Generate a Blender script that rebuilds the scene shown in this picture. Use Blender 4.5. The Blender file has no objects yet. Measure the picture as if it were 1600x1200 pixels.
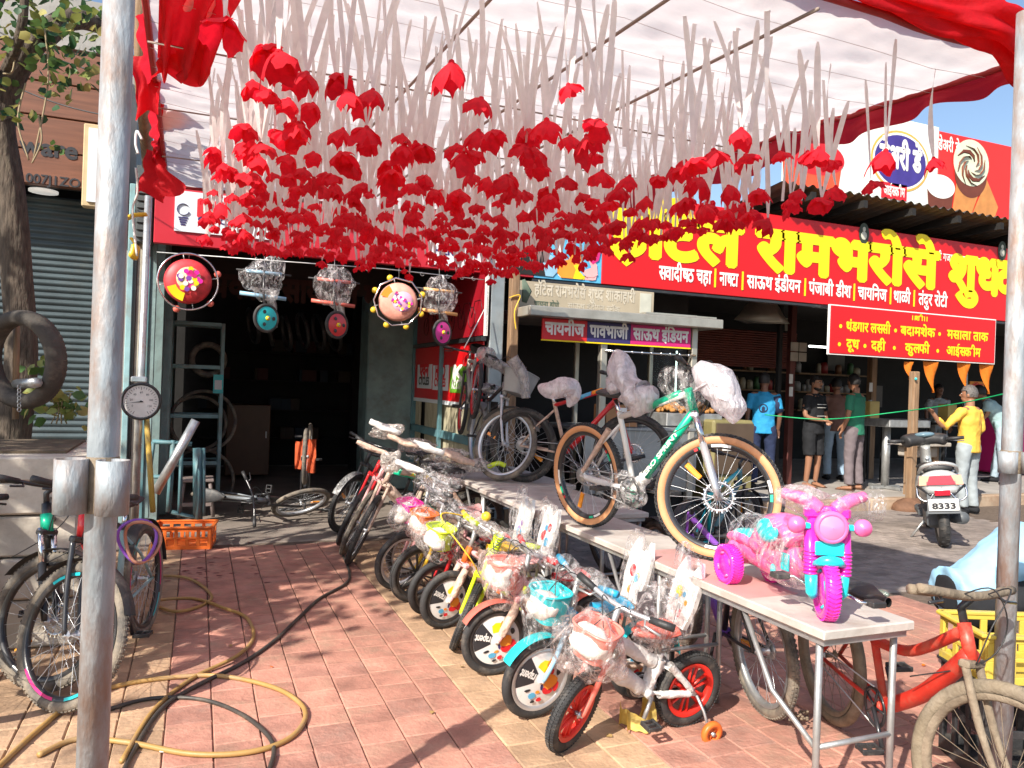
import bpy, bmesh, math, random
from mathutils import Vector, Matrix, Euler, noise
R = math.radians
PI = math.pi
sc = bpy.context.scene
col = sc.collection

# ------------------------------------------------------------------ camera
H = 1.6                       # eye height
FPX = 1200.0                  # focal length in pixels of the 1600 px wide photograph
AZ = R(22.2)                  # the shop fronts run along X, the view turns 22 degrees from +Y to +X
ROLL = R(2.0)
cF = Vector((math.sin(AZ), math.cos(AZ), 0)); cR0 = Vector((math.cos(AZ), -math.sin(AZ), 0)); cU0 = Vector((0, 0, 1))
cR = cR0*math.cos(ROLL) + cU0*math.sin(ROLL)
cU = cU0*math.cos(ROLL) - cR0*math.sin(ROLL)
cam_d = bpy.data.cameras.new('camera'); cam = bpy.data.objects.new('camera', cam_d); col.objects.link(cam)
cam.matrix_world = Matrix.Translation((0, 0, H)) @ Matrix((cR, cU, -cF)).transposed().to_4x4()
cam_d.sensor_width = 36; cam_d.lens = 36*FPX/1600; cam_d.clip_end = 600; cam_d.clip_start = .05
sc.camera = cam

# ------------------------------------------------------------------ light
SUN_EL = R(37); HX, HY = .82, .57          # shadows fall towards +X and +Y
w = bpy.data.worlds.new('World'); sc.world = w; w.use_nodes = True
nt = w.node_tree; bg = nt.nodes['Background']
sky = nt.nodes.new('ShaderNodeTexSky'); sky.sky_type = 'NISHITA'; sky.sun_disc = False
sky.sun_elevation = SUN_EL; sky.sun_rotation = math.atan2(-HX, -HY); sky.air_density = 1.0; sky.dust_density = 1.5; sky.ozone_density = 1.5
nt.links.new(sky.outputs[0], bg.inputs[0]); bg.inputs[1].default_value = .12
sd = bpy.data.lights.new('sun', 'SUN'); sd.energy = 4.6; sd.angle = R(.55); sd.color = (1, .93, .82)
so = bpy.data.objects.new('sun', sd); col.objects.link(so)
sv = Vector((-HX*math.cos(SUN_EL), -HY*math.cos(SUN_EL), math.sin(SUN_EL)))
so.rotation_euler = sv.to_track_quat('Z', 'Y').to_euler(); so.location = (-20, -12, 20)
sc.view_settings.view_transform = 'Standard'; sc.view_settings.look = 'None'
sc.view_settings.exposure = .72; sc.view_settings.gamma = 1; sc.view_settings.use_curve_mapping = False
sc.cycles.max_bounces = 8; sc.cycles.transparent_max_bounces = 24; sc.cycles.diffuse_bounces = 4
sc.cycles.glossy_bounces = 3; sc.cycles.transmission_bounces = 4; sc.cycles.use_denoising = True
sc.cycles.caustics_reflective = False; sc.cycles.caustics_refractive = False

# ------------------------------------------------------------------ photo geometry -> places in the world
def ray(u, v):
    return cF + cR*((u-800)/FPX) + cU*((600-v)/FPX)
def onZ(u, v, z=0):
    d = ray(u, v); return Vector((0, 0, H)) + d*((z-H)/d.z)
def onY(u, v, Y):
    d = ray(u, v); return Vector((0, 0, H)) + d*(Y/d.y)
def onX(u, v, X):
    d = ray(u, v); return Vector((0, 0, H)) + d*(X/d.x)
def atD(u, v, D):
    return Vector((0, 0, H)) + ray(u, v)*D

# ------------------------------------------------------------------ materials
MATS = {}
def _nodes(name):
    m = bpy.data.materials.new(name); m.use_nodes = True
    return m, m.node_tree, m.node_tree.nodes['Principled BSDF']
def _coord(nt):
    tc = nt.nodes.new('ShaderNodeTexCoord'); oi = nt.nodes.new('ShaderNodeObjectInfo')
    ml = nt.nodes.new('ShaderNodeMath'); ml.operation = 'MULTIPLY'; ml.inputs[1].default_value = 37.0
    ad = nt.nodes.new('ShaderNodeVectorMath'); ad.operation = 'ADD'
    nt.links.new(oi.outputs['Random'], ml.inputs[0]); nt.links.new(tc.outputs['Object'], ad.inputs[0]); nt.links.new(ml.outputs[0], ad.inputs[1])
    return ad.outputs[0], oi
def mat(name, c, rough=.6, metal=0., var=.15, scale=6., bump=0., bscale=60., dirt=0., dirtc=(.30, .25, .19), stretch=(1, 1, 1), trans=0., emit=0., coat=0., objvar=0., stain=0.):
    if name in MATS: return MATS[name]
    m, nt, p = _nodes(name)
    L = nt.links; N = nt.nodes
    co, oi = _coord(nt)
    mp = N.new('ShaderNodeVectorMath'); mp.operation = 'MULTIPLY'; mp.inputs[1].default_value = stretch; L.new(co, mp.inputs[0]); co = mp.outputs[0]
    n1 = N.new('ShaderNodeTexNoise'); n1.inputs['Scale'].default_value = scale; n1.inputs['Detail'].default_value = 6; L.new(co, n1.inputs['Vector'])
    mr = N.new('ShaderNodeMapRange'); mr.inputs['From Min'].default_value = .3; mr.inputs['From Max'].default_value = .7
    mr.inputs['To Min'].default_value = 1-var; mr.inputs['To Max'].default_value = 1+var; L.new(n1.outputs[0], mr.inputs['Value'])
    out = mr.outputs[0]
    if objvar:
        m2 = N.new('ShaderNodeMapRange'); m2.inputs['To Min'].default_value = 1-objvar; m2.inputs['To Max'].default_value = 1+objvar
        L.new(oi.outputs['Random'], m2.inputs['Value'])
        mu = N.new('ShaderNodeMath'); mu.operation = 'MULTIPLY'; L.new(out, mu.inputs[0]); L.new(m2.outputs[0], mu.inputs[1]); out = mu.outputs[0]
    vm = N.new('ShaderNodeVectorMath'); vm.operation = 'SCALE'; vm.inputs[0].default_value = c[:3]; L.new(out, vm.inputs['Scale'])
    base = vm.outputs[0]
    if dirt:
        n2 = N.new('ShaderNodeTexNoise'); n2.inputs['Scale'].default_value = scale*.6+1.3; n2.inputs['Detail'].default_value = 8; n2.inputs['Roughness'].default_value = .7; L.new(co, n2.inputs['Vector'])
        r2 = N.new('ShaderNodeMapRange'); r2.inputs['From Min'].default_value = .62-dirt*.35; r2.inputs['From Max'].default_value = .78-dirt*.2; r2.inputs['To Max'].default_value = min(1, .35+dirt)
        L.new(n2.outputs[0], r2.inputs['Value'])
        mx = N.new('ShaderNodeMix'); mx.data_type = 'RGBA'; L.new(r2.outputs[0], mx.inputs['Factor']); L.new(base, mx.inputs['A']); mx.inputs['B'].default_value = (*dirtc, 1); base = mx.outputs['Result']
    if stain:                                             # grime patches that run across neighbouring pieces
        ge = N.new('ShaderNodeNewGeometry'); n4 = N.new('ShaderNodeTexNoise'); n4.inputs['Scale'].default_value = 1.6; n4.inputs['Detail'].default_value = 9; n4.inputs['Roughness'].default_value = .72; n4.inputs['Distortion'].default_value = .6; L.new(ge.outputs['Position'], n4.inputs['Vector'])
        r4 = N.new('ShaderNodeMapRange'); r4.inputs['From Min'].default_value = .36; r4.inputs['From Max'].default_value = .62; r4.inputs['To Min'].default_value = 1-stain; r4.inputs['To Max'].default_value = 1+stain*.25; L.new(n4.outputs[0], r4.inputs['Value'])
        v4 = N.new('ShaderNodeVectorMath'); v4.operation = 'SCALE'; L.new(base, v4.inputs[0]); L.new(r4.outputs[0], v4.inputs['Scale']); base = v4.outputs[0]
    L.new(base, p.inputs['Base Color'])
    p.inputs['Roughness'].default_value = rough; p.inputs['Metallic'].default_value = metal
    if coat: p.inputs['Coat Weight'].default_value = coat; p.inputs['Coat Roughness'].default_value = .12
    if bump:
        n3 = N.new('ShaderNodeTexNoise'); n3.inputs['Scale'].default_value = bscale; n3.inputs['Detail'].default_value = 5; L.new(co, n3.inputs['Vector'])
        b = N.new('ShaderNodeBump'); b.inputs['Strength'].default_value = bump; b.inputs['Distance'].default_value = .01; L.new(n3.outputs[0], b.inputs['Height']); L.new(b.outputs[0], p.inputs['Normal'])
    if emit:
        L.new(base, p.inputs['Emission Color']); p.inputs['Emission Strength'].default_value = emit
    if trans:
        out = N['Material Output']; ts = N.new('ShaderNodeBsdfTranslucent'); L.new(base, ts.inputs[0]); ms = N.new('ShaderNodeMixShader'); ms.inputs[0].default_value = trans
        L.new(p.outputs[0], ms.inputs[1]); L.new(ts.outputs[0], ms.inputs[2]); L.new(ms.outputs[0], out.inputs[0])
    MATS[name] = m; return m
def film(name, tint=(.9, .88, .88), lo=.12, hi=.6, scale=9., rough=.18, edge=(.50, .60), stretch=(1, 1, 1)):
    if name in MATS: return MATS[name]
    m, nt, p = _nodes(name); N = nt.nodes; L = nt.links
    co, oi = _coord(nt)
    mp = N.new('ShaderNodeVectorMath'); mp.operation = 'MULTIPLY'; mp.inputs[1].default_value = stretch; L.new(co, mp.inputs[0]); co = mp.outputs[0]
    n1 = N.new('ShaderNodeTexNoise'); n1.inputs['Scale'].default_value = scale; n1.inputs['Detail'].default_value = 7; n1.inputs['Roughness'].default_value = .65; n1.inputs['Distortion'].default_value = 2.2; L.new(co, n1.inputs['Vector'])
    mr = N.new('ShaderNodeMapRange'); mr.inputs['From Min'].default_value = edge[0]; mr.inputs['From Max'].default_value = edge[1]; mr.inputs['To Min'].default_value = lo; mr.inputs['To Max'].default_value = hi; L.new(n1.outputs[0], mr.inputs['Value'])
    n3 = N.new('ShaderNodeTexNoise'); n3.inputs['Scale'].default_value = scale*3; n3.inputs['Detail'].default_value = 4; n3.inputs['Distortion'].default_value = 2; L.new(co, n3.inputs['Vector'])
    b = N.new('ShaderNodeBump'); b.inputs['Strength'].default_value = .9; b.inputs['Distance'].default_value = .02; L.new(n3.outputs[0], b.inputs['Height'])
    tr = N.new('ShaderNodeBsdfTransparent'); tr.inputs[0].default_value = (.95, .94, .94, 1)
    df = N.new('ShaderNodeBsdfDiffuse'); df.inputs[0].default_value = (*tint, 1); tl = N.new('ShaderNodeBsdfTranslucent'); tl.inputs[0].default_value = (*tint, 1)
    gl = N.new('ShaderNodeBsdfGlossy'); gl.inputs['Roughness'].default_value = rough; gl.inputs[0].default_value = (1, 1, 1, 1)
    for x in (df, tl, gl): L.new(b.outputs[0], x.inputs['Normal'])
    m1 = N.new('ShaderNodeMixShader'); m1.inputs[0].default_value = .45; L.new(df.outputs[0], m1.inputs[1]); L.new(tl.outputs[0], m1.inputs[2])
    m2 = N.new('ShaderNodeMixShader'); m2.inputs[0].default_value = .25; L.new(m1.outputs[0], m2.inputs[1]); L.new(gl.outputs[0], m2.inputs[2])
    m3 = N.new('ShaderNodeMixShader'); L.new(mr.outputs[0], m3.inputs[0]); L.new(tr.outputs[0], m3.inputs[1]); L.new(m2.outputs[0], m3.inputs[2])
    L.new(m3.outputs[0], N['Material Output'].inputs[0]); MATS[name] = m; return m

steel = mat('galvanised_steel', (.62, .65, .67), .38, .85, .22, 9, .15, 50, .32, (.40, .30, .22))
steel_d = mat('dull_steel', (.45, .46, .46), .45, .7, .2, 12, .1, 60, .2, (.3, .24, .18))
chrome = mat('chrome', (.75, .76, .78), .16, 1, .05)
alu = mat('silver_paint', (.55, .57, .6), .3, .6, .1, 10, 0, 60, .1)
black_m = mat('black_paint', (.025, .025, .028), .32, 0, .2, 10, 0, 60, .12, (.2, .17, .14), coat=.3)
black_p = mat('black_plastic', (.03, .03, .032), .5, 0, .25, 12, .2, 120, .22, (.22, .19, .16))
rubber = mat('tyre_rubber', (.035, .035, .036), .72, 0, .3, 14, .25, 160, .3, (.20, .17, .14))
rubber_d = mat('dusty_tyre_rubber', (.10, .09, .08), .85, 0, .3, 10, .35, 120, .6, (.30, .25, .19))
tanwall = mat('tan_tyre_wall', (.62, .30, .14), .6, 0, .1, 10, .1, 90)
white_p = mat('white_paint', (.78, .78, .76), .35, 0, .06, 8, 0, 60, .08, coat=.3)
red_p = mat('red_paint', (.60, .02, .025), .28, 0, .12, 8, coat=.4)
coral_p = mat('coral_paint', (.72, .16, .12), .35, 0, .1, 8)
orange_p = mat('orange_plastic', (.78, .17, .03), .4, 0, .12, 8, .05, 60, .1)
amber = mat('amber_reflector', (.9, .32, .02), .15, 0, .1, 40, coat=.5)
redref = mat('red_lens', (.6, .01, .03), .12, 0, .1, 40, coat=.6)
pink_l = mat('pale_pink_paint', (.82, .42, .42), .4, 0, .1)
pink_h = mat('hot_pink_plastic', (.92, .03, .42), .3, 0, .08, 5, coat=.3)
cyan_p = mat('turquoise_plastic', (.02, .55, .60), .35, 0, .08, 5, coat=.2)
blue_p = mat('blue_paint', (.02, .36, .62), .35, 0, .1, coat=.3)
sky_p = mat('pale_blue_paint', (.28, .50, .66), .4, 0, .15)
lime_p = mat('lime_paint', (.62, .80, .02), .35, 0, .1, coat=.3)
yellow_p = mat('yellow_paint', (.85, .55, .04), .38, 0, .12)
green_p = mat('green_paint', (.0, .50, .28), .35, 0, .1, coat=.3)
teal_p = mat('dull_teal_paint', (.10, .22, .25), .55, 0, .25, 5, .15, 60, .3, (.18, .16, .13))
teal_l = mat('light_teal_paint', (.25, .42, .45), .5, 0, .25, 5, .1, 60, .3, (.25, .2, .15))
purple_p = mat('purple_paint', (.22, .07, .42), .4, 0, .1)
wrapm = mat('bubble_wrap_sleeve', (.68, .50, .40), .35, 0, .25, 26, .9, 70, .1, (.8, .72, .66), trans=.15)
wrapw = mat('white_foam_sleeve', (.78, .76, .74), .4, 0, .15, 20, .8, 60, .1, (.6, .5, .42), trans=.15)
filmm = film('clear_plastic_film', (.92, .90, .90), .05, .55, 13, .12, (.48, .60), (1, 1, .55))
filmp = film('pinkish_plastic_film', (.95, .84, .80), .07, .6, 12, .12, (.46, .60), (1, 1, .55))
milky = film('milky_plastic_bag', (.93, .90, .95), .45, .9, 7, .3, (.36, .60), (1, 1, .45))
greyfilm = film('dusty_plastic_film', (.46, .46, .46), .3, .85, 10, .3, (.4, .6), (1, 1, .5))
cloth_red = mat('red_flower_cloth', (.86, .012, .035), .75, 0, .12, 30, .3, 200, trans=.5, objvar=.12)
ribbonm = mat('white_ribbon', (.88, .84, .82), .45, 0, .08, 20, .2, 120, trans=.55)
drape = mat('red_drape_cloth', (.78, .012, .025), .65, 0, .12, 12, .4, 60, trans=.62)
concrete = mat('concrete', (.42, .38, .33), .85, 0, .22, 3, .5, 30, .35, (.25, .21, .17))
concrete_l = mat('pale_concrete', (.52, .47, .40), .85, 0, .2, 4, .5, 26, .3, (.33, .28, .22))
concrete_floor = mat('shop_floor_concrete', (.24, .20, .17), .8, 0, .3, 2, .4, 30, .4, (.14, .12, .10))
plaster_t = mat('teal_wall_plaster', (.20, .29, .29), .8, 0, .25, 4, .4, 20, .35, (.13, .13, .12))
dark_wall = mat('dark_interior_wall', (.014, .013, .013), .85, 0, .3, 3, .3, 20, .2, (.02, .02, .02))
brown_w = mat('brown_wood_panel', (.18, .072, .04), .5, 0, .25, 3, .1, 40, 0, stretch=(.6, 1, 9))
board_w = mat('weathered_cream_board', (.42, .38, .26), .8, 0, .22, 5, .3, 40, .3, (.26, .2, .14), stretch=(4, 4, .7))
old_wood = mat('old_brown_wood', (.26, .16, .09), .8, 0, .3, 5, .5, 30, .25, stretch=(5, 5, .6))
shutter_m = mat('grey_green_shutter', (.06, .085, .095), .5, .2, .2, 3, .1, 30, .2, (.1, .1, .09))
sign_red = mat('red_sign_vinyl', (.62, .008, .012), .38, 0, .06, 1.2)
sign_red2 = mat('crimson_sign_vinyl', (.50, .02, .035), .4, 0, .08, 1.2)
sign_white = mat('white_sign_vinyl', (.72, .76, .80), .4, 0, .04, 2)
print_white = mat('white_print', (.88, .86, .82), .5, 0, .03)
print_yellow = mat('yellow_print', (.95, .72, .01), .5, 0, .03)
print_black = mat('black_print', (.03, .03, .035), .5, 0, .03)
print_red = mat('red_print', (.7, .02, .03), .5, 0, .03)
print_navy = mat('navy_print', (.04, .03, .14), .5, 0, .03)
print_green = mat('green_print', (.16, .42, .03), .5, 0, .03)
print_magenta = mat('magenta_print', (.62, .02, .18), .5, 0, .03)
print_blue = mat('blue_print', (.10, .42, .68), .5, 0, .15)
print_orange = mat('orange_print', (.9, .30, .03), .5, 0, .1)
saffron = mat('saffron_cloth', (.95, .25, .02), .7, 0, .1, 10, trans=.4)
table_top_m = mat('worn_pale_table_board', (.50, .46, .42), .6, 0, .18, 5, .3, 30, .35, (.36, .27, .22))
fabric_r = mat('worn_red_enamel', (.62, .035, .02), .42, 0, .2, 9, .15, 40, .42, (.45, .18, .12))
mud = mat('rusty_muddy_metal', (.22, .17, .12), .85, .1, .3, 14, .6, 60, .5, (.32, .26, .19))
glass_m = film('thin_glass', (.5, .5, .5), .03, .08, 2, .05)

# ------------------------------------------------------------------ mesh builder
class MB:
    def __init__(s, m=None):
        s.V = []; s.F = []; s.I = []; s.S = []; s.ms = []; s.ci = 0; s.sm = True
        if m: s.m(m)
    def m(s, m):
        if m not in s.ms: s.ms.append(m)
        s.ci = s.ms.index(m); return s
    def smooth(s, b): s.sm = b; return s
    def face(s, f, sm=None):
        s.F.append(tuple(f)); s.I.append(s.ci); s.S.append(s.sm if sm is None else sm)
    def add(s, vs, fs, M=None, sm=None):
        b = len(s.V)
        for v in vs:
            v = Vector(v); s.V.append(M @ v if M is not None else v)
        for f in fs: s.face([b+i for i in f], sm)
        return s
    def box(s, c, d, M=None, bev=0.):
        x, y, z = d[0]/2, d[1]/2, d[2]/2; c = Vector(c)
        if not bev:
            vs = [c+Vector((sx*x, sy*y, sz*z)) for sz in (-1, 1) for sy in (-1, 1) for sx in (-1, 1)]
            return s.add(vs, [(0, 2, 3, 1), (4, 5, 7, 6), (0, 1, 5, 4), (2, 6, 7, 3), (0, 4, 6, 2), (1, 3, 7, 5)], M, False)
        b = min(bev, x*.49, y*.49, z*.49); vs = []; ix = {}
        for sx in (-1, 1):
            for sy in (-1, 1):
                for sz in (-1, 1):
                    for k in range(3):
                        p = [sx*(x-b), sy*(y-b), sz*(z-b)]; p[k] = (sx*x, sy*y, sz*z)[k]
                        ix[(sx, sy, sz, k)] = len(vs); vs.append(c+Vector(p))
        fs = []
        for k in range(3):
            a, b2 = [(1, 2), (2, 0), (0, 1)][k]
            for sg in (-1, 1):
                q = []
                for (p, r) in ((-1, -1), (1, -1), (1, 1), (-1, 1)):
                    t = [0, 0, 0]; t[k] = sg; t[a] = p; t[b2] = r; q.append(ix[(*t, k)])
                fs.append(q if sg > 0 else q[::-1])
        for k in range(3):
            a, b2 = [(1, 2), (2, 0), (0, 1)][k]
            for p in (-1, 1):
                for r in (-1, 1):
                    t1 = [0, 0, 0]; t1[a] = p; t1[b2] = r; t2 = list(t1); t1[k] = -1; t2[k] = 1
                    fs.append([ix[(*t1, a)], ix[(*t2, a)], ix[(*t2, b2)], ix[(*t1, b2)]] if p*r > 0 else [ix[(*t1, b2)], ix[(*t2, b2)], ix[(*t2, a)], ix[(*t1, a)]])
        for sx in (-1, 1):
            for sy in (-1, 1):
                for sz in (-1, 1):
                    q = [ix[(sx, sy, sz, k)] for k in range(3)]; fs.append(q if sx*sy*sz > 0 else q[::-1])
        return s.add(vs, fs, M, False)
    def tube(s, pts, r, n=8, caps=True, closed=False, M=None, sm=None, flat=None, tw=0.):
        pts = [Vector(p) for p in pts]; k = len(pts)
        if not isinstance(r, (list, tuple)): r = [r]*k
        if len(r) != k:                                   # spread the given radii evenly along the path
            rs = [q if isinstance(q, (list, tuple)) else (q, q*(flat or 1)) for q in r]; r = []
            for i in range(k):
                x = i/(k-1)*(len(rs)-1); a = min(int(x), len(rs)-2) if len(rs) > 1 else 0; b = min(a+1, len(rs)-1); f = x-a
                r.append((rs[a][0]*(1-f)+rs[b][0]*f, rs[a][1]*(1-f)+rs[b][1]*f))
        t = []
        for i in range(k):
            a = pts[(i-1) % k] if (closed or i > 0) else pts[i]; b = pts[(i+1) % k] if (closed or i < k-1) else pts[i]
            d = (b-a); t.append(d.normalized() if d.length > 1e-9 else Vector((0, 0, 1)))
        up = Vector((0, 0, 1)) if abs(t[0].z) < .9 else Vector((0, 1, 0))
        x = t[0].cross(up).normalized(); vs = []; fs = []
        for i in range(k):
            x = (x - t[i]*x.dot(t[i])).normalized(); y = t[i].cross(x)
            ri = r[i]; rx, ry = ri if isinstance(ri, (list, tuple)) else (ri, ri*(flat or 1))
            for j in range(n):
                a = 2*PI*j/n+tw*i; vs.append(pts[i]+x*(math.cos(a)*rx)+y*(math.sin(a)*ry))
        for i in range(k if closed else k-1):
            for j in range(n):
                a = i*n+j; b = i*n+(j+1) % n; c = ((i+1) % k)*n; fs.append((a, c+j, c+(j+1) % n, b)[::-1])
        if caps and not closed:
            fs.append(tuple(range(n))[::-1]); fs.append(tuple(range((k-1)*n, k*n)))
        return s.add(vs, fs, M, sm)
    def lathe(s, prof, M=None, n=24, closed=False, caps=False, sm=None):      # prof of (radius, height) about local Z
        vs = []; fs = []; k = len(prof)
        for (r, h) in prof:
            for j in range(n):
                a = 2*PI*j/n; vs.append((r*math.cos(a), r*math.sin(a), h))
        for i in range(k if closed else k-1):
            for j in range(n):
                c = (i+1) % k; fs.append((i*n+j, i*n+(j+1) % n, c*n+(j+1) % n, c*n+j))
        if caps: fs.append(tuple(range(n))[::-1]); fs.append(tuple(range((k-1)*n, k*n)))
        return s.add(vs, fs, M, sm)
    def ball(s, c, r, M=None, nu=12, nv=8):
        rx, ry, rz = r if isinstance(r, (list, tuple)) else (r, r, r); c = Vector(c)
        vs = [c+Vector((0, 0, -rz))]; fs = []
        for i in range(1, nv):
            a = -PI/2+PI*i/nv
            for j in range(nu): b = 2*PI*j/nu; vs.append(c+Vector((rx*math.cos(a)*math.cos(b), ry*math.cos(a)*math.sin(b), rz*math.sin(a))))
        vs.append(c+Vector((0, 0, rz))); T = len(vs)-1
        for j in range(nu):
            q = (j+1) % nu; fs.append((0, 1+q, 1+j)); fs.append((T, T-nu+j, T-nu+q))
            for i in range(nv-2): a = 1+i*nu; fs.append((a+j, a+q, a+nu+q, a+nu+j))
        return s.add(vs, fs, M)
    def ext(s, poly, h0, h1, M=None, sm=False):       # 2D outline (ccw) between two heights
        n = len(poly); vs = [(p[0], p[1], h0) for p in poly]+[(p[0], p[1], h1) for p in poly]
        fs = [tuple(range(n))[::-1], tuple(range(n, 2*n))]+[(i, (i+1) % n, n+(i+1) % n, n+i) for i in range(n)]
        return s.add(vs, fs, M, sm)
    def grid(s, fn, nu, nv, M=None, sm=True):
        vs = [fn(i/nu, j/nv) for j in range(nv+1) for i in range(nu+1)]
        fs = [(j*(nu+1)+i, j*(nu+1)+i+1, (j+1)*(nu+1)+i+1, (j+1)*(nu+1)+i) for j in range(nv) for i in range(nu)]
        return s.add(vs, fs, M, sm)
    def mesh(s, name, inv=None):
        me = bpy.data.meshes.new(name)
        me.from_pydata([inv @ v for v in s.V] if inv is not None else s.V, [], s.F)
        for m in s.ms: me.materials.append(m)
        me.polygons.foreach_set('material_index', s.I); me.polygons.foreach_set('use_smooth', s.S)
        me.update(); return me
    def build(s, name, parent=None, local=False, basis=None, label=None):
        inv = None if (local or parent is None) else WM[parent.name].inverted()
        o = bpy.data.objects.new(name, s.mesh(name, inv)); col.objects.link(o)
        if parent is not None: o.parent = parent
        if basis is not None: o.matrix_basis = basis
        WM[o.name] = (WM[parent.name] if parent is not None else Matrix()) @ (basis if basis is not None else Matrix())
        if label: o['label'] = label
        return o
WM = {}
def tag(o, label=None, cat=None, group=None, kind=None):
    if label: o['label'] = label
    if cat: o['category'] = cat
    if group: o['group'] = group
    if kind: o['kind'] = kind
    return o
def thing(name, label, cat, loc=(0, 0, 0), rot=(0, 0, 0), group=None, M=None):
    o = bpy.data.objects.new(name, None); col.objects.link(o); o.empty_display_size = .1
    M = M if M is not None else Matrix.Translation(Vector(loc)) @ Euler(rot).to_matrix().to_4x4()
    o.matrix_basis = M; WM[o.name] = M
    return tag(o, label, cat, group)
def place(me, name, parent, basis=None, label=None):           # another object on a shared mesh
    o = bpy.data.objects.new(name, me); col.objects.link(o); o.parent = parent
    if basis is not None: o.matrix_basis = basis
    WM[o.name] = WM[parent.name] @ (basis if basis is not None else Matrix())
    if label: o['label'] = label
    return o
def copy_tree(o, parent=None):
    c = o.copy(); col.objects.link(c); c.parent = parent
    WM[c.name] = WM.get(o.name, Matrix())
    for ch in list(o.children): copy_tree(ch, c)
    return c
def TR(x, y=None, z=None): return Matrix.Translation((x, y, z) if y is not None else x)
def RX(a): return Matrix.Rotation(a, 4, 'X')
def RY(a): return Matrix.Rotation(a, 4, 'Y')
def RZ(a): return Matrix.Rotation(a, 4, 'Z')
def SC(x, y, z): return Matrix.Diagonal((x, y, z, 1))
def nz(p, s=1.): return noise.noise(Vector(p)*s)
def arc(c, r, a0, a1, n, ax='XZ'):
    o = []
    for i in range(n+1):
        a = a0+(a1-a0)*i/n; x = r*math.cos(a); z = r*math.sin(a)
        o.append(Vector((c[0]+x, c[1], c[2]+z)) if ax == 'XZ' else Vector((c[0]+x, c[1]+z, c[2])))
    return o
def smoothp(pts, n=6):                                       # Catmull-Rom through the points
    pts = [Vector(p) for p in pts]; o = []
    for i in range(len(pts)-1):
        p0 = pts[max(i-1, 0)]; p1 = pts[i]; p2 = pts[i+1]; p3 = pts[min(i+2, len(pts)-1)]
        for k in range(n):
            t = k/n; o.append(.5*((2*p1)+(p2-p0)*t+(2*p0-5*p1+4*p2-p3)*t*t+(3*p1-p0-3*p2+p3)*t**3))
    o.append(pts[-1]); return o

# ------------------------------------------------------------------ lettering: glyph outlines of the font shipped with Blender, laid out here
_tc = {}
def _raw(s, bold):
    k = (s, bold)
    if k not in _tc:
        c = bpy.data.curves.new('glyph', 'FONT'); c.body = s; c.size = 1; c.offset = bold; c.resolution_u = 3
        o = bpy.data.objects.new('glyph', c)
        me = bpy.data.meshes.new_from_object(o)
        if me is None or len(me.vertices) == 0:
            col.objects.link(o); dg = bpy.context.evaluated_depsgraph_get(); me = bpy.data.meshes.new_from_object(o.evaluated_get(dg))
        vs = [v.co.copy() for v in me.vertices]; fs = [tuple(p.vertices) for p in me.polygons]
        par = list(range(len(vs)))                     # neighbouring glyphs overlap along the head line: step them apart
        def root(i):
            while par[i] != i: par[i] = par[par[i]]; i = par[i]
            return i
        for f in fs:
            for q in f[1:]: par[root(q)] = root(f[0])
        ids = {}
        for i in range(len(vs)): vs[i].z += .0019*(ids.setdefault(root(i), len(ids)) % 4)
        _tc[k] = (vs, fs)
        bpy.data.objects.remove(o); bpy.data.curves.remove(c); bpy.data.meshes.remove(me)
    return _tc[k]
def _clip(vs, fs, xm):                                          # cut away a letter's stem: the half form of a consonant
    bm = bmesh.new(); bv = [bm.verts.new(v) for v in vs]
    for f in fs:
        try: bm.faces.new([bv[i] for i in f])
        except ValueError: pass
    bmesh.ops.bisect_plane(bm, geom=bm.verts[:]+bm.edges[:]+bm.faces[:], plane_co=(xm, 0, 0), plane_no=(1, 0, 0), clear_outer=True)
    bm.verts.index_update(); r = ([v.co.copy() for v in bm.verts], [tuple(v.index for v in f.verts) for f in bm.faces]); bm.free(); return r
def text(mb, s, M, h=1., width=None, bold=.02, align='L', stretch=1.):
    # '~' after a letter = half form, '^' after a letter = subscript ra stroke, text in visual order
    ex = max(0, bold-.012); bold = min(bold, .012)
    runs = []; cur = ''; i = 0
    while i < len(s):
        if i+1 < len(s) and s[i+1] == '~':
            if cur: runs.append((cur, 0)); cur = ''
            runs.append((s[i], 1)); i += 2; continue
        if i+1 < len(s) and s[i+1] == '^':
            if cur: runs.append((cur, 0)); cur = ''
            runs.append((s[i], 2)); i += 2; continue
        cur += s[i]; i += 1
    if cur: runs.append((cur, 0))
    V = []; F = []; x = 0.
    for (t, k) in runs:
        lead = len(t)-len(t.lstrip(' ')); trail = len(t)-len(t.rstrip(' ')); x += .27*lead; t2 = t.strip(' ')
        if not t2: continue
        vs, fs = _raw(t2, bold)
        if not vs: continue
        mx = max(v.x for v in vs); mn = min(v.x for v in vs)
        if k == 1: vs, fs = _clip(vs, fs, mx-.105-bold); mx = max(v.x for v in vs)
        b = len(V); ox = x-min(mn, .03)
        V += [Vector((v.x+ox, v.y, 0)) for v in vs]; F += [tuple(b+q for q in f) for f in fs]
        if k == 2:
            b = len(V); q = ox+mx*.5; V += [Vector((q+a, y, .0008)) for (a, y) in ((0, .28), (.0, .19), (-.2, .0), (-.26, .05))]; F.append((b, b+1, b+2, b+3)[::-1])
        x = ox+mx-(.02 if k == 1 else 0)+.27*trail
    sx = h*stretch
    if width: sx = width/max(x, 1e-6)
    off = {'L': 0, 'C': -x*sx/2, 'R': -x*sx}[align]
    sh = [(0, 0)] if ex <= 0 else [(ex*math.cos(a*PI/4)*(1 if a % 2 == 0 else .8), ex*math.sin(a*PI/4)*(1 if a % 2 == 0 else .8)) for a in range(8)]+[(0, 0)]
    for q, (dx, dy) in enumerate(sh):
        mb.add([Vector(((v.x+dx)*sx+off, (v.y+dy)*h, v.z+.0002*q)) for v in V], F, M, False)
    return x*sx
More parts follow.
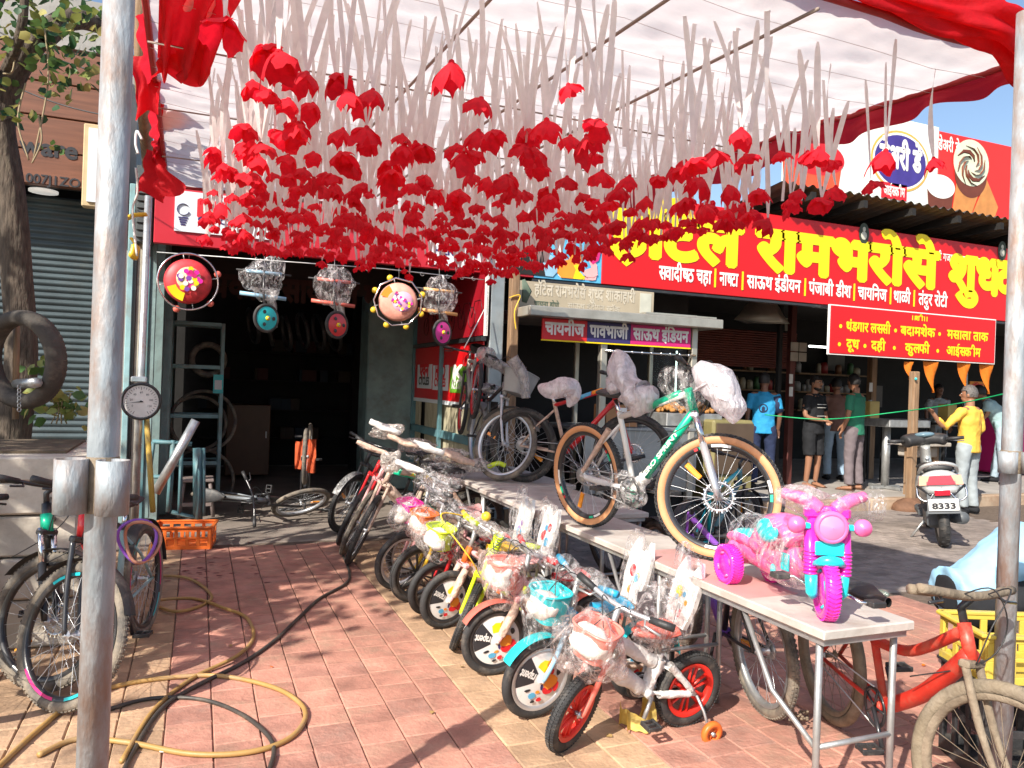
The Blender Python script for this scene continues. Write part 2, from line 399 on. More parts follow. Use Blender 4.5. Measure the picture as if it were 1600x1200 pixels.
def face_Y(p, tilt=0.):                                      # sign frame: local x -> +X, local y -> up, local z -> -Y (towards the street)
    return TR(p) @ RX(R(90)+tilt)
# ================================================================== THE GROUND
rnd = random.Random(5)
g = MB(mat('ground_soil', (.16, .13, .10), .95, 0, .3, 1.2, .5, 20)).box((0, 60, -.55), (400, 400, 1.))
tag(g.build('ground'), kind='structure')
paver_pink = mat('pink_concrete_paver', (.52, .25, .185), .82, 0, .22, 7, .6, 45, .42, (.42, .27, .19), objvar=.16, stain=.26)
paver_rose = mat('rose_concrete_paver', (.46, .225, .17), .82, 0, .26, 7, .6, 45, .4, (.38, .24, .19), objvar=.12, stain=.26)
paver_beige = mat('beige_concrete_paver', (.50, .325, .20), .85, 0, .22, 7, .6, 45, .4, (.33, .22, .15), objvar=.15, stain=.26)
paver_grey = mat('grey_block_paver', (.30, .25, .22), .85, 0, .2, 5, .4, 50, .3, (.2, .17, .15), objvar=.12, stain=.45)
mortar = mat('sandy_joint', (.13, .095, .07), .95, 0, .3, 20, .4, 80)
pave = tag(MB(mortar).box((1.5, 3.6, -.026), (13, 8.2, .030)).build('pavement'), kind='structure')
PS = .2
def paver_mesh(m, sx, sy, name, seed):
    r = random.Random(seed); mb = MB(m); a = sx/2; b = sy/2; c = .0045
    j = lambda: r.uniform(-.0022, .0022)
    top = [(-a+c+j(), -b+c+j(), 0), (a-c+j(), -b+c+j(), 0), (a-c+j(), b-c+j(), 0), (-a+c+j(), b-c+j(), 0)]
    lo = [(-a, -b, -.006), (a, -b, -.006), (a, b, -.006), (-a, b, -.006)]; bt = [(x, y, -.03) for x, y, z in lo]
    mb.add(top+lo+bt, [(0, 1, 2, 3)]+[(4+i, 4+(i+1) % 4, (i+1) % 4, i) for i in range(4)]+[(8+i, 8+(i+1) % 4, 4+(i+1) % 4, 4+i) for i in range(4)], None, False)
    return mb.mesh(name)
cells = []
X0 = -.09
for i in range(-16, 27):
    x = X0+PS*(i+.5)
    for j in range(0, 31):
        y = 1.55+PS*(j+.5)+(.03 if i % 3 == 0 else (-.02 if i % 3 == 1 else .005))
        if y > 7.5: continue
        if x > 3.0 and y > 4.9-.12*(x-3): continue
        m = 0
        if x < X0: m = 2
        elif x < 1.31: m = 0
        elif x < 1.91: m = 2
        else: m = 0
        if m == 0 and rnd.random() < .25: m = 1
        d = x*cF.x+y*cF.y; uu = 800+1200*(x*cR0.x+y*cR0.y)/max(d, .1); vv = 600+1920/max(d, .1)
        vis = d > 1 and -80 < uu < 1700 and vv < 1290
        cells.append((0 if vis else 1, d, x, y, m))
cells.sort()
pm = {m: [paver_mesh([paver_pink, paver_rose, paver_beige][m], PS-.004, PS-.004, 'paver', 10*m+k) for k in range(3)] for m in range(3)}
for n, (v, d, x, y, m) in enumerate(cells[:300]):
    place(rnd.choice(pm[m]), 'paver', pave, TR(x, y, rnd.uniform(-.0015, .0015)) @ Euler((rnd.uniform(-.006, .006), rnd.uniform(-.006, .006), rnd.uniform(-.006, .006))).to_matrix().to_4x4())
rest = MB()
for (v, d, x, y, m) in cells[300:]:
    rest.m([paver_pink, paver_rose, paver_beige][m]); a = PS/2-.0025; h = rnd.uniform(-.0015, .0015); c = .005
    rest.add([(x-a+c, y-a+c, h), (x+a-c, y-a+c, h), (x+a-c, y+a-c, h), (x-a+c, y+a-c, h), (x-a, y-a, h-.008), (x+a, y-a, h-.008), (x+a, y+a, h-.008), (x-a, y+a, h-.008)],
             [(0, 1, 2, 3), (4, 5, 1, 0), (5, 6, 2, 1), (6, 7, 3, 2), (7, 4, 0, 3)], None, False)
tag(rest.build('paver_field', pave), kind='stuff')
# grey interlocking blocks between the table and the hotel kerb
yard = tag(MB(mortar).box((7.2, 6.4, -.028), (10.0, 3.7, .030)).build('block_paving'), kind='structure')
gb = MB(paver_grey); blocks = []
for i in range(0, 70):
    for j in range(0, 32):
        x = 2.95+.1*i+(.05 if j % 2 else 0); y = 4.65+.115*j
        if y < 4.9-.12*(x-3)+.02 or y > 8.02 or x > 9.6: continue
        blocks.append((x*cF.x+y*cF.y, x, y))
blocks.sort()
bmh = [paver_mesh(paver_grey, .196, .106, 'block', 70+k) for k in range(3)]
def bl(x, y): return RZ(R(90))
seen = 0
for i in range(0, 36):
    for j in range(0, 31):
        x = 2.95+.2*i+(.1 if j % 2 else 0); y = 4.70+.11*j
        if y < 4.93-.12*(x-3) or y > 8.0 or x > 9.8: continue
        uu = 800+1200*(x*cR0.x+y*cR0.y)/(x*cF.x+y*cF.y)
        if seen < 280 and 1230 < uu < 1600 and y < 7.0:
            place(rnd.choice(bmh), 'block', yard, TR(x, y, rnd.uniform(-.002, .002)) @ RZ(rnd.uniform(-.01, .01))); seen += 1
        else:
            a = .098; b = .053; h = rnd.uniform(-.002, .002)
            gb.add([(x-a, y-b, h), (x+a, y-b, h), (x+a, y+b, h), (x-a, y+b, h), (x-a, y-b, h-.01), (x+a, y-b, h-.01), (x+a, y+b, h-.01), (x-a, y+b, h-.01)],
                   [(0, 1, 2, 3), (4, 5, 1, 0), (5, 6, 2, 1), (6, 7, 3, 2), (7, 4, 0, 3)], None, False)
tag(gb.build('block_field', yard), kind='stuff')
# concrete floor of the bicycle shop
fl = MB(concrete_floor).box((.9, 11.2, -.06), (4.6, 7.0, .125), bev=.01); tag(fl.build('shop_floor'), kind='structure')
# hotel platform with its kerb stones
PZ = .15
pf = MB(mat('platform_concrete', (.36, .33, .30), .8, 0, .2, 2, .3, 30, .3, (.26, .22, .18))).box((14.2, 12.2, PZ/2-.03), (22.2, 7.9, PZ+.06)); plat = tag(pf.build('platform_floor'), kind='structure')
ks = mat('kerb_stone', (.40, .30, .21), .85, 0, .25, 4, .5, 30, .5, (.30, .17, .10))
for i in range(16):
    L = .92; MB(ks).box((3.6+.95*i, 8.17, PZ/2-.02), (L, .16, PZ+.04+rnd.uniform(0, .008)), bev=.015).build('kerb_stone', plat)

# ================================================================== LEFT NEIGHBOUR SHOP (brown board sign over a roller shutter)
YL = 8.7
root = thing('hardware_shop', 'closed shop left of the bicycle shop with brown wood sign board above grey roller shutter', 'shop', (-2.6, YL, 0))
a = onY(172, 305, YL); zb = 3.36; zt = onY(120, 88, YL).z; xr = a.x
MB(dark_wall).box((-3.9, YL+1.4, 2.4), (5.6, .2, 4.9)).build('back_wall', root)
MB(mat('grey_render_wall', (.32, .31, .29), .85, 0, .2, 3, .3, 30, .2)).box((xr+.11, YL+.75, 2.3), (.22, 1.4, 4.6)).box((-3.9, YL+.7, zt+.3), (5.8, 1.5, .5)).build('wall', root)
for k in range(4):
    hh = (zt-zb)/4
    MB(brown_w).box(((-6.3+xr)/2, YL-.06, zb+hh*(k+.5)), (xr+6.3, .1, hh-.012), bev=.006).build('panel', root)
MB(print_black).box((xr-2.6, YL-.005, (zt+zb)/2), (5, .02, zt-zb)).build('sign_backing', root)
p1 = onY(30, 238, YL-.115); tm = MB(print_black); text(tm, 'ware', face_Y(p1), .24, bold=.03); tm.build('lettering', root)
p1 = onY(40, 284, YL-.115); tm = MB(print_black); text(tm, '007J1ZO', face_Y(p1), .125, bold=.02); tm.build('lettering', root)
lp = onY(68, 300, YL+.1); MB(mat('lamp_glass', (.9, .9, .85), .3, emit=.3)).lathe([(0.001, 0), (.13, 0), (.13, -.02), (.001, -.02)], TR(lp.x, YL+.1, zb-.01), 20).build('ceiling_lamp', root)
sh = MB(shutter_m); n = 46
z0 = .35; z1 = zb-.02
def shf(u, v):
    z = z0+(z1-z0)*v; k = v*n; return Vector((-6.3+(xr+6.3-.05)*u, YL+.32-.022*abs(math.sin(k*PI)), z))
sh.grid(shf, 1, n*6); shut = sh.build('roller_shutter', root)
MB(concrete_l).box((-3.5, YL+.2, .17), (5.2, .6, .34), bev=.01).build('threshold', root)
# small white light box beside the brown sign
q0 = onY(140, 192, YL-.3); q1 = onY(166, 325, YL-.3)
lb = thing('light_box', 'narrow white light box with wooden frame at the right end of brown sign', 'sign', (q0.x, YL-.3, q1.z))
MB(mat('pale_wood_frame', (.55, .42, .24), .6)).box(((q0.x+.12), YL-.22, (q0.z+q1.z)/2), (.34, .12, q0.z-q1.z), bev=.01).build('frame', lb)
MB(sign_white).box(((q0.x+.13), YL-.292, (q0.z+q1.z)/2), (.27, .02, q0.z-q1.z-.09)).build('panel', lb)
# raised planter in which the tree stands
PY = 5.05
pl = thing('planter_wall', 'tall pale concrete planter of stacked slabs round the foot of the tree', 'planter', (-1.6, PY, 0))
zc = [.0, .28, .52, .76, .95, 1.1]
xe = onY(128, 690, PY).x
for k in range(5):
    off = [.0, .03, -.01, .02, .05][k]
    MB(concrete_l).box(((-3.6+xe)/2+off/2, PY+.55, (zc[k]+zc[k+1])/2), (xe+3.6+off, 1.1+off, zc[k+1]-zc[k]-.012), bev=.012).build('slab', pl)
MB(mat('planter_soil', (.12, .09, .06), .95, 0, .3, 14, .8, 40)).box(((-3.6+xe)/2, PY+.6, 1.085), (xe+3.4, .86, .05)).build('soil', pl)

# ================================================================== BICYCLE SHOP
YS = 8.2
ZB = 2.84
bs = thing('bicycle_shop', 'open fronted bicycle shop with dark interior under a red sign board', 'shop', (1, 9, 0))
xl = onY(240, 380, YS).x
ZT = onY(250, 273, YS).z
PX0, PX1, PYY = 2.22, 2.90, 10.9
# walls: left side, back, right pillar, roof
MB(plaster_t).box((xl-.0, 11.5, 1.6), (.16, 5.2, 3.2)).build('side_wall', bs)
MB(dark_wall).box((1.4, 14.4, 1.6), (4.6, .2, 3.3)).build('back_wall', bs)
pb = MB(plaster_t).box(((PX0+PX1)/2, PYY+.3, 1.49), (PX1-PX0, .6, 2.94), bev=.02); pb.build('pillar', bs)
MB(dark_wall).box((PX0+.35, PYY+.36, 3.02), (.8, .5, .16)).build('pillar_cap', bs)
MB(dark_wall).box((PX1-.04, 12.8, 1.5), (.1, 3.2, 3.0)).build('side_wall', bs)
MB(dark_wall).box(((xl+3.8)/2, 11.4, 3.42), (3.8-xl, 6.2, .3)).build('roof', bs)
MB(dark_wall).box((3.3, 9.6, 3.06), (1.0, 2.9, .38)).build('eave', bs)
# lintel band with old painted name in the shade
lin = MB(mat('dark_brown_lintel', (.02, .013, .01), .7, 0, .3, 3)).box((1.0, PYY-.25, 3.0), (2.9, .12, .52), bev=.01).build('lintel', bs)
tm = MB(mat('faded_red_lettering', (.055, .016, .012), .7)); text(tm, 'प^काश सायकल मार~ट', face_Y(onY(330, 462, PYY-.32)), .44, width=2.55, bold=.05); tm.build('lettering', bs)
# front sign board
def board(name, root, x0, x1, zb, zt, y, m, th=.08, frame=None):
    MB(m).box(((x0+x1)/2, y, (zb+zt)/2), (x1-x0, th, zt-zb), bev=.006).build(name, root)
sb = thing('shop_sign', 'long red sign board of the bicycle shop with a white brand panel at its left', 'sign', (xl+2, YS, ZB))
xr2 = onY(835, 440, YS).x-.02
board('board', sb, xl, xr2, ZB, ZT, YS, sign_red2)
w0 = onY(274, 297, YS-.05); w1 = onY(420, 374, YS-.05)
MB(sign_white).box(((w0.x+w1.x)/2, YS-.05, (w0.z+onY(274, 362, YS).z)/2), (w1.x-w0.x, .02, w0.z-onY(274, 362, YS).z)).build('panel', sb)
lx = onY(286, 340, YS-.063)
em = MB(print_navy).tube([lx+Vector((math.cos(a)*.055, -.002, .08+math.sin(a)*.055)) for a in [R(40+i*12) for i in range(26)]], .011, 4, flat=.3)
for k in range(4): em.box(lx+Vector((0, -.002, .0-.022*k)), (.085-.014*k, .004, .012))
em.build('emblem', sb)
tm = MB(print_red); text(tm, 'HERO', face_Y(onY(309, 338, YS-.063)), .24, width=.86, bold=.07); tm.build('lettering', sb)
tm = MB(print_navy); text(tm, 'CYCLES', face_Y(onY(309, 347, YS-.063)), .09, width=.5, bold=.03); tm.build('lettering', sb)
MB(sign_white).box((xr2-.8, YS-.05, 3.05), (.95, .02, .34)).build('panel', sb)
tm = MB(print_navy); text(tm, 'HERO CYCLES', face_Y(Vector((xr2-1.22, YS-.063, 3.0))), .12, width=.8, bold=.04); tm.build('lettering', sb)
# louvred grey box and teal door strips left of the shop
bx = thing('door_post_strips', 'tall teal and white door post strips left of the shop opening', 'door frame', (xl-.3, YS, 0))
for k, (u, wd, m) in enumerate([(199, .055, teal_l), (206, .04, black_m), (214, .06, mat('cream_strip', (.5, .47, .38), .7, 0, .2, 4, .1, 40, .3)), (226, .05, teal_p), (236, .05, plaster_t)]):
    px = onY(u, 560, YS+.25); MB(m).box((px.x, YS+.25+.02*k, 1.72), (wd, .06, 3.44), bev=.006).build('strip', bx)
lo = thing('louvred_box', 'dark louvred sheet metal box on the wall between the two shop signs', 'louvre box', (xl-.25, YS+.1, 2.7))
b0 = onY(213, 255, YS); b1 = onY(247, 378, YS)
MB(mat('dark_grey_sheet', (.09, .10, .10), .6, .2, .2, 5)).box(((b0.x+xl)/2-.01, YS+.16, (b0.z+b1.z)/2), (xl-b0.x-.02, .2, b0.z-b1.z)).build('casing', lo)
for k in range(9): MB(mat('dark_grey_sheet', (.09, .10, .10))).box(((b0.x+xl)/2-.01, YS+.05, b1.z+.06+k*(b0.z-b1.z-.1)/9), (xl-b0.x-.05, .05, .05), bev=.004).build('louvre', lo)
# side wall on the right: red boards over cream planks with a teal rail
XW = 2.92
sw = thing('side_board_wall', 'cream plank side wall with teal rails and red brand boards right of the shop', 'wall', (XW, 9.3, 0))
yq = [10.88-.27*k for k in range(12)]
for k in range(11):
    y0 = yq[k]; top = 1.34
    if k == 1: continue
    MB(board_w).box((XW+.02+rnd.uniform(-.004, .004), y0-.135, top/2), (.03, .258, top-rnd.uniform(0, .03)), bev=.004).build('plank', sw)
MB(dark_wall).box((XW+.08, 9.3, .7), (.02, 3.1, 1.4)).build('backing', sw)
MB(teal_p).box((XW-.03, 9.35, .93), (.05, 3.1, .10), bev=.006).build('rail', sw)
for u in (687,):
    py = onX(u, 640, XW-.05); MB(teal_p).box((XW-.05, py.y, 1.1), (.05, .06, 2.2), bev=.006).build('post', sw)
MB(teal_p).box((XW-.02, 10.86, 1.45), (.07, .07, 2.9), bev=.006).build('post', sw)
fy = Matrix(((0, 0, -1, 0), (-1, 0, 0, 0), (0, 1, 0, 0), (0, 0, 0, 1)))           # local x -> -Y, y -> up, z -> -X
zt1 = onX(700, 560, XW).z
brd = thing('brand_board', 'red board with AVON, HERO and KEYSTO panels low on the side wall', 'sign', (XW, 9.4, 1.3))
MB(sign_red).box((XW-.012, 9.42, (1.36+2.06)/2), (.02, 2.85, .70)).build('board', brd)
MB(sign_white).box((XW-.014, 9.42, 1.335), (.03, 2.85, .05)).build('edge_strip', brd)
def panel_at(u0, u1, v0, v1, m, s1, s2, m1, m2):
    ya = onX(u0, v1, XW-.025).y; yb = onX(u1, v1, XW-.025).y; za = onX(u0, v1, XW-.025).z; zb_ = onX(u0, v0, XW-.025).z
    p = MB(m).box((XW-.026, (ya+yb)/2, (za+zb_)/2), (.008, abs(ya-yb), zb_-za)).build('panel', brd)
    W = abs(ya-yb)
    t = MB(m1); text(t, s1, TR(XW-.033, ya-W*.5, za+(zb_-za)*.52) @ fy, .24, width=W*.62, bold=.06, align='C')
    t.m(m2); text(t, s2, TR(XW-.033, ya-W*.5, za+(zb_-za)*.16) @ fy, .15, width=W*.72, bold=.04, align='C'); t.build('lettering', brd)
panel_at(652, 674, 570, 606, sign_white, 'एवन', 'CYCLES', print_red, print_black)
panel_at(676, 700, 571, 609, sign_white, 'HERO', 'CYCLES', print_red, print_red)
panel_at(703, 729, 573, 613, print_green, 'K', 'KEYSTO', print_white, print_white)
panel_at(733, 745, 574, 616, print_black, 'R', 'ALEIGH'[:2], print_white, print_white)
pr = thing('red_wall_poster', 'large dark red poster with faint bicycles high on the side wall', 'poster', (XW, 9.4, 2.1))
MB(mat('dark_red_vinyl', (.33, .01, .02), .35, 0, .1, 2)).box((XW-.012, 9.35, 2.62), (.02, 2.85, .98)).build('board', pr)
bk = MB(mat('dark_print', (.07, .008, .012), .5))
for i in range(6):
    yy = 10.3-.38*i; bk.tube([Vector((XW-.024, yy+.12*math.cos(a), 2.35+.12*math.sin(a))) for a in [2*PI*q/18 for q in range(18)]], .006, 4, closed=True)
    bk.tube([(XW-.024, yy, 2.35), (XW-.024, yy-.1, 2.53), (XW-.024, yy-.3, 2.53), (XW-.024, yy-.38, 2.35)], .006, 4)
bk.build('printed_bicycles', pr)
MB(print_white).box((XW-.012, 7.95, 2.6), (.03, .05, .96)).build('edge_strip', pr)
MB(black_m).box((XW-.03, 9.4, 2.09), (.06, 2.9, .05)).build('rail', pr)
# steel posts at the junction of the two shops
jp = thing('junction_post', 'grey steel square post at the corner between bicycle shop and hotel', 'post', (XW+.1, YS-.25, 0))
MB(mat('grey_blue_steel', (.33, .38, .40), .45, .5, .2, 5, .1, 50, .2)).box((XW+.12, YS-.2, 1.42), (.16, .1, 2.84), bev=.008).build('post', jp)
MB(old_wood).box((XW+.30, YS-.28, 1.42), (.1, .1, 2.84), bev=.01).build('timber', jp)
MB(yellow_p).tube(smoothp([(XW+.22, YS-.34, 2.55), (XW+.34, YS-.36, 2.58), (XW+.28, YS-.36, 2.4), (XW+.3, YS-.37, 2.2)]), .012, 6, flat=.5).build('yellow_tie', jp)
# ================================================================== HOTEL (restaurant)
hx0 = onY(830, 437, YS).x
HZT = 3.97
ho = thing('restaurant', 'open fronted restaurant with dark interior and corrugated roof on raised platform', 'restaurant', (8, 10, 0))
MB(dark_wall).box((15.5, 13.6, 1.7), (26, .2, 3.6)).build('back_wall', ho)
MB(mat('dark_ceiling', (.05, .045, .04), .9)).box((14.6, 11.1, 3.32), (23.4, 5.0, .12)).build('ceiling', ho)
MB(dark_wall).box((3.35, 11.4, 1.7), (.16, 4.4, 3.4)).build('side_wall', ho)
# corrugated sheet roof, its edge seen from below over the sign
roofm = mat('rusty_corrugated_sheet', (.10, .085, .075), .6, .3, .3, 6, .2, 40, .4, (.16, .09, .05))
rf = MB(roofm); rx0, rx1 = onY(1225, 300, 7.85).x, 16.5
zr = onY(1480, 326, 7.85).z
def rff(u, v, dz=0):
    x = rx0+(rx1-rx0)*u; return Vector((x, 7.85+3.2*v, zr-.35*v+.5*v*0+.022*math.cos(x*2*PI/.16)+dz))
rf.grid(lambda u, v: rff(u, v), 480, 2); rf.grid(lambda u, v: rff(1-u, v, -.012), 480, 2); rf.build('roof_sheet', ho)
for k in range(12): MB(dark_wall).box((rx0+.5+.9*k, 8.7, zr-.12), (.07, 1.7, .1)).build('rafter', ho)
MB(dark_wall).box((13.6, 9.7, 3.75), (20.5, .1, 1.0)).build('gable_wall', ho)
for (u, v0, wd, yy, m) in [(1218, 540, .07, 9.6, dark_wall), (1236, 560, .1, 9.7, mat('dark_red_post', (.11, .03, .025), .6)), (1362, 600, .12, 10.2, old_wood), (1508, 600, .06, 10.0, steel_d)]:
    p = onY(u, v0, yy); MB(m).box((p.x, yy, 1.7), (wd, wd, 3.1), bev=.006).build('post', ho)
p = onY(1160, 515, 10.4)
rs = MB(mat('dark_red_shutter', (.13, .028, .018), .5, .1, .2, 4))
rs.grid(lambda u, v: Vector((p.x-.95+2.1*u, 10.4-.02*abs(math.sin(v*16*PI)), 2.02+.62*v)), 1, 96); rs.build('half_open_shutter', ho)
lm = onY(1192, 480, 9.2)
hd = MB(mat('pale_hood_metal', (.42, .40, .34), .5, .2)); hz = lm.z-.22
hd.tube([(lm.x, 9.2, hz), (lm.x, 9.2, hz+.12), (lm.x, 9.2, hz+.3), (lm.x, 9.2, hz+.42)], [(.52, .36), (.40, .28), (.26, .2), (.20, .16)], 4, tw=0).build('extractor_hood', ho)
# tube light, notices, shelves and clutter inside
p = onY(1282, 542, 11.5); MB(mat('tube_light', (1, .98, .92), .4, emit=3.)).tube([p+Vector((-.28, 0, 0)), p+Vector((.35, 0, 0))], .02, 8).build('tube_light', ho)
p = onY(1249, 548, 9.62)
for (dx, dz) in ((-.10, .06), (.07, .06), (-.10, -.1), (.07, -.1)): MB(mat('notice_paper', (.42, .40, .34), .7)).box((p.x+dx, 9.62, p.z+dz), (.15, .01, .14)).build('notice', ho)
for (u, v, c) in ((1238, 592, (.7, .7, .68)), (1238, 612, (.7, .7, .68)), (1363, 605, (.6, .6, .6))):
    q = onY(u, v, 9.6); MB(mat('small_notice', c, .6)).box((q.x, 9.63, q.z), (.07, .01, .15)).build('notice', ho)
q = onY(1526, 603, 11.0); MB(print_orange).box((q.x, 11, q.z), (.42, .02, .18)).build('orange_panel', ho)
tm = MB(print_red); text(tm, 'हॉटेल', face_Y(q+Vector((-.15, -.02, -.05))), .14, width=.3, bold=.03); tm.build('lettering', ho)
rr = random.Random(8)
shm = [mat('shelf_jar_'+n, c, .4) for n, c in (('steel', (.3, .3, .31)), ('brown', (.22, .1, .05)), ('cream', (.4, .36, .28)), ('red', (.3, .03, .03)), ('green', (.06, .16, .07)))]
for sx, wd, yy in ((4.6, 1.6, 13.2), (7.6, 2.2, 13.1), (10.6, 2.2, 13.2), (13.0, 2.0, 13.2)):
    for zz in (1.25, 1.65, 2.05):
        MB(old_wood).box((sx, yy, zz), (wd, .35, .03)).build('shelf', ho)
        x = sx-wd/2+.1
        while x < sx+wd/2-.1:
            r0 = rr.uniform(.04, .09); h0 = rr.uniform(.12, .28)
            if rr.random() < .7: MB(rr.choice(shm)).lathe([(.001, 0), (r0, 0), (r0, h0*.8), (r0*.6, h0), (.001, h0)], TR(x, yy-.02, zz+.016), 10).build('jar', ho)
            x += r0*2+.04
for (u, v, wd, hh, c) in ((1325, 560, .5, .55, (.12, .11, .1)), (1250, 505, .22, .3, (.25, .24, .2)), (1390, 620, .3, .5, (.1, .08, .07))):
    q = onY(u, v, 13.0); MB(mat('wall_picture_%d' % u, c, .5)).box((q.x, 13.35, q.z), (wd, .03, hh)).build('wall_picture', ho)
# ---- big hotel sign
hs = thing('hotel_sign', 'big red sign with large yellow Devanagari letters over the restaurant front', 'sign', (8, YS, ZB))
hxr = 15.5
hxm = onY(937, 446, YS).x
MB(sign_red).box(((hxm+hxr)/2, YS, (ZB+HZT)/2), (hxr-hxm, .08, HZT-ZB), bev=.006).build('board', hs)
MB(print_blue).box(((hx0+hxm)/2, YS, (ZB+HZT)/2), (hxm-hx0-.004, .08, HZT-ZB), bev=.006).build('picture_panel', hs)
# generic figures in blue and pink cloth on the picture panel
fg = MB(); fz = ZB+.03; fw = hxm-hx0
for k in range(26):
    x = hx0+.06+rr.random()*(fw-.12); z = fz+rr.random()*.75
    fg.m([print_magenta, print_blue, print_orange, sky_p, pink_l, print_white, print_yellow][k % 7])
    n = rr.randint(6, 9); rx = rr.uniform(.05, .13); rz = rr.uniform(.05, .2); a0 = rr.random()*6
    fg.add([(x+rx*math.cos(a0+2*PI*i/n)*rr.uniform(.7, 1.1), YS-.0415-.0006*k, max(fz, z+rz*math.sin(a0+2*PI*i/n))) for i in range(n)][::-1], [tuple(range(n))], None, False)
fg.build('picture', hs)
yf = YS-.046
M0 = face_Y(Vector((0, yf, 0)))
def line(s, u0, v0, u1, h, m, bold, nm='lettering', root=hs, Y=None, name='lettering'):
    Yq = Y if Y is not None else yf
    a = onY(u0, v0, Yq); b = onY(u1, v0+(u1-u0)*.085, Yq)
    t = MB(m); text(t, s, face_Y(a), h, width=b.x-a.x, bold=bold); t.build(name, root); return a
zbig = ZB+.40
t = MB(print_yellow)
x0 = onY(950, 415, yf).x; x1 = onY(1158, 415, yf).x
text(t, 'हॉटेल', face_Y(Vector((x0, yf, zbig))), .80, width=x1-x0, bold=.055); t.build('lettering', hs)
t = MB(print_yellow); x0 = onY(1182, 415, yf).x; x1 = onY(1466, 440, yf).x
text(t, 'रामभरोसे', face_Y(Vector((x0, yf, zbig))), .80, width=x1-x0, bold=.055); t.build('lettering', hs)
t = MB(print_yellow); x0 = onY(1484, 440, yf).x; x1 = onY(1588, 460, yf).x
text(t, 'शुध~द', face_Y(Vector((x0, yf, zbig))), .80, width=x1-x0, bold=.055); t.build('lettering', hs)
zsm = ZB+.13
for (s, u0, u1) in (('स~वादीष~ठ चहा', 1029, 1111), ('नाष~टा', 1124, 1153), ('साऊथ इंडीयन', 1167, 1251), ('पंजाबी डीश', 1264, 1330), ('चायनिज', 1341, 1386), ('थाळी', 1397, 1423), ('तंदुर रोटी', 1436, 1481)):
    xa = onY(u0, 445, yf).x; xb = onY(u1, 450, yf).x; t = MB(print_white)
    s = s.replace('चायनिज', 'चायिनज'); text(t, s, face_Y(Vector((xa, yf, zsm))), .25, width=xb-xa, bold=.03); t.build('lettering', hs)
for u in (1117, 1160, 1258, 1335, 1392, 1429):
    xa = onY(u, 450, yf).x; MB(print_yellow).box((xa, yf, zsm+.08), (.025, .006, .24)).build('divider', hs)
xa = onY(1462, 375, yf).x; xb = onY(1546, 385, yf).x; t = MB(print_white); text(t, 'श^ी गजानन महाराज प^सन~न', face_Y(Vector((xa, yf, HZT-.32))), .17, width=xb-xa, bold=.012); t.build('lettering', hs)
for (u, v) in ((1350, 365), (1566, 392)):
    q = onY(u, v, yf); MB(mat('dark_oval', (.04, .05, .03), .5)).lathe([(.001, 0), (.12, 0)], TR(q.x, yf-.001, q.z) @ SC(.8, 1, 1.25) @ RX(R(90)), 20).build('emblem', hs)
    e = MB(mat('pale_print', (.5, .5, .42), .5)); e.ball((q.x, yf-.003, q.z-.03), (.055, .003, .06)).ball((q.x, yf-.003, q.z+.06), (.03, .003, .035)).build('emblem_figure', hs)
MB(black_m).box(((hx0+hxr)/2, YS+.02, ZB-.025), (hxr-hx0, .1, .03)).build('bottom_rail', hs)
# ---- drinks sign hung under it
YD = YS-.12
d0 = onY(1297, 477, YD); d1 = onY(1552, 565, YD); dzb = onY(1297, 552, YD).z
ds = thing('drinks_sign', 'smaller red hanging sign listing drinks in yellow Devanagari below the big sign', 'sign', (d0.x+1, YD, dzb))
MB(sign_red).box(((d0.x+d1.x)/2, YD, (d0.z+dzb)/2), (d1.x-d0.x, .04, d0.z-dzb), bev=.005).build('board', ds)
MB(print_white).box(((d0.x+d1.x)/2, YD+.004, (d0.z+dzb)/2), (d1.x-d0.x+.03, .03, d0.z-dzb+.03)).build('border', ds)
yd = YD-.023; hgt = d0.z-dzb
def dl(s, u0, u1, f, h=.19):
    xa = onY(u0, 520, yd).x; xb = onY(u1, 525, yd).x; t = MB(print_yellow); text(t, s, face_Y(Vector((xa, yd, dzb+hgt*f))), h, width=xb-xa, bold=.035); t.build('lettering', ds)
dl('।।श^ी।।', 1423, 1448, .84, .10)
dl('थंडगार लस~सी', 1322, 1391, .50); dl('बदामशेक', 1407, 1461, .50); dl('मसाला ताक', 1480, 1544, .50)
dl('दूध', 1323, 1343, .13); dl('दही', 1362, 1384, .13); dl('कुल~फी', 1415, 1453, .13); dl('आईस~क^ीम', 1480, 1533, .13)
for (u, f) in ((1313, .58), (1399, .58), (1468, .58), (1312, .2), (1352, .2), (1398, .2), (1466, .2)):
    xa = onY(u, 525, yd).x; MB(print_yellow).lathe([(.001, 0), (.028, 0)], TR(xa, yd, dzb+hgt*f) @ RX(R(90)), 12).build('dot', ds)
for u in (1328, 1435, 1530): q = onY(u, 480, YD); MB(steel_d).tube([(q.x, YD, d0.z), (q.x, YD, ZB)], .008, 6).build('hook', ds)
# ---- grey-beige banner left of it
YG = YS-.1
g0 = onY(803, 436, YG); g1 = onY(1020, 494, YG); gzb = onY(803, 481, YG).z
gs = thing('faded_banner', 'faded beige banner board hanging over the stall roof with pale lettering', 'banner', (g0.x+.6, YG, gzb))
MB(mat('faded_beige_vinyl', (.42, .36, .26), .5, 0, .15, 2.5)).box(((g0.x+g1.x)/2, YG, (g0.z+gzb)/2-.01), (g1.x-g0.x, .03, g0.z-gzb), bev=.004).build('board', gs)
fa = mat('faded_lettering', (.55, .50, .40), .6)
t = MB(fa); text(t, 'हॉटेल रामभरोसे शुध~द शाकाहारी', face_Y(Vector((g0.x+.25, YG-.018, gzb+.17))), .19, width=(g1.x-g0.x)*.72, bold=.03); t.build('lettering', gs)
t = MB(mat('dark_green_print', (.10, .14, .10), .6)); text(t, 'चायना होणे', face_Y(Vector((g0.x+.25, YG-.018, gzb+.04))), .09, width=.32, bold=.02); t.build('lettering', gs)
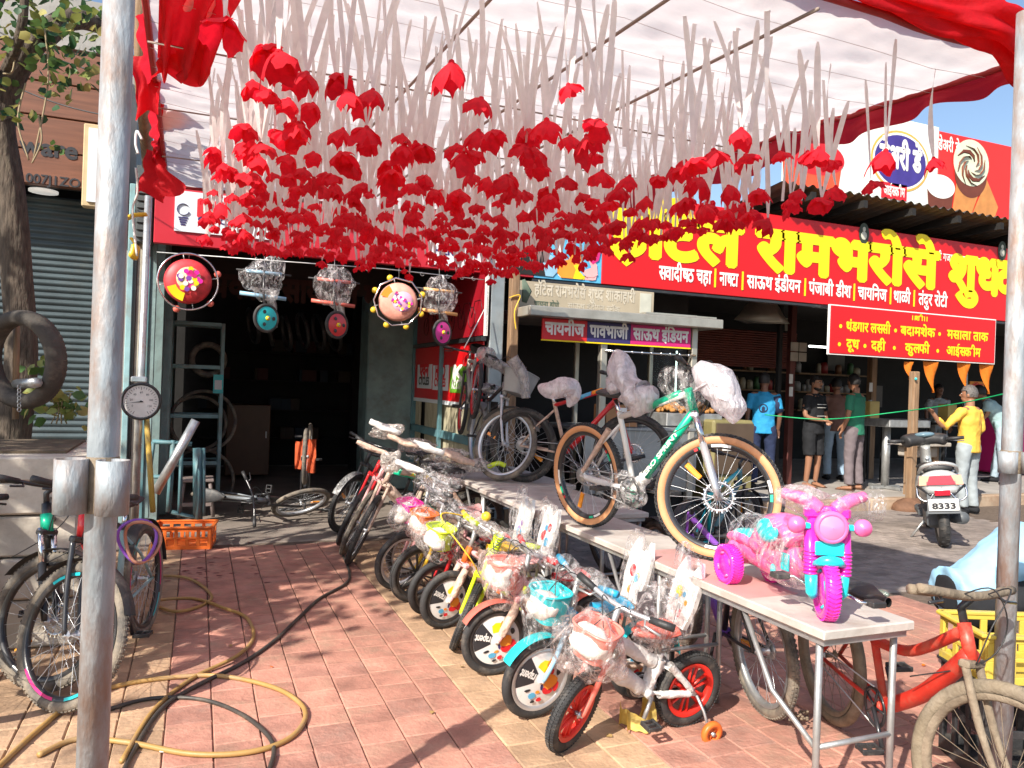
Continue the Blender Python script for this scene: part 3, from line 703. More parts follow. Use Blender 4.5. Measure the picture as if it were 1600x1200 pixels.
t = MB(fa); text(t, 'साऊथ इंडीयन स~नॅक', face_Y(Vector((g0.x+.68, YG-.018, gzb+.04))), .10, width=.7, bold=.02); t.build('lettering', gs)
MB(mat('dark_green_print', (.10, .14, .10))).tube([(g0.x+.13, YG-.017, gzb+.07), (g0.x+.16, YG-.017, gzb+.2), (g0.x+.11, YG-.017, gzb+.33)], [(.03, .002), (.06, .002), (.02, .002)], 8).build('printed_leaf', gs)
MB(mat('pale_print', (.5, .5, .42))).box((g1.x-.12, YG-.017, (g0.z+gzb)/2), (.16, .004, .26)).build('printed_patch', gs)
# ---- ice cream billboard on the roof
YB = 9.4
ic = thing('ice_cream_billboard', 'wide roof billboard for ice cream, white left part with blue oval and red right part', 'billboard', (12, YB, 4.4))
i0 = onY(1225, 250, YB).x; im = onY(1462, 250, YB).x; izt = onY(1465, 206, YB).z; izb = onY(1500, 345, YB).z-.5
MB(mat('white_billboard', (.80, .85, .80), .45, 0, .03)).box(((i0+im)/2, YB, (izt+izb)/2+.03), (im-i0, .1, izt-izb+.06), bev=.01).build('left_panel', ic)
MB(mat('billboard_red', (.82, .03, .025), .45, 0, .04)).box((im+2.6, YB, (izt+izb)/2), (5.2-.004, .1, izt-izb), bev=.01).build('right_panel', ic)
yb = YB-.056
q = onY(1407, 252, yb); rO = abs(onY(1450, 252, yb).x-q.x)
def oval(mb, c, rx, rz, yy, n=36): mb.lathe([(.0001, 0), (1, 0)], TR(c.x, yy, c.z) @ SC(rx, 1, rz) @ RX(R(90)), n)
o = MB(mat('gold_print', (.75, .42, .08), .4)); oval(o, q, rO*1.04, rO*.80, yb); o.m(print_white); oval(o, q, rO*.98, rO*.74, yb-.002); o.m(mat('deep_blue_print', (.06, .04, .26), .5)); oval(o, q, rO*.92, rO*.68, yb-.004); o.build('oval_badge', ic)
t = MB(print_white); text(t, 'डेअरी डे', face_Y(Vector((q.x, yb-.008, q.z-.12))), .52, width=rO*1.5, bold=.05, align='C'); t.build('lettering', ic)
q2 = onY(1397, 299, yb); MB(print_red).box((q2.x, yb-.001, q2.z), (rO*.9, .006, .26)).build('red_ribbon', ic)
t = MB(print_white); text(t, 'आईस~क^ीम', face_Y(Vector((q2.x, yb-.006, q2.z-.07))), .22, width=rO*.75, bold=.03, align='C'); t.build('lettering', ic)
q3 = onY(1466, 222, yb); t = MB(print_white); text(t, 'डेअरी डे', face_Y(Vector((q3.x, yb, q3.z-.12))), .28, width=onY(1500, 222, yb).x-q3.x, bold=.03); t.build('lettering', ic)
for (u, v, s) in ((1590, 285, 'H'), (1590, 325, 'S')):
    q4 = onY(u, v, yb); t = MB(print_white); text(t, s, face_Y(q4+Vector((0, 0, -.15))), .5, bold=.08); t.build('lettering', ic)
# printed cups, cone and sandwich
c1 = onY(1272, 270, yb); cu = MB(mat('orange_red_print', (.85, .10, .04), .5)); rc = .55
cu.add([(c1.x-rc, yb-.002, c1.z-.6), (c1.x+rc*.8, yb-.002, c1.z-.6), (c1.x+rc, yb-.002, c1.z+.15), (c1.x-rc*1.15, yb-.002, c1.z+.15)][::1], [(0, 1, 2, 3)], None, False)
cu.m(print_red); oval(cu, c1+Vector((0, 0, .25)), rc*1.1, .28, yb-.004); cu.build('printed_tub', ic)
cc = onY(1517, 262, yb); kz = abs(onY(1545, 262, yb).x-cc.x)
pc = MB(mat('cone_print', (.60, .25, .07), .5)); pc.add([(cc.x-kz*.75, yb-.003, cc.z-.25), (cc.x-kz*1.2, yb-.003, cc.z-1.5), (cc.x-kz*.6, yb-.003, cc.z-1.55), (cc.x+kz*.55, yb-.003, cc.z-.35)], [(0, 1, 2, 3)], None, False)
pc.m(mat('chocolate_print', (.16, .04, .02), .5)); pc.add([(cc.x-kz*2.3, yb-.002, cc.z-.5), (cc.x-kz*2.0, yb-.002, cc.z-1.5), (cc.x-kz*1.2, yb-.002, cc.z-1.55), (cc.x-kz*.9, yb-.002, cc.z-.5)], [(0, 1, 2, 3)], None, False)
oval(pc, cc+Vector((0, 0, -.1)), kz*.9, kz*.95, yb-.005); pc.m(mat('mint_cream_print', (.66, .72, .55), .5)); oval(pc, cc+Vector((-.0, 0, .08)), kz*.98, kz*.9, yb-.007)
for k in range(8):
    a = k*PI/4; pc.m(mat('chocolate_print', (.16, .04, .02))); pc.tube([cc+Vector((math.cos(a+q5*.5)*kz*(.25+.14*q5), -.0, .03+math.sin(a+q5*.5)*kz*(.25+.14*q5)))+Vector((0, yb-.009-cc.y, 0)) for q5 in range(5)], [(.01, .002), (.035, .002), (.04, .002), (.03, .002), (.008, .002)], 6)
pc.m(mat('cone_print', (.60, .25, .07))); pc.add([(cc.x+kz*.2, yb-.0025, cc.z-.75), (cc.x+kz*1.1, yb-.0025, cc.z-1.15), (cc.x+kz*1.6, yb-.0025, cc.z-.6), (cc.x+kz*.9, yb-.0025, cc.z-.15)], [(0, 1, 2, 3)], None, False)
pc.m(print_white); pc.add([(cc.x+kz*.3, yb-.0035, cc.z-1.35), (cc.x+kz*1.3, yb-.0035, cc.z-1.5), (cc.x+kz*1.6, yb-.0035, cc.z-1.1), (cc.x+kz*.8, yb-.0035, cc.z-.95)], [(0, 1, 2, 3)], None, False)
oval(pc, cc+Vector((-kz*1.6, 0, -.42)), kz*.75, kz*.45, yb-.006); pc.build('printed_ice_creams', ic)
# saffron pennants under the drinks sign
for (u, v, s) in ((1417, 563, .28), (1450, 563, .5), (1502, 565, .45), (1537, 567, .5)):
    q = onY(u, v, YD+.03)
    o = MB(saffron); L = s*.9
    o.grid(lambda a, b: Vector((q.x+(a-.35)*L*.62*(1-b*.92)+b*L*.28, q.y+.03*math.sin(a*5+b*4), q.z-.02-b*L)), 4, 8)
    tag(o.build('pennant'), {1417: 'small saffron pennant on the wooden post', 1450: 'largest saffron pennant right of the wooden post', 1502: 'saffron pennant third from the wooden post', 1537: 'saffron pennant at the right end of the hanging drinks sign'}[u], 'pennant', 'saffron pennants under the drinks sign')
q = onY(1556, 540, YD); MB(saffron).tube([(q.x, YD, q.z+.15), (q.x+.02, YD, q.z), (q.x, YD, q.z-.25)], [.02, .06, .03], 8)
# wooden post in front of the platform
wp = thing('wooden_post', 'old brown timber post with muddy foot in front of the hotel', 'post', (onZ(1425, 820).x, 8.0, 0))
q = onY(1427, 640, 8.0); MB(old_wood).box((q.x, 8.0, .99), (.105, .105, 1.98), bev=.012).build('timber', wp)
MB(mat('wet_mud', (.16, .08, .045), .8, 0, .3, 10, .8, 30)).ball((q.x, 7.98, .02), (.32, .2, .16), None, 14, 8).build('mud_heap', wp)
MB(cyan_p).ball(onY(1431, 592, 7.92), .02).build('socket', wp)
# big steel tables on the platform
def steel_table(u, v, Y, wd, dp, label, zt=1.12):
    q = onY(u, v, Y); z = q.z; t = thing('steel_table', label, 'table', (q.x, Y, PZ), group='tall steel tables of the restaurant')
    MB(steel_d).box((q.x, Y, z-.06), (wd, dp, .12), bev=.01).build('table_top', t)
    MB(steel_d).tube([(q.x-wd*.25, Y, z-.1), (q.x-wd*.25, Y, PZ+.05)], .06, 14).build('leg', t)
    for a in (0, 90): MB(steel_d).box((q.x-wd*.25, Y, PZ+.03), (.6, .06, .05), RZ(0), bev=.006).build('foot', t) if a == 0 else MB(steel_d).box((q.x-wd*.25, Y, PZ+.031), (.06, .6, .05), bev=.006).build('foot', t)
steel_table(1402, 655, 9.0, .88, .5, 'tall steel table just left of the wooden post')
steel_table(1470, 655, 10.3, .9, .5, 'steel table half hidden behind the wooden post and scooter')
cn = thing('serving_counter', 'grey stone wash counter beside the wooden post behind the scooter', 'counter', (onY(1440, 700, 8.3).x, 8.35, .1))
q = onY(1440, 694, 8.3); MB(concrete).box((q.x+.1, 8.4, q.z), (.75, .45, .06), bev=.01).build('slab', cn); MB(concrete).box((q.x+.1, 8.45, q.z-.12), (.5, .3, .16), bev=.02).build('basin', cn)
MB(old_wood).box((q.x-.12, 8.4, q.z/2), (.1, .1, q.z-.1)).build('leg', cn); MB(old_wood).box((q.x+.38, 8.4, q.z/2), (.1, .1, q.z-.1)).build('leg', cn)
q = onY(1562, 680, 10.2); fr = thing('cold_drinks_chest', 'crimson drinks chest at the right edge of the restaurant', 'chest', (q.x+.4, 10.3, PZ))
MB(print_magenta).box((q.x+.45, 10.4, .75), (1.0, .6, 1.1), bev=.03).build('body', fr); MB(white_p).box((q.x+.45, 10.4, 1.34), (1.04, .64, .08), bev=.02).build('lid', fr)
# yellow stool trays seen behind people
for (u, v, lab) in ((1359, 642, 'yellow tin behind the man in green shirt'), (1480, 646, 'yellow tin beside the far waiter')):
    q = onY(u, v, 9.9); z = q.z
    ti = thing('oil_tin', lab, 'tin', (q.x, 9.9, z-.2), group='yellow tins on the tables'); MB(mat('yellow_tin', (.50, .38, .12), .5, 0, .1)).box((q.x, 9.9, z), (.22, .22, .34), bev=.01).build('body', ti); MB(steel_d).lathe([(.03, 0), (.03, .02), (.001, .02)], TR(q.x, 9.9, z+.17), 10).build('cap', ti)
    tt = thing('side_table', lab.replace('yellow tin', 'small dark table under the yellow tin'), 'table', (q.x, 9.95, PZ)); MB(dark_wall).box((q.x, 9.95, z-.19), (.5, .4, .04)).build('table_top', tt)
    for a in (-.2, .2):
        for b in (-.15, .15): MB(dark_wall).box((q.x+a, 9.95+b, (z-.21+PZ)/2), (.04, .04, z-.21-PZ)).build('leg', tt)

# ================================================================== FOOD STALL
YF = 7.75
st = thing('food_stall', 'stainless steel food stall with sheet roof and three colour Devanagari fascia', 'stall', (4.9, YF, 0))
xL = onY(942, 540, YF).x; xR = onY(1082, 560, YF).x
ztop = onY(942, 503, YF).z; sr = mat('stall_sheet_steel', (.50, .48, .42), .38, .6, .15, 5, .1, 40, .2)
for x in (xL, xR): MB(sr).box((x, YF, ztop/2), (.085, .085, ztop), bev=.01).build('post', st)
xm = onY(1018, 600, YF+.9).x
for x in (xm, xL+.15): MB(sr).box((x, YF+.95, ztop/2), (.06, .06, ztop), bev=.008).build('post', st)
ra = onY(826, 489, YF-.2); rb = onY(1128, 516, YF-.2)
MB(sr).box(((ra.x+rb.x)/2, YF+.42, ztop+.05), (rb.x-ra.x, 1.3, .11), bev=.01).build('roof', st)
for k, zz in enumerate((.14, .19)): MB(sr).box((rb.x-.45, YF+.1+.4*k, ztop+zz), (1.0, .25, .02)).build('roof_sheet', st)
fzt = ztop-.01; fzb = onY(942, 536, YF).z
us = [847, 917, 984, 1077]
xs = [onY(u, 520, YF-.05).x for u in (846, 916, 984, 1078)]
for k, (m, s) in enumerate(((print_red, 'चायनीज'), (print_navy, 'पावभाजी'), (print_magenta, 'साऊथ इंिडयन'))):
    MB(m).box(((xs[k]+xs[k+1])/2, YF-.06, (fzt+fzb)/2), (xs[k+1]-xs[k]-.003, .03, fzt-fzb), bev=.003).build('fascia_panel', st)
    t = MB(print_white); text(t, s, face_Y(Vector((xs[k]+.03, YF-.078, fzb+.06))), .2, width=xs[k+1]-xs[k]-.07, bold=.04); t.build('lettering', st)
MB(print_yellow).box(((xs[0]+xs[3])/2, YF-.06, fzb-.008), (xs[3]-xs[0], .032, .014)).build('fascia_edge', st)
zr1 = onY(945, 548, YF-.05).z
MB(chrome).tube([(xL, YF-.06, zr1), (xR, YF-.06, zr1)], .013, 8).build('hanging_rod', st)
for k in range(9): MB(chrome).ball((xL+(xR-xL)*(.08+.105*k), YF-.06, zr1), .02, None, 8, 6).build('rod_bead', st)
zc1 = onY(1000, 668, YF).z; zc0 = .35
cm = mat('counter_steel', (.36, .38, .40), .35, .7, .15, 3, .1, 30, .25)
MB(cm).box(((xL+xR)/2-.1, YF+.45, zc1-.02), (xR-xL+.5, 1.0, .04), bev=.008).build('counter_top', st)
for k in range(3):
    wq = (xR-xL+.3)/3; MB(cm).box((xL-.2+wq*(k+.5), YF, (zc1+zc0)/2), (wq-.012, .04, zc1-zc0-.06), bev=.004).build('front_panel', st)
MB(dark_wall).box(((xL+xR)/2-.1, YF+.5, .2), (xR-xL+.3, .8, .3)).build('plinth', st)
MB(dark_wall).box(((xL+xR)/2, YF+1.3, 1.6), (xR-xL+1.6, .06, 2.6)).build('back_panel', st)
# food heaps on trays
rr = random.Random(4)
for (u, lab) in ((1050, 'heap of golden fried snacks in tray behind the stall glass'), (1092, 'heap of brown fried snacks at the stall end beside the post')):
    q = onY(u, 655, YF+.35); tr = thing('snack_tray', lab, 'tray', (q.x, YF+.35, zc1))
    MB(steel_d).box((q.x, YF+.35, zc1+.09), (.42, .4, .16), bev=.01).build('tray', tr)
    hp = MB(mat('fried_snack', (.42, .19, .05), .7, 0, .35, 20, .4))
    for k in range(90):
        a = rr.random()*6.28; d = rr.random()**.6; hp.ball((q.x+.19*d*math.cos(a), YF+.35+.18*d*math.sin(a), zc1+.18+.10*(1-d)+rr.uniform(0, .02)), (rr.uniform(.018, .03),)*3, None, 7, 5)
    tag(hp.build('snack_heap', tr), kind='stuff')
q = onY(1040, 600, YF+.7); dc = thing('display_cabinet', 'narrow glass display cabinet with lit tube inside the stall', 'cabinet', (q.x, YF+.7, zc1))
MB(steel_d).box((q.x, YF+.7, 2.28), (.3, .3, .05)).box((q.x, YF+.7, zc1+.05), (.3, .3, .06)).build('frame', dc)
MB(mat('cold_tube', (.75, 1, .9), .4, emit=1.4)).tube([(q.x+.1, YF+.62, zc1+.35), (q.x+.1, YF+.62, 2.1)], .012, 6).build('light_tube', dc)
MB(glass_m).box((q.x, YF+.7, (2.26+zc1+.08)/2), (.28, .28, 2.18-zc1)).build('glass', dc)
q = onY(972, 648, YF-.0); bxm = thing('carton', 'brown cardboard carton on the stall counter behind the green bicycle', 'carton', (q.x, YF+.15, zc1)); MB(mat('cardboard', (.40, .20, .09), .8, 0, .15)).box((q.x, YF+.15, zc1+.13), (.42, .3, .25), bev=.004).build('box', bxm); MB(print_white).box((q.x, YF-.002, zc1+.2), (.12, .002, .05)).build('label', bxm)
# yellow-grey side cart right of the stall
q = onY(1130, 700, 7.9); sc_ = thing('glass_fronted_cart', 'low dull yellow cart with a sloped glass front right of the stall', 'cart', (q.x, 8.0, PZ))
MB(mat('dull_yellow_sheet', (.22, .19, .08), .5, 0, .2)).box((q.x, 7.95, .75), (.62, .5, 1.0), bev=.03).build('body', sc_)
MB(mat('brown_glass', (.10, .07, .05), .15, 0, .1)).box((q.x, 7.68, .9), (.56, .02, .62), bev=.02).build('window', sc_)
MB(print_red).box((q.x, 7.665, .98), (.3, .01, .05)).build('stripe', sc_); MB(print_white).box((q.x+.02, 7.665, .9), (.42, .01, .04)).build('stripe', sc_)
# ================================================================== CANOPY WITH HANGING FLOWERS
ZC = 3.2
cFL, cFR, cBR, cBL = Vector((-.25, 2.28, ZC)), Vector((3.52, 2.42, ZC)), Vector((2.78, 6.9, ZC)), Vector((-.30, 7.15, ZC))
def cpos(u, v, dz=0):
    p = (cFL*(1-u)+cFR*u)*(1-v)+(cBL*(1-u)+cBR*u)*v
    sag = -.035*abs(math.sin(v*5*PI))*math.sin(u*PI)-.02*abs(math.sin(u*4*PI))
    wr = .022*nz((p.x*2.2, p.y*7, 0), 1)+.014*nz((p.x*9, p.y*14, 3), 1)+.010*abs(nz((p.x*7+p.y*5, p.y*4-p.x*6, 8), 1))
    return Vector((p.x, p.y, p.z+sag+wr+dz))
can = thing('canopy', 'large white cloth canopy with red frills stretched over the pavement on poles', 'canopy', (1.5, 4.4, ZC))
clothw = mat('white_canopy_cloth', (.84, .80, .79), .85, 0, .08, 3, 1.5, 11, stretch=(1, 2.2, 1), trans=.55)
MB(clothw).grid(lambda u, v: cpos(u, v), 90, 150).build('cloth', can)
seam = mat('brown_batten', (.34, .27, .23), .8, 0, .2)
for xx in (1.06, 1.67, 2.22):
    q = (xx+.25)/3.77; A_ = cpos(q, 0); B_ = cpos(q, 1); A_.z = B_.z = ZC-.075; MB(seam).tube([A_, B_], .008, 5).build('batten', can)
for vv in (.335, .53, .75):
    A_ = cpos(0, vv); B_ = cpos(1, vv); A_.z = B_.z = ZC-.09; MB(seam).tube([A_, B_], .005, 5).build('cross_rope', can)
# edge rails
railm = mat('red_wrapped_rail', (.35, .02, .02), .6)
for (a, b) in (((0, 0), (1, 0)), ((1, 0), (1, 1)), ((0, 1), (1, 1)), ((0, 0), (0, 1))):
    MB(railm).tube([cpos(a[0]+(b[0]-a[0])*k/20, a[1]+(b[1]-a[1])*k/20, -.01) for k in range(21)], .016, 6).build('edge_rail', can)
sheer = mat('sheer_red_cloth', (.62, .02, .04), .6, 0, .12, 6, .5, 40, trans=.6)
def frill(p0, p1, n, drop, amp, out, seed, z0=0., name='frill', m=None, swoop=0.):
    r = random.Random(seed); d = (p1-p0); L = d.length; dn = d.normalized(); nn = Vector((dn.y, -dn.x, 0))*out
    ph = r.random()*9
    def f(u, v):
        s = u*L; x = p0+d*u; k = amp*(.25+v)*math.sin(s*2*PI/.33+ph+1.3*math.sin(s*1.7+ph)); hem = drop*(.55+1.0*u)*(.85+.15*math.sin(s*2*PI/.9+ph)+.25*nz((s*2.2, seed, 0)))
        return x+nn*(k+.05*v+.03*nz((s*5, v*3, seed)))+Vector((0, 0, z0-hem*v-swoop*4*u*(1-u)*v))
    o = MB(m or sheer).grid(f, int(L*44), 10).build(name, can); return o
frill(cpos(1, 0), cpos(1, 1), 0, .19, .04, 1, 3, .0)
frill(cpos(0, .32), cpos(0, .99), 0, .07, .012, -1, 4, .01)
# thick gathered red swag along the front edge and at the right front corner
def swag(pts, rads, seed, name='swag'):
    P = smoothp(pts, 10); n = len(P); rr_ = []
    for i in range(n):
        t = i/(n-1); k = t*(len(rads)-1); a = int(min(k, len(rads)-2)); r = rads[a]+(rads[a+1]-rads[a])*(k-a); rr_.append(r)
    mb = MB(drape); N = 40
    def f(u, v):
        i = min(int(v*(n-1)), n-2); t = v*(n-1)-i; p = P[i].lerp(P[i+1], t); r = rr_[i]+(rr_[i+1]-rr_[i])*t
        a = u*2*PI; d = (P[i+1]-P[i]).normalized(); x = d.cross(Vector((0, 0, 1))).normalized(); y = x.cross(d)
        fold = 1+.28*math.sin(a*5+v*9)+.15*math.sin(a*9-v*23)+.2*nz((math.cos(a)*2, math.sin(a)*2, v*9+seed))
        return p+(x*math.cos(a)*.6+y*math.sin(a))*r*fold
    return mb.grid(f, N, n*3).build(name, can)
c = cpos(1, 0)
swag([onZ(1150, -95, ZC+.06), onZ(1330, -30, ZC+.06), onZ(1470, 15, ZC+.04), onZ(1560, 40, ZC+.02), onZ(1615, 110, ZC-.02), onZ(1640, 150, ZC-.12)], [.04, .055, .08, .10, .10, .04], 2)
# left: hanging drape pieces
def sheet(pts4, nu, nv, seed, amp, name, m=None, k=5):
    a, b, c_, d = [Vector(p) for p in pts4]; nrm = (b-a).cross(d-a).normalized()
    def f(u, v):
        p = (a*(1-u)+b*u)*(1-v)+(d*(1-u)+c_*u)*v
        return p+nrm*(amp*math.sin(u*k*PI+v*2+seed)*(.3+v)+amp*1.2*nz((u*3, v*3, seed)))+Vector((0, 0, -amp*1.5*v*abs(math.sin(u*k*.7*PI+seed))))
    return MB(m or drape).grid(f, nu, nv).build(name, can)
sheet([atD(250, -70, 2.88), atD(415, -90, 2.78), atD(318, 100, 3.75), atD(252, 92, 3.85)], 40, 30, 1, .045, 'drape')
sheet([atD(250, -70, 2.8), atD(262, -70, 2.8), atD(258, 100, 3.8), atD(246, 85, 3.85)], 4, 20, 4, .01, 'drape')
sheet([atD(209, 88, 4.2), atD(252, 84, 4.15), atD(254, 160, 4.25), atD(206, 182, 4.3)], 24, 24, 6, .03, 'drape', k=3)
sheet([atD(246, 84, 3.8), atD(345, 30, 3.35), atD(312, 124, 3.75), atD(240, 108, 3.85)], 24, 12, 7, .03, 'drape', k=4)
sheet([atD(238, 236, 5.7), atD(250, 240, 5.6), atD(276, 290, 5.6), atD(226, 300, 5.7)], 20, 24, 9, .05, 'drape', k=3)
MB(drape).tube(smoothp([atD(251, 160, 4.6), atD(247, 200, 5.1), atD(243, 240, 5.6), atD(236, 262, 5.7), atD(222, 280, 5.75)]), .022, 7).build('piping', can)
# folded layer of cloth lying on the canopy, seen through it
foldm = mat('inner_red_shade_cloth', (.62, .25, .22), .8, 0, .1, trans=.5)
MB(foldm).add([atD(251, 157, 4.72)+Vector((0, 0, -.02)), atD(272, 158, 4.7), atD(300, 176, 4.85), atD(284, 194, 5.0), atD(250, 206, 5.15)], [(0, 1, 2, 3, 4)]).build('cloth_patch', can)
# tent poles
def pole(name, label, p, r, ztop, zbr, rb, hb, m):
    t = thing(name, label, 'pole', (p.x, p.y, 0), group='galvanised canopy poles')
    ax = lambda z: Vector((p.x, p.y, z))
    MB(m).tube([ax(-.0), ax(ztop)], r, 28).build('pipe', t)
    MB(mud).lathe([(r*1.0, -.004), (r*1.05, 0), (r*1.05, hb), (r*1.0, hb+.004)], TR(p.x, p.y, zbr), 24).build('collar', t)
    for s in (-1, 1):
        c0 = ax(zbr)+cR0*(s*rb*1.33)-cF*(r+.012)
        MB(m).lathe([(rb, 0), (rb, hb), (rb*.86, hb), (rb*.86, 0)], TR(c0), 22, closed=True, sm=True).build('sleeve', t)
    return t
polem = mat('worn_galvanised_pipe', (.34, .38, .41), .55, .15, .35, 16, .5, 50, .55, (.26, .17, .13), stretch=(1, 1, .35))
pL = atD(165, 600, 2.1); pole('canopy_pole', 'thick galvanised pole with two sleeves standing in front at left of the photo', pL, .040, 3.25, 1.215, .042, .145, polem)
pR = atD(1583, 640, 3.16); pR.z = 0
pole('canopy_pole', 'galvanised pole at the right edge beside the red bicycle', pR, .038, 3.2, 1.31, .035, .085, polem)
# back left pole with the air gauge and the brown upper beam
pG = atD(219, 560, 6.35)
gp = thing('thin_pole', 'thin white pipe at the bicycle shop corner that carries the air gauge', 'pole', (pG.x, pG.y, 0))
MB(steel).tube([(pG.x, pG.y, 0), (pG.x+.02, pG.y, 3.05)], .028, 14).build('pipe', gp)
pt = atD(222, 130, 5.0); ptb = atD(232, 262, 6.2)
MB(old_wood).tube([Vector((pt.x-.05, pt.y, 4.6)), pt, ptb], .045, 4).build('timber', gp)
for (a, b, cc_) in ((onY(196, 342, 6.5), onY(228, 335, 6.4), yellow_p),):
    MB(cc_).tube([a, (a+b)/2+Vector((0, -.02, .01)), b], .03, 8, flat=.5).build('yellow_strap', gp)
MB(yellow_p).tube(smoothp([onY(205, 372, 6.4), onY(212, 385, 6.38), onY(207, 405, 6.36)]), [.02]*6+[.045]*4+[.05, .045, .02], 8, flat=.5).build('yellow_strap', gp)
MB(white_p).tube(smoothp([onY(222, 218, 5.6), onY(214, 205, 5.6), onY(212, 225, 5.6), onY(216, 240, 5.6)]), .009, 6).build('knotted_cord', gp)
MB(white_p).tube(smoothp([onY(212, 262, 6.2), onY(215, 300, 6.25), onY(207, 330, 6.3), onY(214, 400, 6.3)]), .008, 6).build('knotted_cord', gp)
ga = thing('air_pressure_gauge', 'round teal air pressure gauge with white dial clamped on the thin pipe', 'gauge', (pG.x, pG.y-.1, 1.4))
gc = atD(221, 627, 6.1); rg = 27/1200*6.1
GM = TR(gc) @ Matrix((cR0, cU0, -cF)).transposed().to_4x4() @ RY(R(18))
MB(cyan_p).lathe([(.001, -.12), (rg*.95, -.12), (rg*1.05, -.02), (rg*1.05, .02)], GM, 32).build('housing', ga)
MB(black_m).lathe([(rg*1.06, -.01), (rg*1.1, .02), (rg*1.0, .035), (rg*.93, .02)], GM, 32).build('bezel', ga)
di = MB(mat('dial_white', (.78, .77, .74), .4)).lathe([(.0001, .018), (rg*.94, .018)], GM, 32); di.build('dial', ga)
mk = MB(print_black)
for k in range(31):
    a = R(-60+k*10); r1 = rg*.84; r2 = rg*(.74 if k % 5 else .66); wd = .0016
    d = Vector((math.cos(a), math.sin(a), 0)); n_ = Vector((-d.y, d.x, 0)); mk.add([d*r1+n_*wd, d*r1-n_*wd, d*r2-n_*wd, d*r2+n_*wd], [(0, 1, 2, 3)], GM @ TR(0, 0, .0195), False)
for k in range(7):
    a = R(210-k*40); text(mk, str(k*20), GM @ TR(math.cos(a)*rg*.52, math.sin(a)*rg*.52-.008, .0195), .022, align='C', bold=.0)
mk.build('dial_markings', ga)
nd = MB(print_black); nd.add([(-rg*.62, -rg*.1, 0), (rg*.12, .004, 0), (rg*.1, -.006, 0)], [(0, 1, 2)], GM @ TR(0, 0, .024), False); nd.lathe([(.008, 0), (.008, .006), (0.0001, .006)], GM @ TR(0, 0, .02), 10); nd.build('needle', ga)
MB(steel).box((pG.x, pG.y-.04, gc.z+.17), (.12, .08, .05), bev=.01).build('clamp', ga)

# ---- ribbons and cloth flowers: one thing each
fr_ = random.Random(21)
def flower_mesh(seed):
    r = random.Random(seed); mb = MB(cloth_red); n = r.choice([4, 4, 5])
    for k in range(n):
        a = 2*PI*k/n+r.uniform(-.25, .25); L = r.uniform(.075, .105); wd = r.uniform(.045, .065); dr = r.uniform(.8, 1.5); cu = r.uniform(-.3, .7)
        ca, sa = math.cos(a), math.sin(a)
        def f(u, v):
            s = (u-.5)*2; w_ = wd*(.22+math.sin(min(v*1.15, 1)*PI*.62))*(1-.25*v*v*(1 if v > .8 else 0)); rad = L*(math.sin(v*1.35)*.95)
            z = -dr*L*(v**1.5)*.95+.012*math.sin(s*3+seed)*v+cu*.03*v*v; z -= .018*s*s
            x = ca*rad-sa*s*w_; y = sa*rad+ca*s*w_
            return Vector((x+.006*nz((u*3, v*4, seed+k)), y, z+.008*nz((u*4+seed, v*4, k))))
        mb.grid(f, 5, 6)
    mb.lathe([(.0001, .012), (.014, .006), (.018, -.006)], None, 7)
    return mb.mesh('flower')
def ribbon_mesh(seed, two):
    r = random.Random(seed); mb = MB(ribbonm)
    for q in range(2 if two else 1):
        dx = r.uniform(-.05, .05)+(.09*(1 if q else -1) if two else 0); dy = r.uniform(-.05, .05); wd = r.uniform(.009, .016); tw = r.uniform(-.9, .9)*(1 if r.random() < .5 else 2.6); a0 = r.uniform(-.7, .7); L = .52; bow = r.uniform(-.02, .02)
        def f(u, v):
            a = a0+tw*v; c0 = Vector((dx*v+bow*math.sin(v*PI), dy*v, L*v)); wv = wd*(.35+.65*min(1, v*4)*min(1, (1.02-v)*9))
            return c0+Vector((math.cos(a), math.sin(a), 0))*((u-.5)*2*wv)
        mb.grid(f, 1, 14)
    return mb.mesh('ribbon')
fm = [flower_mesh(i) for i in range(7)]; rm = [ribbon_mesh(i, i % 2 == 0) for i in range(9)]
spots = []
nx, ny = 22, 29
for j in range(ny):
    for i in range(nx):
        x = .10+.156*i+fr_.uniform(-.09, .09); y = 2.55+.155*j+fr_.uniform(-.08, .08)
        v = (y-1.8)/5.3; xmaxx = 3.52-.74*v-.08; 
        if x > xmaxx or y > 7.0: continue
        if y < 3.0 and fr_.random() < .5: continue
        if y < 4 and fr_.random() < .35: continue
        spots.append((x, y))
spots.sort(key=lambda p: p[0]*cF.x+p[1]*cF.y); far_spots = spots[298:]; spots = spots[:298]
GRP = 'red cloth flowers hanging on white ribbons under the canopy'
for n, (x, y) in enumerate(spots):
    dz = fr_.gauss(0, .05); s = fr_.uniform(.40, .64)*(1.15 if y < 4 else 1.0); zb_ = ZC-.53+dz
    t = thing('hanging_flower', 'red cloth petal flower hanging on white ribbon under the canopy', 'decoration', (x, y, zb_), (0, 0, 0), GRP)
    place(fr_.choice(rm), 'ribbon', t, RZ(fr_.uniform(-.8, .8)) @ SC(1, 1, (.49-dz)/.52))
    place(fr_.choice(fm), 'flower', t, Euler((fr_.uniform(-.35, .35), fr_.uniform(-.35, .35), fr_.uniform(0, 6.28))).to_matrix().to_4x4() @ SC(s, s, s*fr_.uniform(.8, 1.25)))
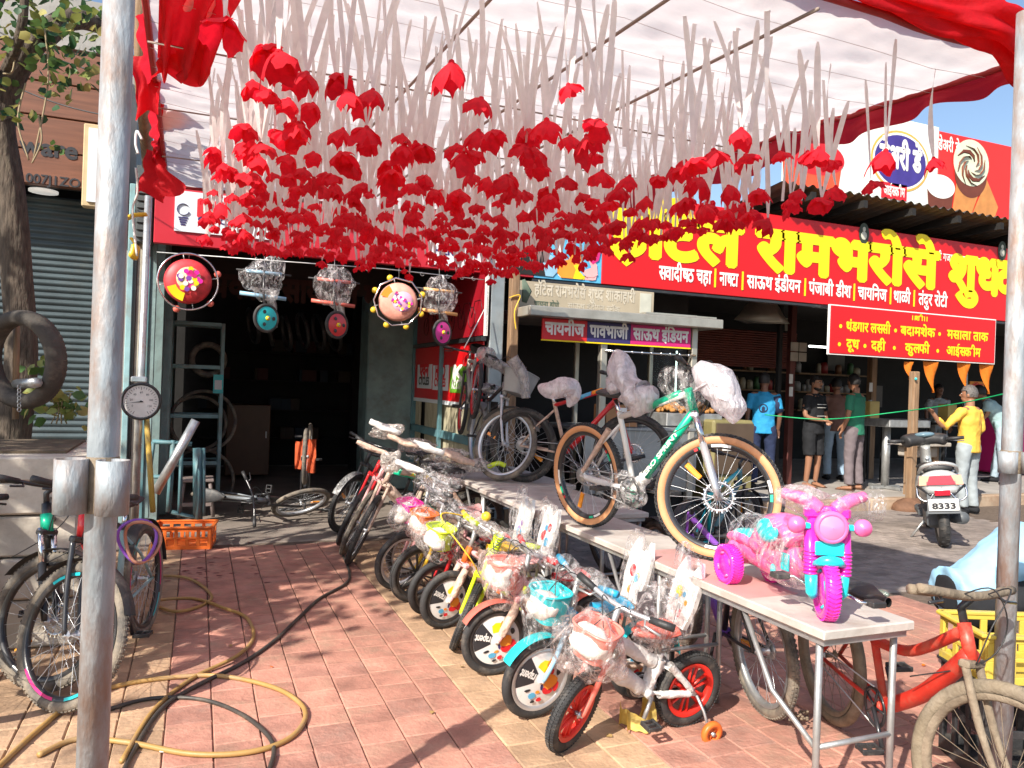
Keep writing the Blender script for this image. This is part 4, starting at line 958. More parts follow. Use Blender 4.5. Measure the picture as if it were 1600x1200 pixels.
# strings along which the ribbons are tied, and loose extra ribbons without flowers
ff = MB()                                                # flowers beyond the nearest 300
for (x, y) in far_spots:
    dz = fr_.gauss(0, .045); s = fr_.uniform(.42, .62); M = TR(x, y, ZC-.53+dz)
    for (me, m_, Mb) in ((fr_.choice(rm), ribbonm, RZ(fr_.uniform(-.8, .8)) @ SC(1, 1, (.49-dz)/.52)), (fr_.choice(fm), cloth_red, Euler((fr_.uniform(-.35, .35), fr_.uniform(-.35, .35), fr_.uniform(0, 6.28))).to_matrix().to_4x4() @ SC(s, s, s))):
        ff.m(m_).add([v.co for v in me.vertices], [tuple(p.vertices) for p in me.polygons], M @ Mb, True)
tag(ff.build('hanging_flowers', can), kind='stuff')
stg = MB(mat('thin_string', (.62, .56, .54), .7))
for j in range(17):
    y = 2.5+.27*j; v = (y-2.3)/4.8; stg.tube([cpos(k/10, min(1, max(0, v)), -.03) for k in range(11)], .0012, 4)
tag(stg.build('tie_strings', can), kind='stuff')
ex = MB(ribbonm)
for n in range(180):
    x = fr_.uniform(.05, 3.3); y = fr_.uniform(2.5, 6.7); v = (y-1.8)/5.3
    if x > 3.5-.74*v: continue
    L = fr_.uniform(.42, .52); wd = fr_.uniform(.007, .013); a0 = fr_.uniform(-.8, .8); tw = fr_.uniform(-2, 2); dx = fr_.uniform(-.07, .07)
    ex.grid(lambda u, w_: Vector((x+dx*w_, y, ZC-.03-L*w_))+Vector((math.cos(a0+tw*w_), math.sin(a0+tw*w_), 0))*((u-.5)*2*wd), 1, 8)
tag(ex.build('loose_ribbons', can), kind='stuff')

# ================================================================== TREE AT LEFT
bark = mat('rough_dark_bark', (.085, .065, .05), .95, 0, .45, 12, 1.6, 14, .3, (.17, .14, .10), stretch=(4, 4, .9))
leafm = [mat('leaf_green_'+n, c, .5, 0, .25, 10, trans=.35) for n, c in (('dark', (.035, .10, .04)), ('mid', (.08, .16, .04)), ('pale', (.24, .28, .07)), ('yellowing', (.38, .34, .10)))]
tr = thing('street_tree', 'tree with rough dark trunk rising from the concrete planter, sparse yellow green leaves', 'tree', (-1.15, 5.9, 1.1))
def barktube(pts, rads, seed, name):
    P = smoothp(pts, 8); n = len(P); mb = MB(bark)
    def f(u, v):
        i = min(int(v*(n-1)), n-2); t = v*(n-1)-i; p = P[i].lerp(P[i+1], t); k = v*(len(rads)-1); a_ = int(min(k, len(rads)-2)); r = rads[a_]+(rads[a_+1]-rads[a_])*(k-a_)
        a = u*2*PI; d = (P[i+1]-P[i]).normalized(); x = d.cross(Vector((.3, 1, .2))).normalized(); y = x.cross(d)
        rg_ = 1+.10*nz((math.cos(a)*3, math.sin(a)*3, v*3+seed))+.07*nz((math.cos(a)*9, math.sin(a)*9, v*6+seed))
        return p+(x*math.cos(a)+y*math.sin(a))*r*rg_
    return mb.grid(f, 40, n*5).build(name, tr)
D = 5.3
barktube([atD(16, 700, D), atD(34, 560, D), atD(26, 420, D), atD(16, 300, D), atD(2, 190, D), atD(20, 120, D), atD(60, 60, D)], [.115, .098, .092, .088, .086, .08, .07], 1, 'trunk')
barktube([atD(60, 62, D), atD(110, 30, D+.2), atD(165, 42, D+.4), atD(235, 62, D+.7)], [.085, .075, .055, .04], 2, 'branch')
barktube([atD(4, 190, D), atD(-60, 90, D-.2), atD(-160, -40, D-.6), atD(-330, -140, D-1.2)], [.09, .085, .07, .05], 3, 'branch')
barktube([atD(-40, 110, D-.2), atD(-20, 20, D-.1), atD(30, -60, D)], [.08, .06, .04], 4, 'branch')
barktube([atD(10, 110, D-.25), atD(30, 60, D-.35), atD(38, 5, D-.4), atD(36, -50, D-.4)], [.035, .03, .025, .02], 7, 'branch')
lr = random.Random(3)
def leaf(mb, p, s, q):
    M = TR(p) @ Euler((lr.uniform(-1.2, 1.2), lr.uniform(-1.2, 1.2), lr.uniform(0, 6.28))).to_matrix().to_4x4() @ SC(s, s, s)
    mb.m(leafm[q]); mb.add([(0, 0, 0), (.28, .22, .05), (.42, .62, .02), (0, 1.05, -.1), (-.42, .62, .02), (-.28, .22, .05), (0, .5, -.06)], [(0, 1, 6), (1, 2, 6), (2, 3, 6), (3, 4, 6), (4, 5, 6), (5, 0, 6)], M, True)
cr = MB()
for (u, v, d_, ru, n, s) in [(60, 30, D-.3, .35, 70, .10), (100, 60, D-.2, .28, 70, .10), (30, 5, D-.4, .3, 45, .09), (130, 15, D, .25, 40, .09), (80, 110, D-.25, .16, 26, .09), (90, 150, D-.2, .12, 16, .08), (25, 175, D-.3, .10, 16, .08), (235, 20, D+.8, .25, 30, .10), (85, 230, D-.25, .05, 6, .06), (0, 60, D-.5, .25, 26, .1), (150, 60, D+.2, .2, 22, .08)]:
    c0 = atD(u, v, d_)
    for k in range(n):
        q = Vector((lr.gauss(0, .6), lr.gauss(0, .6), lr.gauss(0, .55)))*ru; leaf(cr, c0+q, s*lr.uniform(.55, 1.05), lr.choice([0, 0, 1, 1, 2, 2, 3]))
# the rest of the crown reaches out to the left of the photograph and shades the pavement
for (cx, cy, cz, ru, n) in [(-3.1, 4.3, 3.9, .75, 420), (-2.6, 5.0, 4.1, .6, 260), (-3.6, 3.6, 3.7, .7, 300), (-2.2, 3.9, 4.3, .5, 180), (-3.9, 4.9, 4.3, .9, 300), (-2.5, 3.5, 3.5, .35, 90)]:
    for k in range(n):
        q = Vector((lr.gauss(0, .62), lr.gauss(0, .62), lr.gauss(0, .45)))*ru; leaf(cr, Vector((cx-.8, cy-.9, cz))+q, .15*lr.uniform(.6, 1.2), lr.choice([0, 0, 1, 1, 2]))
tag(cr.build('crown', tr), kind='stuff')
barktube([Vector((-1.9, 5.2, 3.6)), Vector((-2.7, 4.3, 3.8)), Vector((-3.6, 3.6, 3.9)), Vector((-4.5, 3.1, 4.0))], [.07, .06, .05, .03], 8, 'branch')
for (a, b, c_) in [((70, 45, 5), (75, 130, 5), (52, 250, 5)), ((60, 180, 5), (65, 220, 5), (50, 255, 5)), ((40, 130, 5), (28, 190, 5), (45, 250, 5)), ((25, 60, 5), (20, 110, 5), (5, 115, 5))]:
    MB(mat('dry_vine', (.32, .25, .15), .8)).tube(smoothp([atD(*a), atD(*b), atD(*c_)]), .006, 5).build('vine', tr)
# creeper growing at the foot of the trunk
cp = thing('creeper_plant', 'small leafy creeper in the planter beside the trunk foot', 'plant', atD(90, 650, 5.1))
pl_ = MB()
for k in range(60):
    leaf(pl_, atD(92+lr.gauss(0, 20), 632+lr.gauss(0, 16), 5.1+lr.uniform(-.15, .15)), .085*lr.uniform(.6, 1.1), lr.choice([1, 2, 2, 3]))
for k in range(8): leaf(pl_, atD(55+lr.gauss(0, 10), 572+lr.gauss(0, 6), 5.05), .08, lr.choice([1, 2]))
pl_.build('leaves', cp)
st_ = MB(mat('dry_vine', (.32, .25, .15)))
for k in range(4): st_.tube(smoothp([atD(80+8*k, 662, 5.12), atD(88+4*k, 640, 5.1), atD(75+12*k, 615, 5.1)]), .005, 4)
st_.build('stem', cp)
# overhead wires at left
for (a, b, lab) in (((-20, 40, 6), (200, 125, 6), 'upper dark wire crossing in front of the brown sign'), ((-10, 120, 6.5), (190, 185, 6.5), 'lower dark wire crossing in front of the brown sign')):
    A = atD(*a); B = atD(*b); tag(MB(black_p).tube([A.lerp(B, k/8)-Vector((0, 0, .05*math.sin(k/8*PI))) for k in range(9)], .006, 5).build('overhead_wire'), lab, 'wire')
# hanging car tyre
def torus_tyre(mb, Rr, r, M, n=48, tread=0):
    def f(u, v):
        a = u*2*PI; b = v*2*PI; rx = r*(1+.0*math.sin(b)); cx = math.cos(b); sx = math.sin(b)
        q = (abs(cx)**.75)*(1 if cx > 0 else -1); z = (abs(sx)**.8)*(1 if sx > 0 else -1)
        rr0 = Rr+q*r*.72
        if tread and cx > .35: rr0 -= .006*(math.sin(a*90+z*2) > .4)
        return Vector((math.cos(a)*rr0, math.sin(a)*rr0, z*r*1.0))
    return mb.grid(f, n, 16, M)
tD = 4.6; tc = atD(36, 562, tD); rT = 78/1200*tD
ty = thing('motor_tyre', 'worn grey motor tyre hung on a flat iron bracket in front of tree', 'tyre', tc)
TM = TR(tc) @ Matrix((cR0, cU0, -cF)).transposed().to_4x4() @ RY(R(-16)) @ RX(R(4))
torus_tyre(MB(mat('old_car_tyre', (.06, .052, .045), .85, 0, .25, 8, .4, 60, .3, (.2, .165, .13))), rT*.84, rT*.21, TM, 180, 1).build('tyre', ty)
bkt = thing('tyre_bracket', 'flat iron bracket with chain that holds the hanging tyre', 'bracket', atD(28, 660, tD+.1))
MB(old_wood).tube([atD(26, 505, tD+.12), atD(24, 655, tD+.12)], .018, 4).build('bar', bkt)
MB(steel_d).tube([atD(26, 600, tD+.1), atD(58, 598, tD-.15)], .03, 8).build('arm', bkt)
for k in range(7): MB(steel_d).tube([atD(30, 604+6*k, tD-.12)+Vector((.008*math.cos(a), .0 if k % 2 else .008*math.cos(a), .012*math.sin(a))) for a in [2*PI*q/8 for q in range(8)]], .003, 4, closed=True).build('chain_link', bkt)
# ---- hoses on the ground
def hose(name, label, uvs, r, m, lift=0):
    P = smoothp([onZ(u, v, r+(lift if i % 3 == 1 else 0)) for i, (u, v) in enumerate(uvs)], 8); tag(MB(m).tube(P, r, 8).build(name), label, 'hose')
hy = mat('yellow_brown_hose', (.42, .25, .08), .5, 0, .15, 6, .1, 40, .35, (.35, .25, .16)); hk = mat('black_hose', (.05, .045, .04), .5, 0, .2, 6, .1, 40, .3, (.2, .17, .13))
hose('air_hose', 'long black air hose running from the parked bicycles diagonally to the front', [(536, 868), (546, 895), (540, 912), (500, 935), (470, 962), (430, 1000), (380, 1035), (300, 1075), (250, 1110), (205, 1180), (180, 1240)], .011, hk)
hose('water_hose', 'yellow hose with a big loop on pavement beside the left bicycles', [(-20, 1215), (60, 1140), (120, 1095), (200, 1068), (300, 1056), (360, 1058), (430, 1075), (470, 1100), (476, 1125), (450, 1155), (390, 1175), (300, 1178), (200, 1160), (120, 1155), (60, 1180)], .012, hy)
hose('water_hose', 'yellow hose coming from under the green bicycle and bending back beside the black hose', [(200, 900), (288, 902), (330, 930), (310, 948), (270, 955), (240, 940), (300, 935), (350, 950), (385, 965), (396, 995), (370, 1025), (300, 1060), (240, 1110), (190, 1190)], .011, hy, .012)
hose('air_hose', 'thin dark hose loop inside the yellow hose loop', [(150, 1115), (230, 1092), (310, 1092), (370, 1112), (415, 1145), (428, 1175), (415, 1215)], .010, hk)
# orange crate
def crate(name, label, M, L, W, Hh, m, holes=6, group=None):
    t = thing(name, label, 'crate', M=M, group=group); th = .012
    MB(m).box((0, 0, .01), (L*.92, W*.9, .02), bev=.004).build('base', t, local=True)
    for ax_, (sx, sy) in enumerate(((0, 1), (0, -1), (1, 0), (-1, 0))):
        mb = MB(m); ln = L if sy else W; k = int(ln/.09); ux = Vector((1, 0, 0)) if sy else Vector((0, 1, 0)); nn_ = Vector((sx, sy, 0)); c0 = nn_*((W if sy else L)/2)
        def bar(a0, a1, z0, z1):
            c_ = c0+ux*((a0+a1)/2)*1+Vector((0, 0, (z0+z1)/2)); mb.box(c_, ((a1-a0) if sy else th, th if sy else (a1-a0), z1-z0), bev=.002)
        bar(-ln/2, ln/2, .0, Hh*.16); bar(-ln/2, ln/2, Hh*.86, Hh); bar(-ln/2, ln/2, Hh*.48, Hh*.56)
        for i in range(k+1): a = -ln/2+(ln-.03)*i/k; bar(a, a+.03, Hh*.16, Hh*.48); bar(a, a+.03, Hh*.56, Hh*.86)
        mb.build('side_panel', t, local=True)
        rim = MB(m); rim.box(c0*1.03+Vector((0, 0, Hh)), ((ln*1.03) if sy else .035, .035 if sy else (ln*1.03), .016), bev=.004).build('rim', t, local=True)
    return t
oc = onZ(295, 858); crate('orange_crate', 'low orange plastic crate on the pavement beside the teal stand', TR(oc.x-.04, oc.y+.16, .0) @ RZ(R(-8)), .50, .34, .20, orange_p)
# ---- rack with tyres inside the shop
rk = thing('tyre_rack', 'tall teal steel rack in the shop entrance holding bicycle tyres', 'rack', (0, 10.6, 0))
ra_ = atD(262, 510, 10.2); YR = 10.6
xa = onY(268, 510, YR).x; xb = onY(349, 520, YR).x; xa2 = onY(226+14, 760, YR).x; xb2 = onY(337, 762, YR).x; zt_ = 2.25
for (x0_, x1_) in ((xa, xa+.02), (xb, xb)):
    for yy in (0, .42): MB(teal_l).box((x0_, YR+yy, zt_/2), (.045, .045, zt_), bev=.005).build('upright', rk)
for zz in (.45, 1.05, 1.68, zt_-.02):
    MB(teal_l).box(((xa+xb)/2, YR-.005, zz), (xb-xa-.047, .035, .05), bev=.005).build('crossbar', rk); MB(teal_l).box(((xa+xb)/2, YR+.42, zz), (xb-xa-.047, .035, .05), bev=.005).build('crossbar', rk)
    MB(dark_wall).box(((xa+xb)/2, YR+.2, zz+.0), (xb-xa-.06, .36, .012)).build('shelf', rk)
q = onY(341, 600, YR-.04); MB(cyan_p).box((q.x, YR-.035, q.z), (.12, .006, .24)).build('card', rk); MB(sign_white).box((q.x, YR-.04, q.z-.01), (.085, .004, .12)).build('card', rk)
for (u, v, rr0, r2, lab) in ((325, 562, .25, .055, 'small dusty tyre on the top shelf of the teal rack'), (318, 658, .42, .03, 'large thin tyre on the middle shelf of the rack'), (312, 752, .44, .03, 'large thin tyre at the bottom of the rack'), (308, 662, .38, .03, 'second thin tyre behind the middle shelf tyre')):
    q = onY(u, v, YR+.12); tt = thing('spare_tyre', lab, 'tyre', (q.x, YR+.12+(.1 if u == 308 else 0), q.z), group='tyres on the teal rack')
    torus_tyre(MB(rubber_d), rr0-r2, r2, TR(q.x, YR+.12+(.1 if u == 308 else 0), q.z) @ RX(R(84)), 60, 0).build('tyre', tt)
# teal steel stands, steel pipe, plastic stool in front
sd_ = thing('teal_stand', 'teal steel trestle stand in front of the tyre rack', 'stand', (onY(268, 800, 8.0).x, 8.0, .0))
YT = 7.9
def P(u, v, y=YT): return onY(u, v, y)
for (a, b, w_) in (((309, 700), (309, 812), .07), ((271, 688), (263, 800), .04), ((240, 690), (233, 745), .03), ((318, 700), (318, 806), .03), ((284, 700), (280, 805), .03)):
    MB(teal_p).tube([P(*a), P(*b)], w_*.62, 4).build('leg', sd_)
MB(teal_p).tube([P(238, 690), P(300, 694)], .022, 4).build('top_bar', sd_); MB(teal_p).tube([P(268, 800), P(316, 812)], .02, 4).build('foot_bar', sd_); MB(teal_p).tube([P(240, 745), P(270, 745)], .02, 4).build('cross_bar', sd_)
spp = thing('steel_pipe', 'loose shiny steel pipe leaning on the teal stand', 'pipe', P(245, 790)); MB(steel).tube([P(243, 770, YT-.2), P(306, 657, YT-.2)], .042, 14).build('pipe', spp)
ysk = thing('yellow_stick', 'yellow painted stick leaning against the gauge pipe', 'stick', atD(240, 800, 6.4)); MB(mat('worn_yellow_paint', (.55, .36, .06), .6, 0, .2, 5, 0, 40, .3)).tube([atD(229, 652, 6.4), atD(239, 800, 6.1)], .022, 6).build('stick', ysk)
stl = thing('plastic_stool', 'grey brown plastic stool inside the shop behind the teal stand', 'stool', P(305, 800, 9.0))
sc0 = P(308, 745, 9.0)
sm_ = mat('grey_brown_plastic', (.20, .16, .15), .6, 0, .15)
MB(sm_).box((sc0.x, 9.0, .45), (.34, .34, .03), bev=.012).build('seat', stl)
for sx in (-1, 1):
    for sy in (-1, 1): MB(sm_).tube([(sc0.x+sx*.13, 9.0+sy*.13, .44), (sc0.x+sx*.17, 9.0+sy*.17, .06)], .022, 5).build('leg', stl)
MB(sm_).box((sc0.x, 8.83, .2), (.3, .02, .04)).build('stretcher', stl)
# sheets on the dark side pillar
lp_ = thing('corner_pillar', 'dark teal plaster pillar at the left side of the shop opening', 'pillar', (xl+.12, 9.4, 0))
MB(plaster_t).box((onY(246, 600, 9.3).x, 9.45, 1.2), (.26, .3, 2.38), bev=.02).build('pillar', lp_)
q = onY(237, 568, 9.28); MB(mat('small_paper_card', (.35, .36, .36), .6)).box((q.x, 9.29, q.z), (.1, .01, .17)).box((q.x, 9.29, q.z-.13), (.1, .012, .05)).build('card', lp_)
# dark cupboard, brown door box inside, shelves of parts
cb = thing('brown_cabinet', 'plain brown wooden cabinet deep inside the bicycle shop', 'cabinet', onY(388, 730, 12.4)); q0 = onY(355, 632, 12.4); q1 = onY(420, 742, 12.4)
MB(mat('brown_laminate', (.09, .042, .018), .5, 0, .15)).box(((q0.x+q1.x)/2, 12.7, (q0.z+.06)/2), (q1.x-q0.x, .55, q0.z-.06), bev=.01).build('body', cb)
MB(steel_d).box((q1.x-.06, 12.41, q0.z*.6), (.02, .03, .1)).build('handle', cb)
rr = random.Random(6)
for k in range(6):
    x = .7+.23*k; tt = thing('spare_tyre', 'dark tyre', 'tyre', (x, 11.6, 2.2), group='tyres hanging in a row under the shop ceiling'); tt['label'] = 'dark bicycle tyre hanging edge-on in the row under the shop ceiling'
    torus_tyre(MB(black_p), .25, .028, TR(x, 11.6, 2.28+rr.uniform(-.05, .05)) @ RZ(rr.uniform(-.3, .3)) @ RY(R(78)), 36, 0).build('tyre', tt)
sf = thing('parts_shelf', 'dark steel shelf crowded with boxes of spare parts at the back of the shop', 'shelf', (1.2, 13.9, 0))
for zz in (.5, 1.0, 1.5, 2.0): MB(dark_wall).box((1.3, 13.9, zz), (2.6, .4, .03)).build('shelf_board', sf)
for k in range(26):
    z = rr.choice([.5, 1.0, 1.5, 2.0]); MB(mat('parts_box_%d' % (k % 5), rr.choice([(.04, .025, .015), (.03, .03, .035), (.05, .045, .035), (.06, .012, .01), (.015, .025, .04)]), .7)).box((rr.uniform(.1, 2.5), 13.85-.002*k, z+.12), (rr.uniform(.1, .3), .3, .2), bev=.006).build('parts_box', sf)
# ---- rod and hanging toys under the shop sign
YH = 8.0
hr = thing('hanging_rod', 'thin steel rod with hooks under the bicycle shop sign', 'rod', (1.4, YH, 2.8))
MB(steel_d).tube([onY(245, 394, YH), onY(600, 420, YH), onY(790, 441, YH)], .006, 6).build('rod', hr)
for u in (402, 430, 505, 575, 660, 700, 722, 740): q = onY(u, 402+(u-402)*.09, YH); MB(steel_d).tube([q+Vector((.02*math.cos(a), 0, -.02+.02*math.sin(a))) for a in [R(100+i*30) for i in range(9)]], .003, 5).build('hook', hr)
def walker(u, v, label, seed, ru, rv, octo, c1, c2, c3, yaw):
    q = onY(u, v, YH-.02); sx = ru/1200*7.4; t = thing('baby_walker', label, 'baby walker', (q.x, YH, q.z+.35))
    M = TR(q) @ Matrix((cR0, cU0, -cF)).transposed().to_4x4() @ RY(yaw)
    n = 9 if octo else 40; Rw = rv/1200*7.5; pts = [Vector((Rw*math.cos(2*PI*k/n+.3), Rw*math.sin(2*PI*k/n+.3), 0)) for k in range(n)]
    MB(chrome).tube(pts, .009, 8, closed=True, M=M).build('ring_frame', t)
    Ri = Rw*.80
    MB(c1).lathe([(.0001, .05), (Ri*.5, .055), (Ri*.9, .035), (Ri, .0), (Ri*.9, -.05), (.0001, -.06)], M, 36).build('seat_cloth', t)
    MB(c2).lathe([(.0001, .075), (Ri*.45, .07), (Ri*.55, .045)], M @ TR(Ri*.22 if octo else 0, -.0 if octo else .02, 0), 30).build('tray', t)
    MB(c3).add([(Ri*math.cos(a)*r_, Ri*math.sin(a)*r_, .052+.004*(r_ > .8)) for a in [R(200+8*i) if not octo else R(120+6*i) for i in range(8)] for r_ in (.55, .93)], [(2*i, 2*i+1, 2*i+3, 2*i+2) for i in range(7)], M).build('play_panel', t)
    r = random.Random(seed); dm = MB()
    for k in range(26):
        a = r.random()*6.28; d = Ri*.5*math.sqrt(r.random()); dm.m([pink_h, print_magenta, purple_p, print_yellow, print_white][k % 5])
        dm.lathe([(.0001, .0), (.014+.01*(not octo), .0)], M @ TR(d*math.cos(a)+(Ri*.22 if octo else 0), d*math.sin(a)+.01, .0775+.0003*k), 9)
    dm.build('printed_dots', t)
    for k in range(4): a = k*PI/2+.2; MB(steel_d).tube([Vector((Ri*.9*math.cos(a), Ri*.9*math.sin(a), 0)), Vector((Rw*math.cos(a), Rw*math.sin(a), 0))], .005, 5, M=M).build('strut', t)
    for k in range(3 if not octo else 8):
        a = [.35, -.75, -1.9][k] if not octo else 2*PI*k/8+.35; MB(coral_p if not octo else yellow_p).ball(Vector((Rw*1.05*math.cos(a), Rw*1.05*math.sin(a), -.02)), (.035, .035, .025), M, 10, 7).build('castor', t)
    MB(steel_d).tube([q+Vector((0, 0, Rw)), Vector((q.x, YH, onY(u, 404, YH).z))], .003, 5).build('hanging_wire', t)
wk1 = mat('red_printed_cloth', (.70, .05, .06), .5, 0, .3, 18); wk2 = mat('cream_printed_cloth', (.75, .58, .36), .5, 0, .35, 22); wk3 = mat('salmon_cloth', (.80, .36, .28), .5, 0, .15, 18); wk4 = mat('lilac_dotted_cloth', (.80, .42, .58), .5, 0, .1, 18)
walker(294, 440, 'round red and yellow baby walker with chrome ring hanging leftmost under the sign', 1, 38, 43, False, wk1, wk2, print_yellow, R(28))
walker(622, 472, 'pink baby walker with octagonal ring and purple dots hanging under the sign', 2, 40, 41, True, wk3, wk4, print_orange, R(8))
# ================================================================== BICYCLES
_wc = {}
def wheel_meshes(Rw, tw, style, rimm, tyrem, wall=None, knob=0, deco=None):
    k = (Rw, tw, style, rimm.name, tyrem.name, wall.name if wall else '', knob, deco)
    if k in _wc: return _wc[k]
    rt = tw/2; Rc = Rw-rt; ty = MB(tyrem); nu = 48; nv = 12
    vs = []; 
    for i in range(nu):
        a = 2*PI*i/nu
        for j in range(nv):
            b = 2*PI*j/nv; r = Rc+rt*math.cos(b); y = rt*.92*math.sin(b); vs.append((r*math.cos(a), y, r*math.sin(a)))
    base = len(ty.V); ty.V += [Vector(v) for v in vs]
    for i in range(nu):
        for j in range(nv):
            b = (j+.5)*2*PI/nv; cb = math.cos(b)
            if wall: ty.m(wall if -.75 < cb < .62 else tyrem)
            ty.face([base+i*nv+j, base+i*nv+(j+1) % nv, base+((i+1) % nu)*nv+(j+1) % nv, base+((i+1) % nu)*nv+j], True)
    ty.m(tyrem)
    if knob:
        kn = int(2*PI*Rw/(.024 if Rw > .25 else .017))
        for i in range(kn):
            for row in ((-1, 1) if knob == 1 else (-1, 0, 1)):
                a = 2*PI*(i+(.5 if row == 0 else 0))/kn; b = row*(.62 if knob > 1 else .35); r = Rc+rt*math.cos(b)*1.0; y = rt*.92*math.sin(b)
                M = RY(-a) @ TR(r, y, 0) @ RZ(b*1.0); ty.box((0, 0, 0), (.009, rt*.42, .010 if Rw < .25 else .014), M)
    rr = Rw-tw-.001; rim = MB(rimm)
    rw = tw*.34
    rim.lathe([(rr+.006, -rw), (rr+.004, -rw), (rr-.012, -rw*.9), (rr-.018, -rw*.4), (rr-.018, rw*.4), (rr-.012, rw*.9), (rr+.004, rw), (rr+.006, rw)], RX(R(90)), 48)
    if deco:
        for (dm, a0, a1) in deco:
            for sgn in (1, -1):
                d = MB(); rim.m(dm); seg = max(2, int((a1-a0)/8)); vs = []
                for q in range(seg+1):
                    a = R(a0+(a1-a0)*q/seg); 
                    for r0 in (rr-.011, rr+.003): vs.append((r0*math.cos(a), sgn*(rw*(.92 if r0 < rr-.005 else 1.0)+.0012), r0*math.sin(a)))
                rim.add(vs, [(2*q, 2*q+1, 2*q+3, 2*q+2)[::sgn] for q in range(seg)])
        rim.m(rimm)
    inn = MB((mud if rimm.name == 'rusty_muddy_metal' else alu) if style != 'disc' else white_p)
    hubr = .018 if Rw > .25 else .014
    inn.lathe([(.001, -.045), (hubr*.5, -.045), (hubr*.5, -.034), (hubr*1.3, -.030), (hubr*1.3, -.026), (hubr*.7, -.022), (hubr*.7, .022), (hubr*1.3, .026), (hubr*1.3, .030), (hubr*.5, .034), (hubr*.5, .045), (.001, .045)], RX(R(90)), 12)
    if style == 'spoke':
        ns = 28
        for i in range(ns):
            s = 1 if i % 2 else -1; a = 2*PI*i/ns; b = a+(.42 if (i//2) % 2 else -.42); p = Vector((hubr*1.1*math.cos(b), s*.028, hubr*1.1*math.sin(b))); q = Vector(((rr-.014)*math.cos(a), s*.003, (rr-.014)*math.sin(a)))
            inn.tube([p, q], .0014 if Rw > .25 else .0012, 3, caps=False)
    elif style == 'mag':
        inn.m(rimm); 
        for i in range(6):
            a = 2*PI*i/6; d = Vector((math.cos(a), 0, math.sin(a))); e = Vector((-math.sin(a), 0, math.cos(a)))
            for sgn in (1, -1): inn.tube([d*hubr, d*(rr*.5)+e*.02*sgn, d*(rr-.012)+e*.045*sgn], [.012, .009, .013], 6, flat=.6)
    elif style == 'disc':
        for sgn in (1, -1):
            y = .016*sgn; Rd = rr-.012; Md = TR(0, y, 0) @ (RX(R(90)) if sgn < 0 else RX(R(-90))); inn.m(white_p).lathe([(Rd, -.006), (Rd*.6, .002), (.001, .006)], Md, 36)
            Mt = Md @ TR(0, 0, .0035); r = random.Random(hash(rimm.name) % 97+int(Rw*1000))
            # black wedge with the wordmark, coloured sticker blobs
            inn.m(print_black); inn.add([(Rd*math.cos(a)*q, Rd*math.sin(a)*q, z_) for a in [R(-62+9*i) for i in range(9)] for q, z_ in ((.28, .0052), (.6, .0030), (.97, -.0042))], [f_ for i in range(8) for f_ in ((3*i, 3*i+1, 3*i+4, 3*i+3), (3*i+1, 3*i+2, 3*i+5, 3*i+4))], Md, False)
            inn.m(print_white); text(inn, 'rapent', Mt @ RZ(R(-26)) @ TR(Rd*.30, -.018, .0025), .062, width=Rd*.66, bold=.03)
            for (cx, cy, rx, ry, m) in ((-.36, .1, .30, .26, print_orange), (-.3, .42, .22, .16, print_red), (-.62, .3, .13, .2, print_red), (-.30, -.25, .2, .16, print_red), (-.12, -.5, .26, .22, print_yellow), (-.36, -.52, .16, .2, print_orange), (-.3, .08, .14, .09, print_white), (-.42, .2, .06, .05, print_black), (-.2, .2, .06, .05, print_black), (.3, .52, .16, .12, print_blue), (.02, .7, .12, .09, print_red), (-.7, -.2, .1, .14, print_black), (.5, .3, .13, .05, print_black), (.1, .42, .1, .06, print_orange), (-.55, -.6, .08, .08, print_blue), (.25, .75, .1, .05, print_black), (-.05, .25, .05, .14, print_navy)):
                n = 9; inn.m(m); k0 = len(inn.V); zq = .003+.0004*(k0 % 7); inn.add([(Rd*(cx+rx*r.uniform(.8, 1.15)*math.cos(2*PI*i/n)), Rd*(cy+ry*r.uniform(.8, 1.15)*math.sin(2*PI*i/n)), zq-.004*math.hypot(cx, cy)) for i in range(n)], [tuple(range(n))], Mt, False)
    t = (ty.mesh('tyre'), rim.mesh('rim'), inn.mesh('wheel')); _wc[k] = t; return t
def crumple(mb, c, r, seed, amp=.25, n=22, spikes=3, sq=1.):
    rn = random.Random(seed); sp = [(Vector((rn.gauss(0, 1), rn.gauss(0, 1), rn.gauss(0, 1))).normalized(), rn.uniform(.15, .5)) for _ in range(spikes)]
    c = Vector(c); vs = []; 
    def f(u, v):
        a = u*2*PI; b = -PI/2+v*PI; d = Vector((math.cos(b)*math.cos(a), math.cos(b)*math.sin(a), math.sin(b)))
        k = 1+amp*1.1*nz(d*1.9+Vector((seed, 0, 0)), 1)+amp*.35*abs(nz(Vector((d.x*7, d.y*7, d.z*2.2))+Vector((0, seed, 0)), 1))+amp*.12*nz(d*13, 1)
        for (q, h) in sp: k += h*max(0, d.dot(q)-.78)*4
        return c+Vector((d.x*r[0], d.y*r[1], d.z*r[2]))*k
    return mb.grid(f, n, n//2+4)
def crumple_tube(mb, pts, rads, seed, amp=.3, n=14):
    P = smoothp(pts, 6); N = len(P)
    def f(u, v):
        i = min(int(v*(N-1)), N-2); t = v*(N-1)-i; p = P[i].lerp(P[i+1], t); k = v*(len(rads)-1); a_ = int(min(k, len(rads)-2)); r = rads[a_]+(rads[a_+1]-rads[a_])*(k-a_)
        a = u*2*PI; d = (P[i+1]-P[i]).normalized(); x = d.cross(Vector((.1, .9, .3))).normalized(); y = x.cross(d)
        g_ = 1+amp*1.1*nz((math.cos(a)*1.3, math.sin(a)*1.3, v*4+seed))+amp*.35*abs(nz((math.cos(a)*5, math.sin(a)*5, v*6+seed)))
        return p+(x*math.cos(a)+y*math.sin(a))*r*g_
    return mb.grid(f, n, N*3)
